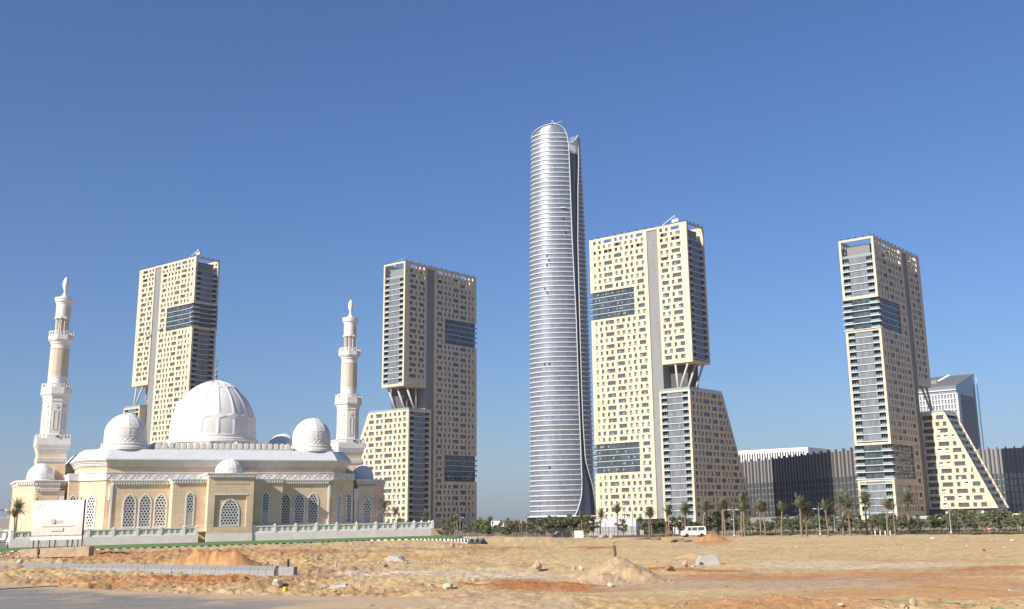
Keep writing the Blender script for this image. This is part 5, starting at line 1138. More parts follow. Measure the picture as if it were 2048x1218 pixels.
def tree_mesh(seed, w_, h, n, mats_w, sz=(.07, .2)):
    R = random.Random(seed); b = MB(); cl = [(R.gauss(0, .5) * w_, R.gauss(0, .5) * w_, h * R.uniform(.05, 1.05), R.uniform(.18, .5)) for _ in range(17)]
    for i in range(n):
        cx_, cy_, cz_, cr = R.choice(cl); d = Vector((R.gauss(0, 1), R.gauss(0, 1), R.gauss(0, 1))).normalized() * cr * w_ * R.random() ** .45
        c = Vector((cx_, cy_, cz_)) + Vector((d.x, d.y, d.z * .8)); s = R.uniform(*sz); u = Vector((R.gauss(0, 1), R.gauss(0, 1), R.gauss(0, .6))).normalized(); v = u.cross(Vector((R.gauss(0, 1), R.gauss(0, 1), R.gauss(0, 1)))).normalized()
        b.quad(c - u * s, c + v * s * .55, c + u * s, c - v * s * .55, m=R.choice(mats_w))
    return b.mesh('crown', LEAF, uv=False)
TREEC = [tree_mesh(11, 1.15, 2.1, 2000, (0, 1, 1, 2)), tree_mesh(12, 1.3, 1.9, 2400, (0, 0, 1)), tree_mesh(13, 1.05, 2.3, 1300, (1, 2, 2, 3)), tree_mesh(14, 1.35, 1.7, 2100, (0, 1, 2)), tree_mesh(15, .85, 1.9, 700, (1, 3, 2)), tree_mesh(16, 1.5, 2.1, 2300, (1, 2, 0, 3))]
tkm = MB(); tkm.tube([(0, 0, -.1), (.05, 0, .8), (0, .05, 1.6), (.1, 0, 2.4)], [.07, .06, .05, .03], 6); tkm.tube([(0, 0, 1.2), (.5, .2, 2.2)], [.04, .02], 5); tkm.tube([(0, 0, 1.3), (-.5, -.1, 2.3)], [.04, .02], 5); TKM = tkm.mesh('trunk', [BARKD], uv=False)
stk = MB(); stk.box((.35, -.04, -.1), (.43, .04, 1.15)); stk.box((-.43, -.04, -.1), (-.35, .04, 1.15)); STK = stk.mesh('stake', [mat('stake_wood', (.5, .42, .32), .8)], uv=False)
R5 = random.Random(5); tcount = 0
TKIND = ['bushy mid-green', 'dense dark', 'open olive', 'broad dark olive', 'thin young', 'wide light green']
def tree(px_, d, s, k, label, group='street trees along the far road'):
    p = on_ground(px_, 1068, d); r = thing('street_tree', label, 'tree', p, R5.random() * 6, group); obj('trunk', TKM, r, None, None, (s, s, s)); zs = R5.uniform(.75, 1.15); obj('crown', TREEC[k], r, (0, 0, R5.uniform(.55, 1.0) * s), None, (s * R5.uniform(.85, 1.2), s * R5.uniform(.85, 1.2), s * zs))
    if R5.random() < .6: obj('stake', STK, r)
rowd = lambda x: float(np.interp(x, [1340, 1600, 1800, 2060], [236, 226, 212, 200]))
ORD = 'first second third fourth fifth sixth seventh eighth ninth tenth eleventh twelfth thirteenth fourteenth fifteenth sixteenth seventeenth eighteenth nineteenth twentieth'.split()
ORD += ['twenty-' + o for o in ORD[:9]] + ['thirtieth'] + ['thirty-' + o for o in ORD[:9]] + ['fortieth'] + ['forty-' + o for o in ORD[:9]]
for row, (off, st) in enumerate(((8, 22.0), (26, 18.0))):
    x = 1352 + row * 7; c_ = 0
    while x < 2075:
        k = R5.randrange(6); s = R5.uniform(.75, 1.1) * (1.0 if row == 0 else 1.2)
        tree(x + R5.uniform(-4, 4), rowd(x) + off + R5.uniform(-3, 5), s, k, '%s tree, %s from the left in the %s street row' % (TKIND[k], ORD[c_], ('front', 'back')[row])); x += st + R5.uniform(-5, 5); c_ += 1
for i_, x in enumerate((884, 897, 906, 921, 931, 940, 953, 962, 990, 999, 1008, 1027, 1036, 1048, 1056)):
    k = (i_ * 5) % 6; tree(x, 296 + (i_ * 7) % 22, .95 + .1 * (i_ % 4), k, '%s bush among palms, %s from the left between second tower and skyscraper' % (TKIND[k], ('first', 'second', 'third', 'fourth', 'fifth', 'sixth', 'seventh', 'eighth', 'ninth', 'tenth', 'eleventh', 'twelfth', 'thirteenth', 'fourteenth', 'fifteenth')[i_]), 'bushes beyond the lawn tip')
for x, k, t, s in ((1018, 1, 'dark bush left of the skyscraper foot, before the far white pavilion', 1.2), (973, 1, 'dark round bush beside the upright palms before the far white pavilion', 1.3), (1064, 3, 'dark tree at the left foot of the silver skyscraper', 1.4), (1090, 0, 'bushy tree before the dark skyscraper podium', 1.5), (1106, 3, 'broad dark tree before the skyscraper podium', 1.5), (1122, 1, 'dense tree beside the white round sign', 1.4), (1140, 2, 'olive tree right of the white round sign', 1.6), (1152, 3, 'dark tree behind the white cabinet', 1.7), (1176, 0, 'bushy tree at the left end of the grey site wall', 1.3), (1187, 4, 'sparse young tree in front of the grey site wall', 1.5), (1246, 4, 'thin leaning young tree in front of the grey site wall', 1.7), (1293, 2, 'olive tree at the dark end of the site wall', 1.5), (1322, 1, 'dense tree right of the site wall', 1.3), (1345, 3, 'broad tree beside the white sign left of the van', 1.4), (1437, 1, 'large dark glossy tree beside the sand heap', 2.0)):
    tree(x, 250 if x < 1160 else 236, s, k, t)
HEDGE = MB(); R6 = random.Random(9)
for i in range(9000):
    x = R6.uniform(1500, 2090); d = rowd(x) - 1.5 + R6.uniform(-1.2, 1.2); dens = 1 if x > 1860 or 1640 < x < 1770 else .35
    if R6.random() > dens: continue
    p = atd(x, 1068, d); zg = 0.0; s = R6.uniform(.05, .11); c = Vector((p.x, p.y, R6.uniform(.02, .42 if x > 1860 else .22))); u = Vector((R6.gauss(0, 1), R6.gauss(0, 1), R6.gauss(0, 1))).normalized(); v = u.orthogonal().normalized(); HEDGE.quad(c - u * s, c + v * s, c + u * s, c - v * s, m=R6.choice((0, 1, 2)))
tag(HEDGE.build('low_hedge', LEAF, None, uv=False), 'low clipped green hedge strip at the edge of the far road', 'hedge', None, 'stuff')
GB = MB()
for i in range(30): a, e = atd(1480 + i * 20, 1068, rowd(1480 + i * 20) - 3), atd(1500 + i * 20, 1068, rowd(1500 + i * 20) - 3); a2, e2 = atd(1480 + i * 20, 1068, rowd(1480 + i * 20) + 40), atd(1500 + i * 20, 1068, rowd(1500 + i * 20) + 40); GB.quad((a.x, a.y, .06), (e.x, e.y, .06), (e2.x, e2.y, .07), (a2.x, a2.y, .07))
tag(GB.build('verge', [mat('verge_grass', (.06, .085, .03), .9, noise=.3, nscale=1.2)], None), None, None, None, 'structure')
# ================================================================ street furniture, site wall, van, signs
def lamp(px_, py_, topy, label, arms=2, d=None):
    p = on_ground(px_, py_, d); H = atd(px_ + (0), topy, math.hypot(p.x, p.y)).z - p.z; r = thing('street_lamp', label, 'lamp post', p, 0, 'street lamps along the far road')
    b = MB(); b.lathe([(.16, 0), (.16, .5), (.1, .55), (.06, H)], 10); b.build('pole', [STEEL], r, smooth=True, uv=False)
    for s_ in ((-1, 1) if arms == 2 else (1,)):
        b = MB(); b.tube([(0, 0, H - .7), (s_ * .5, 0, H - .55)], .035, 6); b.build('arm', [STEEL], r, uv=False)
        b = MB(); b.box((min(s_ * .4, s_ * 1.0), -.12, H - .58), (max(s_ * .4, s_ * 1.0), .12, H - .47)); b.build('lamp_head', [WHITEM], r, uv=False)
lamp(1469, 1075, 1013, 'pale two-armed lamp post right of the orange sand heap'); lamp(1641, 1073, 1011, 'pale two-armed lamp post before the dark finned block'); lamp(1903, 1069, 1008, 'leaning pale lamp post before the sloping block', 1); lamp(920, 1072, 1031, 'single-arm lamp post beyond the paved tip of the lawn', 1)
for x, t, lb in ((1460, 1034, 'thin grey lamp post just behind the tall palms right of the heap'), (1565, 1031, 'thin lamp post behind the palms before the dark block'), (1671, 1029, 'thin lamp post between palms before the dark block'), (1709, 1031, 'thin lamp post left of the rightmost tower'), (1266, 1021, 'dark curved lamp post at the corner of the grey site wall'), (1212, 1045, 'thin dark pole before the grey site wall'), (1933, 1045, 'thin dark pole among the trees right of the leaning lamp')): lamp(x, 1073, t, lb, 1, 245)
# fence of dark posts and rails behind the trees
fr = thing('wire_fence', 'dark wire fence running behind the street trees', 'fence'); fp = MB(); fp.box((-.04, -.04, 0), (.04, .04, 2.1)); FPM = fp.mesh('fence_post', [DARKM], uv=False)
fpts = []; x = 884
while x < 2080: d = 243 + max(0, (1060 - x)) * .28 if x < 1340 else rowd(x) + 13; p = atd(x, 1068, d); fpts.append(Vector((p.x, p.y, 0))); obj('fence_post', FPM, fr, (p.x, p.y, 0)); x += 11.5
WIRE = mat('fence_wire', (.05, .055, .06), .6, alpha=.38)
for zz in (.15, 1.05, 2.0):
    b = MB()
    for a, e in zip(fpts[:-1], fpts[1:]): b.tube([a + Vector((0, 0, zz)), e + Vector((0, 0, zz))], .022, 4)
    b.build('fence_rail', [DARKM], fr, uv=False)
b = MB()
for a, e in zip(fpts[:-1], fpts[1:]): b.quad(a + Vector((0, .05, .1)), e + Vector((0, .05, .1)), e + Vector((0, .05, 2.0)), a + Vector((0, .05, 2.0)))
b.build('wire_mesh', [WIRE], fr, uv=False)
# grey site wall with a dark return
def wall_between(name, xa, xb, d0, d1, topy, m_, label, cat, side=None):
    a, e = atd(xa, 1070, d0), atd(xb, 1070, d1); zt = atd((xa + xb) / 2, topy, (d0 + d1) / 2).z; o = Vector((a.x, a.y, 0)); v = Vector((e.x - a.x, e.y - a.y, 0)); l = v.length; r = thing(name, label, cat, o, math.atan2(v.y, v.x)); n = max(2, int(l / 2.4))
    for k in range(n): b = MB(); b.box((l * k / n + .012, 0, -.2), (l * (k + 1) / n - .012, .14, zt)); b.build('panel', [m_], r)
    b = MB(); b.box((0, .141, 0), (l, 8, zt - .1), 0); b.build('hut', [side or m_], r); return r, l, zt
HOARD = mat('grey_hoarding', (.50, .51, .55), .6, noise=.04); HOARDD = mat('shaded_hoarding', (.10, .10, .115), .6)  # return wall: its shade is put into a darker copy of the grey
r, l, zt = wall_between('site_wall', 1178, 1273, 262, 258, 1038.5, HOARD, 'pale grey panelled site wall below the middle tower', 'wall')
for k in range(9): b = MB(); b.box((l * .4 + k * .62, -.02, zt + .05), (l * .4 + k * .62 + .34, .06, zt + random.choice((.5, .75, .75)))); b.build('sign_letter', [WHITEM], r, uv=False)
for a in (.35, .62): b = MB(); b.box((l * a, -.05, zt - 1.1), (l * a + .7, -.01, zt - .98)); b.build('wall_light', [WHITEM], r, uv=False)
wall_between('site_wall', 1274, 1331, 259, 275, 1037.5, HOARDD, 'dark shaded site wall right of the pale grey wall', 'wall')
def cabinet(px_, py_, w_, h, label, m_=WPAINT, dd=.5):
    p = on_ground(px_, py_); r = thing('cabinet', label, 'cabinet', p); b = MB(); b.box((-w_ / 2, -dd / 2, -.1), (w_ / 2, dd / 2, h)); b.box((-w_ / 2 - .04, -dd / 2 - .04, h), (w_ / 2 + .04, dd / 2 + .04, h + .06)); b.build('body', [m_], r, uv=False)
    b = MB(); b.box((-.01, -dd / 2 - .02, .1), (.01, -dd / 2 - .001, h - .1), 0); b.box((.08, -dd / 2 - .04, h * .5), (.12, -dd / 2 - .001, h * .6)); b.build('door_seam', [CORE], r, uv=False)
cabinet(1158, 1075, 1.9, 1.35, 'white double cabinet left of the grey site wall'); cabinet(1284, 1074, .75, 1.35, 'pale concrete cabinet at the dark end of the site wall', CONC)
p = on_ground(1114, 1074); r = thing('round_sign', 'white rounded sign board at the skyscraper foot', 'sign', p); b = MB(); pr = [(-.35, 0), (.35, 0), (.35, 1.2), (.22, 1.75), (0, 2.0), (-.22, 1.55), (-.35, .9)]; b.loft([[(x_, -.06, z_) for x_, z_ in pr], [(x_, .06, z_) for x_, z_ in pr]]); b.build('board', [WPAINT], r, uv=False); b = MB(); b.loft([[(.12 + .16 * math.cos(t), -.075, .85 + .16 * math.sin(t)) for t in np.linspace(0, 6.28, 12, endpoint=False)], [(.12 + .16 * math.cos(t), -.062, .85 + .16 * math.sin(t)) for t in np.linspace(0, 6.28, 12, endpoint=False)]]); b.build('emblem', [BPAINT], r, uv=False)
p = on_ground(1352, 1072); r = thing('gate_sign', 'white gate sign left of the white van', 'sign', p); b = MB(); b.box((-.55, -.06, .4), (.3, .06, 1.7)); b.box((.3, -.06, .4), (.55, .06, 1.2)); b.build('board', [WPAINT], r, uv=False); b = MB(); b.box((-.45, -.03, -.1), (-.4, .03, .4)); b.box((.4, -.03, -.1), (.45, .03, .4)); b.build('post', [STEEL], r, uv=False)
# no-entry sign
RED_ = mat('sign_red', (.55, .03, .03), .5); p = on_ground(1979, 1069); r = thing('no_entry_sign', 'round red no-entry sign on a post among the trees', 'sign', p)
H = atd(1979, 1057.5, math.hypot(p.x, p.y)).z - p.z; b = MB(); b.lathe([(.03, -.1), (.03, H)], 8); b.build('post', [STEEL], r, uv=False); b = MB(); C_ = [(.34 * math.cos(t), .34 * math.sin(t)) for t in np.linspace(0, 2 * math.pi, 28, endpoint=False)]; b.loft([[(x_, -.06, H + z_) for x_, z_ in C_], [(x_, -.03, H + z_) for x_, z_ in C_]]); b.build('disc', [RED_], r, uv=False); b = MB(); b.box((-.25, -.075, H - .06), (.25, -.061, H + .06)); b.build('white_bar', [WPAINT], r, uv=False)
# bollards
for i, x in enumerate((1761, 1771, 1781, 1751)):
    p = on_ground(x, 1072.5); r = thing('bollard', 'pale %s bollard of the four before the rightmost tower' % ('second', 'third', 'rightmost', 'leftmost')[i], 'bollard', p, 0, 'bollards'); b = MB(); b.lathe([(.1, 0), (.1, .75), (.07, .85), (.02, .88)], 12); b.build('shaft', [WPAINT], r, smooth=True, uv=False); b = MB(); b.lathe([(.14, 0), (.14, .06)], 12); b.build('foot', [CONC], r, uv=False)
# white van, half hidden by the berm
def van(px_, py_, d, rz, label, L_=4.6, paint=WPAINT):
    p = on_ground(px_, py_, d); r = thing('van', label, 'van', p, rz); h = L_ / 2; s = [(-h, .35), (-h, 1.0), (-h + .1, 1.15), (-h + .85, 1.9), (-h + 1.1, 2.02), (h - .25, 2.02), (h - .05, 1.85), (h, 1.2), (h, .35)]
    b = MB(); n = len(s); inn = lambda y_, z: y_ * (1 - .1 * max(0, z - 1.1)); b.loft([[(x_, inn(-.85, z), z) for x_, z in s], [(x_, inn(.85, z), z) for x_, z in s]]); b.build('body', [paint], r, uv=False)
    for x0, x1 in ((-h + 1.0, -h + 1.75), (-h + 1.85, -h + 2.9), (-h + 3.0, h - .3)):
        b = MB(); b.quad((x0, -.845, 1.22), (x1, -.845, 1.22), (x1, -.79, 1.82), (x0 + .12, -.79, 1.82)); b.quad((x0, .845, 1.22), (x1, .845, 1.22), (x1, .79, 1.82), (x0 + .12, .79, 1.82)); b.build('side_window', [GLASS], r, uv=False)
    b = MB(); b.quad((-h + .15, -.76, 1.2), (-h + .15, .76, 1.2), (-h + .8, .7, 1.84), (-h + .8, -.7, 1.84)); o = b.build('windscreen', [GLASS], r, uv=False); o.location = (-.03, 0, .01)
    for x_ in (-h + .8, h - .85):
        for y_ in (-.84, .84):
            b = MB(); b.loft([[(x_ + .34 * math.cos(t), y_ - .1, .34 + .34 * math.sin(t)) for t in np.linspace(0, 6.283, 20, endpoint=False)], [(x_ + .34 * math.cos(t), y_ + .1, .34 + .34 * math.sin(t)) for t in np.linspace(0, 6.283, 20, endpoint=False)]]); b.build('wheel', [BPAINT], r, uv=False)
    for y_ in (-.6, .6): b = MB(); b.box((-h - .02, y_ - .14, .75), (-h + .02, y_ + .14, .92)); b.build('headlight', [WHITEM], r, uv=False)
van(1387, 1074, 222, rad(8), 'white van parked behind the orange sand heap'); p = on_ground(1124, 1074)
def car(px_, py_, label, m_):
    p = on_ground(px_, py_); r = thing('car', label, 'car', p, .2); s = [(-2, .3), (-2, .75), (-1.2, .85), (-.6, 1.35), (.8, 1.35), (1.5, .9), (2, .8), (2, .3)]; b = MB(); b.loft([[(x_, -.8, z) for x_, z in s], [(x_, .8, z) for x_, z in s]]); b.build('body', [m_], r, uv=False)
    for x0, x1 in ((-1.0, .05), (.12, 1.2)): b = MB(); b.quad((x0, -.81, .88), (x1, -.81, .88), (min(x1, .75), -.81, 1.28), (max(x0, -.6), -.81, 1.28)); b.build('side_window', [GLASS], r, uv=False)
    for x_ in (-1.25, 1.25):
        for y_ in (-.78, .78): b = MB(); b.loft([[(x_ + .3 * math.cos(t), y_ + o_, .3 + .3 * math.sin(t)) for t in np.linspace(0, 6.283, 16, endpoint=False)] for o_ in (-.09, .09)]); b.build('wheel', [BPAINT], r, uv=False)
car(1124, 1076, 'dark car mostly hidden behind the sand at the skyscraper foot', mat('car_paint', (.03, .035, .05), .3))
# low rusty sheet edging in front of the site wall
ed = thing('steel_edging', 'low rusty steel edging in front of the site wall and van', 'edging'); RUST = mat('rusty_steel', (.12, .075, .05), .8, noise=.3); em_ = MB(); em_.box((-.62, -.03, 0), (.62, .03, .42)); EM = em_.mesh('sheet', [RUST], uv=False)
x = 1228
while x < 1412: p = atd(x, 1075, 231); obj('sheet', EM, ed, (p.x, p.y, .02 + .03 * random.random()), random.uniform(-.05, .05)); x += 11.8
# pale canopy and terrace of the rightmost tower's podium
cv = thing('entrance_canopy', 'long pale canopy at the foot of the rightmost tower', 'canopy'); a, e = atd(1818, 1030, 520), atd(1992, 1030, 470); za = atd(1900, 1034, 495).z; v = Vector((e.x - a.x, e.y - a.y, 0)); u = v.normalized(); nrm = Vector((-u.y, u.x, 0))
CP = lambda s_, t, z: Vector((a.x, a.y, 0)) + u * s_ + nrm * t + Vector((0, 0, z)); b = MB(); b.box((0, 0, za - .6), (v.length, 9, za + .55), 0, CP); b.build('slab', [HOARD], cv, uv=False)
for k in range(6): b = MB(); b.box((k * v.length / 5.2, .8, 0), (k * v.length / 5.2 + .5, 1.3, za - .6), 0, CP); b.build('post', [CORE], cv, uv=False)
b = MB(); b.box((0, 8.9, 0), (v.length, 9.2, za - .6), 0, CP); b.build('glass_wall', [DGLASS], cv, uv=False)
cv2 = thing('parking_canopy', 'pale flat canopy at the right edge below the dark block', 'canopy'); a, e = atd(2010, 1030, 470), atd(2120, 1030, 450); za = atd(2030, 1030, 468).z; v = Vector((e.x - a.x, e.y - a.y, 0)); u = v.normalized(); nrm = Vector((-u.y, u.x, 0)); b = MB(); b.box((0, 0, za - .3), (v.length, 8, za + .55), 0, CP); b.build('slab', [WSTONE], cv2, uv=False); b = MB(); b.box((.5, 6, 0), (v.length, 6.3, za - .3), 0, CP); b.build('wall', [CORE], cv2, uv=False)
for k in range(4): b = MB(); b.box((1 + k * 6, .6, 0), (1.5 + k * 6, 1.1, za - .3), 0, CP); b.build('post', [CORE], cv2, uv=False)
# low podium before the dark finned block
pd = thing('podium', 'low grey podium before the left part of the dark finned block', 'podium'); a, e = atd(1500, 1030, 640), atd(1590, 1030, 640); za = atd(1540, 1034, 640).z; v = Vector((e.x - a.x, e.y - a.y, 0)); u = v.normalized(); nrm = Vector((-u.y, u.x, 0)); b = MB(); b.box((0, 0, za - 3), (v.length, 12, za), 0, CP); b.build('fascia', [PENT], pd, uv=False)
for k in range(5): b = MB(); b.box((2 + k * 6, .5, 0), (6 + k * 6, .8, za - 3), 0, CP); b.build('opening', [DGLASS], pd, uv=False)
b = MB(); b.box((0, 1.0, 0), (v.length, 12, za - 3.01), 0, CP); b.build('wall', [CORE], pd, uv=False)
# far white pavilion and left-edge buildings
def pavilion(xa, xb, d, topy, label, m_=WPAINT):
    global a, u, nrm
    a, e = atd(xa, 1045, d), atd(xb, 1045, d * .99); z = atd(xa, topy, d).z; v = Vector((e.x - a.x, e.y - a.y, 0)); u = v.normalized(); nrm = Vector((-u.y, u.x, 0)); r = thing('pavilion', label, 'building'); l = v.length; b = MB(); b.box((-.5, -.5, z - 2.6), (l + .5, 20, z), 0, CP); b.build('roof_slab', [m_], r, uv=False)
    b = MB(); b.box((.5, .6, 0), (l - .5, 19, z - 2.6), 0, CP); b.build('glass_wall', [DGLASS], r, uv=False)
    for k in range(int(l / 4) + 1): b = MB(); b.box((k * 4 + .2, .0, 0), (k * 4 + .7, .55, z - 2.6), 0, CP); b.build('column', [m_], r, uv=False)
pavilion(952, 1008, 560, 1043, 'far white flat-roofed pavilion between the second tower and the skyscraper'); pavilion(1003, 1050, 600, 1046, 'far small white building left of the skyscraper podium')
mp = atd(1053.5, 1046, 900); r = thing('mast', 'thin distant mast left of the skyscraper', 'mast', (mp.x, mp.y, 0)); H = atd(1053.5, 1019, 900).z; b = MB(); b.tube([(0, 0, 0), (0, 0, H)], .35, 6); b.build('pole', [CORE], r, uv=False); b = MB(); b.box((-1.5, -1.5, H - 5), (1.5, 1.5, H - 2.5)); b.build('head', [CORE], r, uv=False)
bl = atd(-30, 1040, 300); r = thing('annex_building', 'cream annex wall at the far left edge behind the terrace', 'building', (bl.x, bl.y, 0), rad(24)); zt = atd(8, 1036, 300).z
b = MB(); b.box((-10, 0, 0), (6.6, 10, zt), 0); b.box((-10, -.05, zt), (6.65, 10.05, zt + .15), 1); b.build('wall', [STONE, WSTONE], r)
tw = atd(18, 1040, 300); r = thing('vent_tower', 'small concrete vent tower with flared round head at far left', 'tower', (tw.x, tw.y, 0)); z1 = atd(18, 1018, 300).z; b = MB(); b.lathe([(.42, 2), (.42, z1 - 1.4), (.5, z1 - 1.1), (.9, z1 - .75), (.95, z1 - .6), (1.15, z1 - .5), (1.15, z1)], 20); b.build('shaft', [CONC], r, uv=False); b = MB(); b.box((-1.8, -1, z1 - .35), (-1.1, -.3, z1 - .1)); b.build('lamp', [DARKM], r, uv=False); b = MB(); b.box((-1.5, -1.5, 0), (2.0, 1.5, atd(18, 1036, 300).z)); b.build('base', [PENT], r, uv=False)
st = M0 + AD * -38.2 + BD * 2; r = thing('entrance_steps', 'grey entrance steps at the left end of the mosque terrace', 'steps', st, MRZ)
for k in range(9): b = MB(); b.box((-5, -2.5 + k * .34, -.4), (3.0, 2.5, .0 + k * .15)); b.build('step', [CONC if k % 2 else CONCD], r, uv=False)
b = MB(); b.tube([(-5, -1.5, 2.2), (-1, -1.2, 2.3), (3, -1.0, 2.45)], .09, 8); b.tube([(0.4, -1.2, .3), (.4, -1.2, 2.3)], .06, 6); b.build('handrail', [STEEL], r, uv=False)
ar = M0 + AD * -40 + BD * 6; r = thing('curved_canopy', 'white curved porch canopy at the far left edge', 'canopy', ar, MRZ); b = MB(); pr = [(-6, 3.2), (-3, 4.4), (0, 4.9), (1.8, 4.7), (3, 3.9), (4.6, 2.6), (4.3, 2.4), (2.6, 3.3), (1.2, 3.9), (-1, 4.0), (-3.5, 3.4), (-6, 2.2)]; b.loft([[(x_, 0, z_) for x_, z_ in pr], [(x_, 4, z_) for x_, z_ in pr]]); b.build('shell', [WSTONE], r, uv=False); b = MB(); b.box((-6, 3.5, 0), (2, 3.9, 3.6)); b.build('back_wall', [PENT], r, uv=False)
for x_ in (-4.5, .5): b = MB(); b.box((x_, .3, 0), (x_ + .4, .7, 3.4)); b.build('pillar', [WSTONE], r, uv=False)
# ================================================================ billboard on its concrete footing
VIN = bpy.data.materials.new('faded_vinyl'); VIN.use_nodes = True
def _vin():
    n = VIN.node_tree; b = n.nodes['Principled BSDF']; tc = n.nodes.new('ShaderNodeTexCoord'); sp = n.nodes.new('ShaderNodeSeparateXYZ'); n.links.new(tc.outputs['Object'], sp.inputs[0])
    r = n.nodes.new('ShaderNodeMapRange'); r.inputs[1].default_value = 0; r.inputs[2].default_value = 4.4; n.links.new(sp.outputs[2], r.inputs[0])
    ns = n.nodes.new('ShaderNodeTexNoise'); ns.inputs['Scale'].default_value = .7; ns.inputs['Detail'].default_value = 5; n.links.new(tc.outputs['Object'], ns.inputs[0])
    ad = n.nodes.new('ShaderNodeMath'); ad.operation = 'ADD'; n.links.new(r.outputs[0], ad.inputs[0]); mu = n.nodes.new('ShaderNodeMath'); mu.operation = 'MULTIPLY_ADD'; mu.inputs[1].default_value = .8; mu.inputs[2].default_value = -.4; n.links.new(ns.outputs[0], mu.inputs[0]); n.links.new(mu.outputs[0], ad.inputs[1])
    cr = n.nodes.new('ShaderNodeValToRGB'); e = cr.color_ramp.elements; e[0].position = .0; e[0].color = (.72, .58, .51, 1); e[1].position = .7; e[1].color = (.78, .75, .72, 1); n.links.new(ad.outputs[0], cr.inputs[0]); n.links.new(cr.outputs[0], b.inputs['Base Color']); b.inputs['Roughness'].default_value = .6
    bn = n.nodes.new('ShaderNodeBump'); bn.inputs['Strength'].default_value = .1; n2 = n.nodes.new('ShaderNodeTexNoise'); n2.inputs['Scale'].default_value = .9; n.links.new(tc.outputs['Object'], n2.inputs[0]); n.links.new(n2.outputs[0], bn.inputs['Height']); n.links.new(bn.outputs[0], b.inputs['Normal'])
_vin()
BAZ = rad(82); BAD = Vector((math.sin(BAZ), math.cos(BAZ), 0)); BN = Vector((-math.cos(BAZ), math.sin(BAZ), 0)); BC = atd(116, 1036, 176)
def bb(px_, py_):       # pixel -> billboard plane
    r_ = ray(px_, py_); n_ = np.array(BN); t = ((np.array(BC) - [0, 0, HCAM]) @ n_) / (r_ @ n_); return Vector(np.array([0, 0, HCAM]) + r_ * t)
c = [bb(62, 1071.5), bb(163.5, 1069.8), bb(173.2, 999), bb(72.3, 1001.7)]
wd = (c[1] - c[0]).dot(BAD); zb_ = (c[0].z + c[1].z) / 2; ht = (c[2].z + c[3].z) / 2 - zb_
gb = ground_z(c[0].x + 2, c[0].y + 1); BB = thing('billboard', 'faded blank billboard on steel legs in front of the mosque', 'billboard', (c[0].x, c[0].y, zb_), math.atan2(BAD.y, BAD.x))
nx_ = 24; nz_ = 16; b = MB(); wv = lambda x_, z_: -.03 * math.sin(x_ * 1.1 + z_) * math.sin(z_ * .9 + .5)
for i in range(nx_):
    for j in range(nz_):
        q = [(wd * (i + a) / nx_, ht * (j + e) / nz_) for a, e in ((0, 0), (1, 0), (1, 1), (0, 1))]; b.quad(*[(x_, wv(x_, z_), z_) for x_, z_ in q])
b.build('vinyl_sheet', [VIN], BB, smooth=True, uv=False)
b = MB(); b.box((-.05, .12, -.05), (wd + .05, .25, .1)); b.box((-.05, .12, ht - .12), (wd + .05, .25, ht + .02)); b.box((wd - .1, .1, -.1), (wd + .12, .35, ht + .03)); b.box((-.05, .12, 0), (.08, .25, ht)); b.build('frame', [DARKM], BB, uv=False)
b = MB(); b.box((-.06, -.08, -.62), (wd + .06, .05, -.1)); b.build('white_skirt', [WPAINT], BB, uv=False)
for k, x_ in enumerate((.35, .8, 2.5, 3.0, 4.9, 5.3, wd - .5, wd - .12)):
    yy = .2 if k % 2 == 0 else .9; b = MB(); b.box((x_ - .06, yy - .06, -2.6), (x_ + .06, yy + .06, ht + .35 if k in (0, 4, 6) else -.1)); b.build('leg', [DARKM], BB, uv=False)
for x0, x1 in ((-.1, -.9), (1.0, 1.6), (2.3, 1.7), (3.2, 3.7), (4.8, 4.3), (wd, wd + .8), (5.5, 6.0)): b = MB(); b.tube([(x0, .3, -.5), (x1, .5, -2.3)], .022, 5); b.build('guy_wire', [DARKM], BB, uv=False)
EMB = mat('faded_print', (.735, .69, .645), .6); EMG = mat('emblem_grey', (.42, .37, .34), .6); WLET = mat('print_white', (.785, .735, .695), .6); PINKP = mat('print_pink', (.755, .66, .61), .6)
b = MB(); cxx, czz = wd * .12, ht * .85
for r0, r1 in ((.5, .55), (.36, .38)):
    for t in range(28):
        a0, a1 = rad(180 + t * 8), rad(188 + t * 8); b.quad(*[(cxx + r_ * math.cos(q), -.12, czz + r_ * math.sin(q)) for r_, q in ((r0, a0), (r1, a0), (r1, a1), (r0, a1))])
for z_ in (-.2, -.05, .1, .24): b.box((cxx - .2, -.122, czz + z_), (cxx + .2, -.12, czz + z_ + .05))
b.build('faded_crest', [EMB], BB, uv=False)
b = MB(); ex, ez = wd * .385, ht * .345; b.box((ex, -.13, ez), (ex + .48, -.11, ez + .52)); b.build('square_emblem', [EMG], BB, uv=False)
b = MB(); b.loft([[(ex + .24 + .13 * math.cos(t), -.14, ez + .26 + .18 * math.sin(t)) for t in np.linspace(0, 6.283, 18, endpoint=False)], [(ex + .24 + .13 * math.cos(t), -.131, ez + .26 + .18 * math.sin(t)) for t in np.linspace(0, 6.283, 18, endpoint=False)]]); b.build('oval_mark', [WLET], BB, uv=False)
b = MB(); b.box((ex + .23, -.145, ez + .16), (ex + .26, -.141, ez + .36)); b.build('oval_slot', [EMG], BB, uv=False)
for x0, x1, z0, m_ in ((.47, .6, .42, PINKP), (.47, .6, .37, PINKP), (.2, .82, .26, WLET), (.37, .62, .13, WLET)): b = MB(); b.box((wd * x0, -.112, ht * z0), (wd * x1, -.11, ht * z0 + (.08 if m_ is PINKP else .1 if z0 > .2 else .45))); b.build('faded_text_line', [m_], BB, uv=False)
for k in range(2): b = MB(); b.box((wd * .43 + k * .12, -.117, ht * .15), (wd * .43 + k * .12 + .04, -.1125, ht * .15 + .28)); b.build('faded_text_mark', [EMB], BB, uv=False)
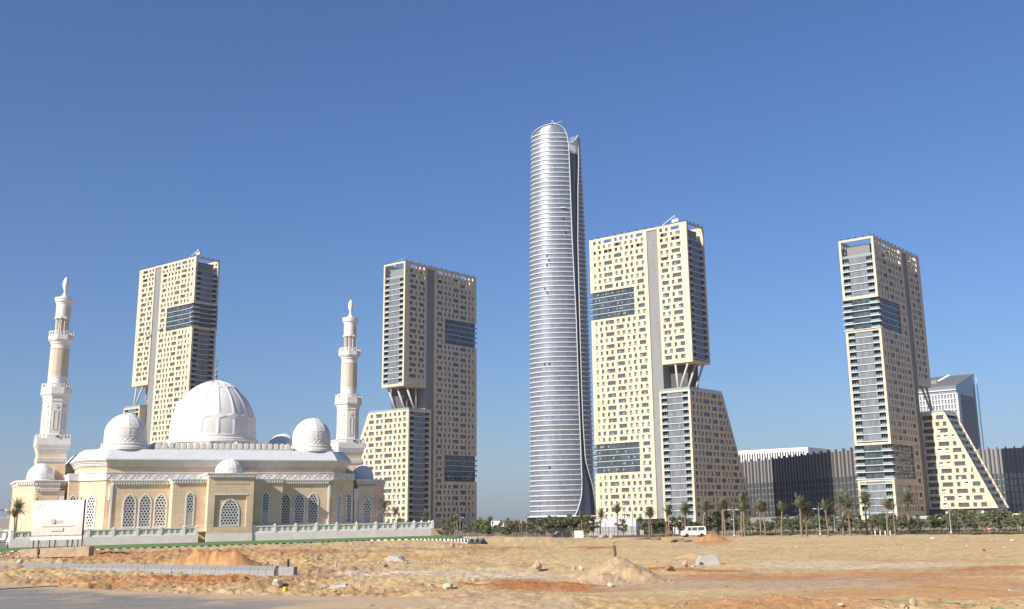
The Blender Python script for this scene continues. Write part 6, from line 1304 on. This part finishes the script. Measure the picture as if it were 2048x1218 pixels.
# concrete footing slab
a = on_ground(39, 1107, 160); e = on_ground(178, 1098, 158.5); v = Vector((e.x - a.x, e.y - a.y, 0)); FT = thing('concrete_footing', 'long dusty concrete footing below the billboard', 'footing', (a.x, a.y, .85), math.atan2(v.y, v.x)); CSAND = mat('dusty_concrete', (.60, .45, .30), .9, noise=.2, nscale=1.2, bump=.4)
b = MB(); l = v.length; b.loft([[(0, 0, -.2), (l, 0, -.2), (l + .1, 3.2, -.2), (.2, 3.2, -.2)], [(.05, .05, .82), (l, .05, .98), (l + .1, 3.2, 1.02), (.2, 3.2, .82)]]); b.build('slab', [CSAND], FT)
# ================================================================ block kerb by the road, stone by stone
BK = thing('block_kerb', 'grey concrete block kerb running along the road at left', 'kerb', (K0.x, K0.y, .1), math.atan2(KD.y, KD.x)); LK = (K1 - K0).length; n = int(LK / .52)
def kblock(w_):
    b = MB(); g_ = .012; y0 = 0
    b.box((g_, 0, -.3), (w_ - g_, .5, .30), 1)
    b.loft([[(g_, .012, .301), (w_ - g_, .012, .301), (w_ - g_, .5, .301), (g_, .5, .301)], [(g_, .16, .60), (w_ - g_, .16, .60), (w_ - g_, .5, .60), (g_, .5, .60)]], 0)
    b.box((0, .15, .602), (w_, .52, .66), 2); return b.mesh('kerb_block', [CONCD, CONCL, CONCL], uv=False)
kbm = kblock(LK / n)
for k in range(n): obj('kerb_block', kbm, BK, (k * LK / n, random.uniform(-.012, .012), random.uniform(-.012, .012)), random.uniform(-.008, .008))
b = MB(); b.box((-1, .18, -.3), (LK, .45, .55)); b.build('mortar_core', [CSAND], BK, uv=False)
p = K1 + KD * .3 + Vector((KN.x * -1.8, KN.y * -1.8, 0)); EK = thing('kerb_block_run', 'short run of clean kerb blocks standing behind the kerb end', 'kerb', (p.x - 2.2, p.y, .15), math.atan2(KD.y, KD.x) - .05)
for k in range(5): b = MB(); b.box((k * .7 + .01, 0, -.2), (k * .7 + .69, .35, .55)); b.build('kerb_block', [CONCL], EK, uv=False)
# ================================================================ rocks, rubble, debris
def rock_mesh(seed, sub=3, rough_=.34, flat_=1.0):
    bm = bmesh.new(); bmesh.ops.create_icosphere(bm, subdivisions=sub, radius=1); R = random.Random(seed); pl = [(Vector((R.gauss(0, 1), R.gauss(0, 1), R.gauss(0, 1))).normalized(), R.uniform(.55, .9)) for _ in range(13)]
    for v in bm.verts:
        d = v.co.normalized(); r_ = 1.0
        for n_, k in pl:
            q = d.dot(n_)
            if q > .05: r_ = min(r_, k / q)
        v.co = d * r_ * (1 + R.uniform(-.03, .03)); v.co.z *= flat_
    me = bpy.data.meshes.new('rock'); bm.to_mesh(me); bm.free(); return me
ROCKS = [rock_mesh(s) for s in range(6)]; RCOL = {k: mat('rock_' + k, c_, .9, noise=.18, nscale=3, bump=.5, bscale=8) for k, c_ in dict(tan=(.52, .40, .26), pale=(.66, .58, .43), red=(.36, .19, .1), yellow=(.62, .46, .19), grey=(.42, .39, .35)).items()}
RM_ = {(i, k): None for i in range(6) for k in RCOL}
def rock(px_, py_, w_px, h_px, k, label, i=0, name='boulder', cat='boulder', d=None, group=None, dz=0.0, rz=None):
    p = on_ground(px_, py_, d); dd = math.hypot(p.x, p.y); s = dd / F; key = (i % 6, k)
    if RM_[key] is None: m_ = ROCKS[i % 6].copy(); m_.materials.append(RCOL[k]); RM_[key] = m_
    o = obj(name, RM_[key], None, (p.x, p.y, p.z + h_px * s * .36 + dz), (i * 1.7) % 6 if rz is None else rz, (w_px * s * .56, w_px * s * .5, h_px * s * .56)); return tag(o, label, cat, group)
rock(1075, 1138, 19, 18, 'tan', 'large brown boulder standing alone left of the big gravel heap', 0); rock(1147, 1141, 11, 9, 'tan', 'left of two small boulders left of the big gravel heap', 1); rock(1163, 1141, 13, 10, 'pale', 'right of two small boulders left of the big gravel heap', 2)
rock(1338, 1140, 22, 10, 'red', 'flat red-brown boulder right of the big gravel heap', 3); rock(1370, 1135, 13, 16, 'tan', 'upright boulder between red boulder and concrete block', 4); rock(1386, 1137, 12, 8, 'pale', 'small pale stone below the upright boulder', 5); rock(1402, 1129, 7, 8, 'tan', 'small stone against the concrete block', 1)
rock(1827, 1213, 17, 16, 'tan', 'angular brown rock by the green hose at lower right', 2); rock(1808, 1216, 18, 9, 'tan', 'flat ochre rock left of the angular rock by the hose', 3); rock(1683, 1213, 12, 8, 'pale', 'pale rock at the bottom edge left of the green hose', 4)
rock(554, 1178, 21, 18, 'pale', 'rounded beige boulder beside the yellow cone stump', 5, d=74.5); rock(668, 1184, 14, 6, 'yellow', 'small yellow stone below the broken concrete kerb piece', 0); rock(895, 1177, 30, 12, 'pale', 'big pale cream slab-like rock at the track edge', 1); rock(949, 1164, 14, 9, 'tan', 'brown stone on the grey gravel bank', 2); rock(862, 1175, 18, 9, 'tan', 'tan rock left of the pale cream rock', 3)
rock(1866, 1080, 12, 7, 'pale', 'pale rock on the far right sand below the hedge', 4); rock(1849, 1085, 9, 4, 'tan', 'low rock left of the pale rock below the hedge', 5); rock(2025, 1083, 11, 5, 'pale', 'pale flat rock near the right edge below the hedge', 0); rock(2010, 1098, 8, 4, 'pale', 'small pale stone right of the red cloth', 1); rock(1985, 1082, 7, 4, 'tan', 'small tan stone above the red cloth', 2)
rock(905, 1094, 12, 9, 'tan', 'largest pale rock under the broken edge beyond the lawn', 3); rock(888, 1096, 10, 7, 'tan', 'rock left of the largest rock under the broken edge', 4); rock(925, 1096, 9, 5, 'pale', 'flat rock right of the largest rock under the broken edge', 5); rock(1222, 1158, 17, 9, 'pale', 'cream angular stone on the front of the big gravel heap', 2, d=68.6); rock(1205, 1077, 16, 11, 'grey', 'grey broken boulder on the far sand before the site wall', 0); rock(1222, 1077, 13, 9, 'tan', 'tan boulder right of the grey boulder before the site wall', 1); rock(1198, 1081, 8, 5, 'grey', 'small grey stone left of the broken grey boulder', 3)
rock(1227, 1086, 8, 5, 'yellow', 'yellow stone beyond the stump on the gravel heap', 4); rock(775, 1121, 12, 7, 'yellow', 'yellow rock left of the broken slab in mid field', 2); rock(758, 1128, 9, 5, 'yellow', 'low yellow stone left of the broken slab', 1); rock(880, 1122, 8, 4, 'yellow', 'ochre stone right of the broken slab', 3); rock(543, 1125, 14, 10, 'yellow', 'yellow boulder behind the kerb blocks', 0); rock(553, 1127, 12, 7, 'pale', 'pale boulder right of the yellow boulder behind the kerb', 2); rock(533, 1129, 10, 6, 'tan', 'tan boulder left of the yellow boulder behind the kerb', 4); rock(613, 1127, 16, 9, 'yellow', 'yellow rubble stone right of the black pipe stub', 5); rock(634, 1123, 15, 11, 'grey', 'grey rubble chunk right of the black pipe stub', 3); rock(597, 1128, 14, 6, 'grey', 'flat grey rubble just right of the black pipe stub', 1)
rock(40, 1127, 14, 8, 'pale', 'pale boulder behind the kerb at far left', 1); rock(770, 1136, 14, 9, 'red', 'reddish clod right of the capped stub', 3)
RR = random.Random(21)
for k in range(46):
    x, y = RR.uniform(0, 60) + RR.uniform(-4, 4), RR.uniform(1106, 1121); rock(x, y, RR.uniform(4, 9), RR.uniform(3, 6), RR.choice(('tan', 'tan', 'red', 'pale')), 'rubble stone in the stony bank at far left behind the kerb', k, 'rubble_stone', 'stone', group='stones of the far left bank')
for k in range(40):
    x = RR.uniform(500, 920); y = RR.gauss(1126, 5); rock(x, y, RR.uniform(3, 7), RR.uniform(2, 4.5), RR.choice(('tan', 'pale', 'yellow', 'grey')), 'small loose stone in the rubble strip across the middle of the field', k, 'rubble_stone', 'stone', group='stones of the middle rubble strip')
for k in range(34):
    x = RR.uniform(640, 960); y = RR.gauss(1177, 3.5); rock(x, y, RR.uniform(3, 7), RR.uniform(2, 5), RR.choice(('tan', 'pale', 'red', 'grey')), 'small loose stone along the track edge below the grey bank', k, 'rubble_stone', 'stone', group='stones along the track edge')
for k in range(40):
    x = RR.uniform(1300, 2048); y = RR.choice((RR.gauss(1095, 4), RR.gauss(1210, 6))); rock(x, y, RR.uniform(2.5, 6), RR.uniform(2, 4), RR.choice(('tan', 'pale', 'pale', 'red')), 'small loose stone scattered on the right-hand sand', k, 'rubble_stone', 'stone', group='stones on the right-hand sand')
for k in range(26):
    x = RR.uniform(700, 1010); y = RR.uniform(1196, 1215); rock(x, y, RR.uniform(1.5, 4.5), RR.uniform(1.2, 3.4), RR.choice(('red', 'red', 'tan')), 'small reddish clod on the sandy end of the road', k, 'clod', 'stone', group='clods on the road end')
# fine gravel: one mass
GV = MB(); tet = [(1, 0, -.5), (-.5, .87, -.5), (-.5, -.87, -.5), (0, 0, .8)]; gx_, gy_, gs_, gm_ = [], [], [], []
for k in range(15000):
    z_ = RR.random()
    if z_ < .30: x, y = RR.uniform(-30, 960), RR.gauss(1122, 8)
    elif z_ < .46: x, y = RR.uniform(0, 620), RR.gauss(1168, 6)
    elif z_ < .60: x, y = RR.uniform(620, 1200), RR.gauss(1168, 8)
    elif z_ < .78: x, y = RR.uniform(1140, 1345), RR.uniform(1118, 1170)
    elif z_ < .88: x, y = RR.uniform(1000, 2060), RR.uniform(1200, 1222)
    else: x, y = RR.uniform(900, 2060), RR.uniform(1080, 1190)
    if y < 1082 + (1100 - 1082) * max(0, 1 - x / 700): continue
    p = gz(x, y, base_h(np.array([0.0]), np.array([100.0]))[0] if x > 900 else 0.3); gx_.append(p.x); gy_.append(p.y); gs_.append(math.hypot(p.x, p.y) / F * RR.choice((.5, .6, .7, .8, 1.1, 1.6))); gm_.append(RR.choice((0, 0, 0, 2, 2, 3, 4)))
gzz = height(np.array(gx_), np.array(gy_))
for x, y, z_, s, m_ in zip(gx_, gy_, gzz, gs_, gm_):
    t = RR.random() * 6.28; c_, s_ = math.cos(t) * s, math.sin(t) * s; k = len(GV.v); GV.v += [(x + a * c_ - e * s_, y + a * s_ + e * c_, z_ + h_ * s * .8 + s * .15) for a, e, h_ in tet]
    for f_ in ((0, 2, 1), (0, 1, 3), (1, 2, 3), (2, 0, 3)): GV.f.append(tuple(k + q for q in f_)); GV.m.append(m_)
tag(GV.build('gravel', list(RCOL.values()), None, uv=False), 'loose gravel strewn over the desert ground', 'gravel', None, 'stuff')
WOOD = mat('weathered_wood', (.17, .11, .075), .85, noise=.25, nscale=6, stretch=(3, 3, .6))
def stump(px_, py_, topy, w_px, label, m_=WOOD, d=None, lean=0.0, name='wooden_stump', cat='stump', seg=True):
    p = on_ground(px_, py_, d); dd = math.hypot(p.x, p.y); H = (py_ - topy) * dd / F; r_ = w_px * dd / F / 2; b = MB(); n_ = 6; b.tube([(lean * H * t + .06 * H * math.sin(4 * t) * seg, 0, -.15 + (H + .15) * t) for t in np.linspace(0, 1, n_)], [r_ * (1.1 - .2 * t + .12 * math.sin(9 * t) * seg) for t in np.linspace(0, 1, n_)], 10); o = b.build(name, [m_], None, smooth=True, uv=False, loc=p); return tag(o, label, cat), H
stump(1229, 1115, 1089, 6.5, 'brown wooden stump standing on top of the gravel heap', d=76.5); stump(73, 1123, 1101, 5, 'dark forked wooden stump behind the kerb at far left', lean=.1); stump(576, 1134, 1120, 5, 'black pipe stub sticking up behind the kerb end', DARKM, name='pipe_stub', cat='pipe', seg=False); o, H = stump(669, 1136, 1118, 3.6, 'grey leaning stub with a flat cap in mid field', CONC, lean=.25, name='capped_stub', cat='stub')
p = o.location; b = MB(); b.box((-.22, -.1, -.05), (.28, .1, .08)); q = b.build('cap', [CORE], o, uv=False); q.location = (.25 * H, 0, H)
stump(347, 1131, 1115, 4, 'grey jointed stub with a blue foot at the sand heap', CONC, d=108, lean=.25, name='capped_stub', cat='stub'); q = MB(); p = on_ground(346, 1131, 107.5); q.lathe([(.16, -.05), (.16, .18), (.1, .22)], 10); tag(q.build('blue_pipe_cap', [mat('blue_plastic', (.05, .15, .4), .4)], None, uv=False, loc=p), 'small blue pipe cap at the foot of the jointed stub', 'pipe cap')
YEL = mat('yellow_plastic', (.62, .45, .03), .45); p = on_ground(570, 1182, 72.5); b = MB(); b.lathe([(.17, -.02), (.17, .12), (.13, .3), (.12, .34)], 14); tag(b.build('yellow_stub', [YEL], None, smooth=True, uv=False, loc=p), 'yellow plastic stub beside the rounded beige boulder', 'stub')
p = on_ground(1414, 1130); CB = thing('concrete_block', 'grey tapered concrete block lying on the sand right of the boulders', 'block', p, .15); b = MB(); b.loft([[(-.95, -.5, -.1), (1.0, -.5, -.1), (1.0, .5, -.1), (-.95, .5, -.1)], [(-.62, -.36, .78), (.72, -.36, .86), (.72, .36, .86), (-.62, .36, .78)]]); b.build('body', [CONC], CB, uv=False); b = MB(); b.box((-.75, -.55, .1), (-.5, -.38, .25)); b.build('lifting_lug', [RUST], CB, uv=False)
p = on_ground(678, 1178); b = MB(); b.loft([[(-.62, -.2, 0), (.55, -.2, .03), (.55, .25, .03), (-.62, .25, 0)], [(-.5, -.12, .24), (.42, -.12, .3), (.5, .2, .3), (-.5, .2, .24)]]); tag(b.build('kerb_fragment', [CONC], None, uv=False, loc=p), 'broken grey concrete kerb piece above the small yellow stone', 'kerb piece')
p = on_ground(790, 1121); b = MB(); b.loft([[(-.9, -.1, -.1), (.9, -.4, -.1), (1.0, .6, 0), (-.9, .6, 0)], [(-.7, -.05, .5), (.35, -.35, .3), (.6, .6, .5), (-.8, .6, .62)]]); tag(b.build('broken_slab', [CONC], None, uv=False, loc=p), 'tilted broken concrete slab in the rubble of the mid field', 'slab')
for k, (x, y, l_, rz_) in enumerate(((1287, 1079, 3.2, .1), (1300, 1078.5, 2.2, .5), (1311, 1080, 1.8, -.3), (1347, 1085, 1.5, .9), (1357, 1083.5, 1.8, .2), (1371, 1085, 1.9, -.05))):
    p = on_ground(x, y); b = MB(); b.tube([(-l_ / 2, 0, .2), (0, .05, .26), (l_ / 2, 0, .2)], [.2, .19, .23], 9); tag(b.build('log', [BARK], None, smooth=True, uv=False, loc=(p.x, p.y, p.z)), ('thin long log left of the log pile on the far sand', 'short log crossing the far log pile', 'last log of the left pile on the far sand', 'short end-on log of the right pile before the heap', 'middle log of the right pile before the heap', 'rightmost palm log before the orange heap')[k], 'log').rotation_euler = (0, 0, rz_)
# hose, cable, litter
def line_thing(pts, r_, m_, name, label, cat, n=8):
    P = []
    for a, e in zip(pts[:-1], pts[1:]):
        for k in range(n): t = k / n; P.append(on_ground(a[0] + (e[0] - a[0]) * t, a[1] + (e[1] - a[1]) * t) + Vector((0, 0, r_ * 1.1 + .012)))
    P.append(on_ground(*pts[-1]) + Vector((0, 0, r_ + .012))); b = MB(); b.tube(P, r_, 6); return tag(b.build(name, [m_], None, smooth=True, uv=False), label, cat)
line_thing([(1738, 1201), (1775, 1200.5), (1820, 1203), (1870, 1205), (1925, 1209), (1985, 1217), (2060, 1226)], .022, mat('green_hose', (.06, .3, .14), .45), 'garden_hose', 'green hose lying across the sand at lower right', 'hose'); line_thing([(1830, 1174), (1880, 1175.5), (1930, 1180), (1990, 1183)], .012, mat('faded_hose', (.13, .17, .06), .6), 'thin_cable', 'thin green cable on the reddish track at right', 'cable')
line_thing([(-40, 1182), (0, 1180), (60, 1176), (155, 1170.5)], .03, BPAINT, 'road_cable', 'black cable lying across the asphalt at far left', 'cable'); line_thing([(1366, 1215), (1375, 1203)], .015, mat('pale_stick', (.6, .5, .42), .7), 'stick', 'pale straight stick in the reddish soil at the bottom edge', 'stick')
LIT = [(60, 1160, 8, 7, (.7, .74, .8), 'white plastic bag at the road edge, far left'), (140, 1153, 6, 3, (.75, .72, .7), 'crumpled white paper below the kerb'), (97, 1151, 6, 2.5, (.75, .73, .7), 'flat white scrap below the kerb at left'), (255, 1161, 4, 4, (.7, .72, .75), 'small grey-white wrapper on the bank below the kerb'), (343, 1176, 5, 3, (.7, .72, .76), 'white wrapper at the road edge below the kerb'), (320, 1176, 13, 3, (.33, .38, .28), 'flat greenish rag at the road edge'), (1968, 1102, 7, 5, (.33, .02, .05), 'dark red cloth heap on the right-hand sand'), (1961, 1102, 5, 3, (.72, .7, .72), 'white rag next to the red cloth'), (1508, 1197, 11, 4, (.07, .075, .09), 'black plastic scrap beside the front reddish mound'), (2019, 1181, 5, 2, (.6, .58, .68), 'pale purple wrapper on the reddish track'), (1880, 1200, 7, 1.6, (.08, .07, .07), 'thin dark plank above the green hose'), (1455, 1173.5, 6, 1.8, (.06, .05, .05), 'dark twig lying on the pinkish track'), (1164, 1119, 4, 2.5, (.3, .45, .65), 'tiny blue scrap on the sand left of the stump'), (610, 1153, 22, 7, (.2, .19, .18), 'dark grey rag pile right of the kerb end')]
for k, (x, y, w_, h_, c_, lb) in enumerate(LIT):
    p = on_ground(x, y); s = math.hypot(p.x, p.y) / F; m_ = ROCKS[k % 6].copy(); m_.materials.append(mat('litter_%d' % k, c_, .6)); o = obj('litter', m_, None, (p.x, p.y, p.z + h_ * s * .25), k, (w_ * s * .55, w_ * s * .35, h_ * s * .55)); tag(o, lb, 'litter')
# ================================================================ dusty air
HZ = bpy.data.materials.new('haze'); HZ.use_nodes = True; n = HZ.node_tree; n.nodes.remove(n.nodes['Principled BSDF'])
pv = n.nodes.new('ShaderNodeVolumePrincipled'); pv.inputs['Color'].default_value = (.86, .90, 1.0, 1); pv.inputs['Density'].default_value = .000045; pv.inputs['Anisotropy'].default_value = 0.0
n.links.new(pv.outputs[0], n.nodes['Material Output'].inputs['Volume'])
b = MB(); b.box((-9200, -200, -3), (9200, 9200, 425)); tag(b.build('haze', [HZ], None, uv=False), 'thin dusty haze over the site', 'haze', None, 'stuff')
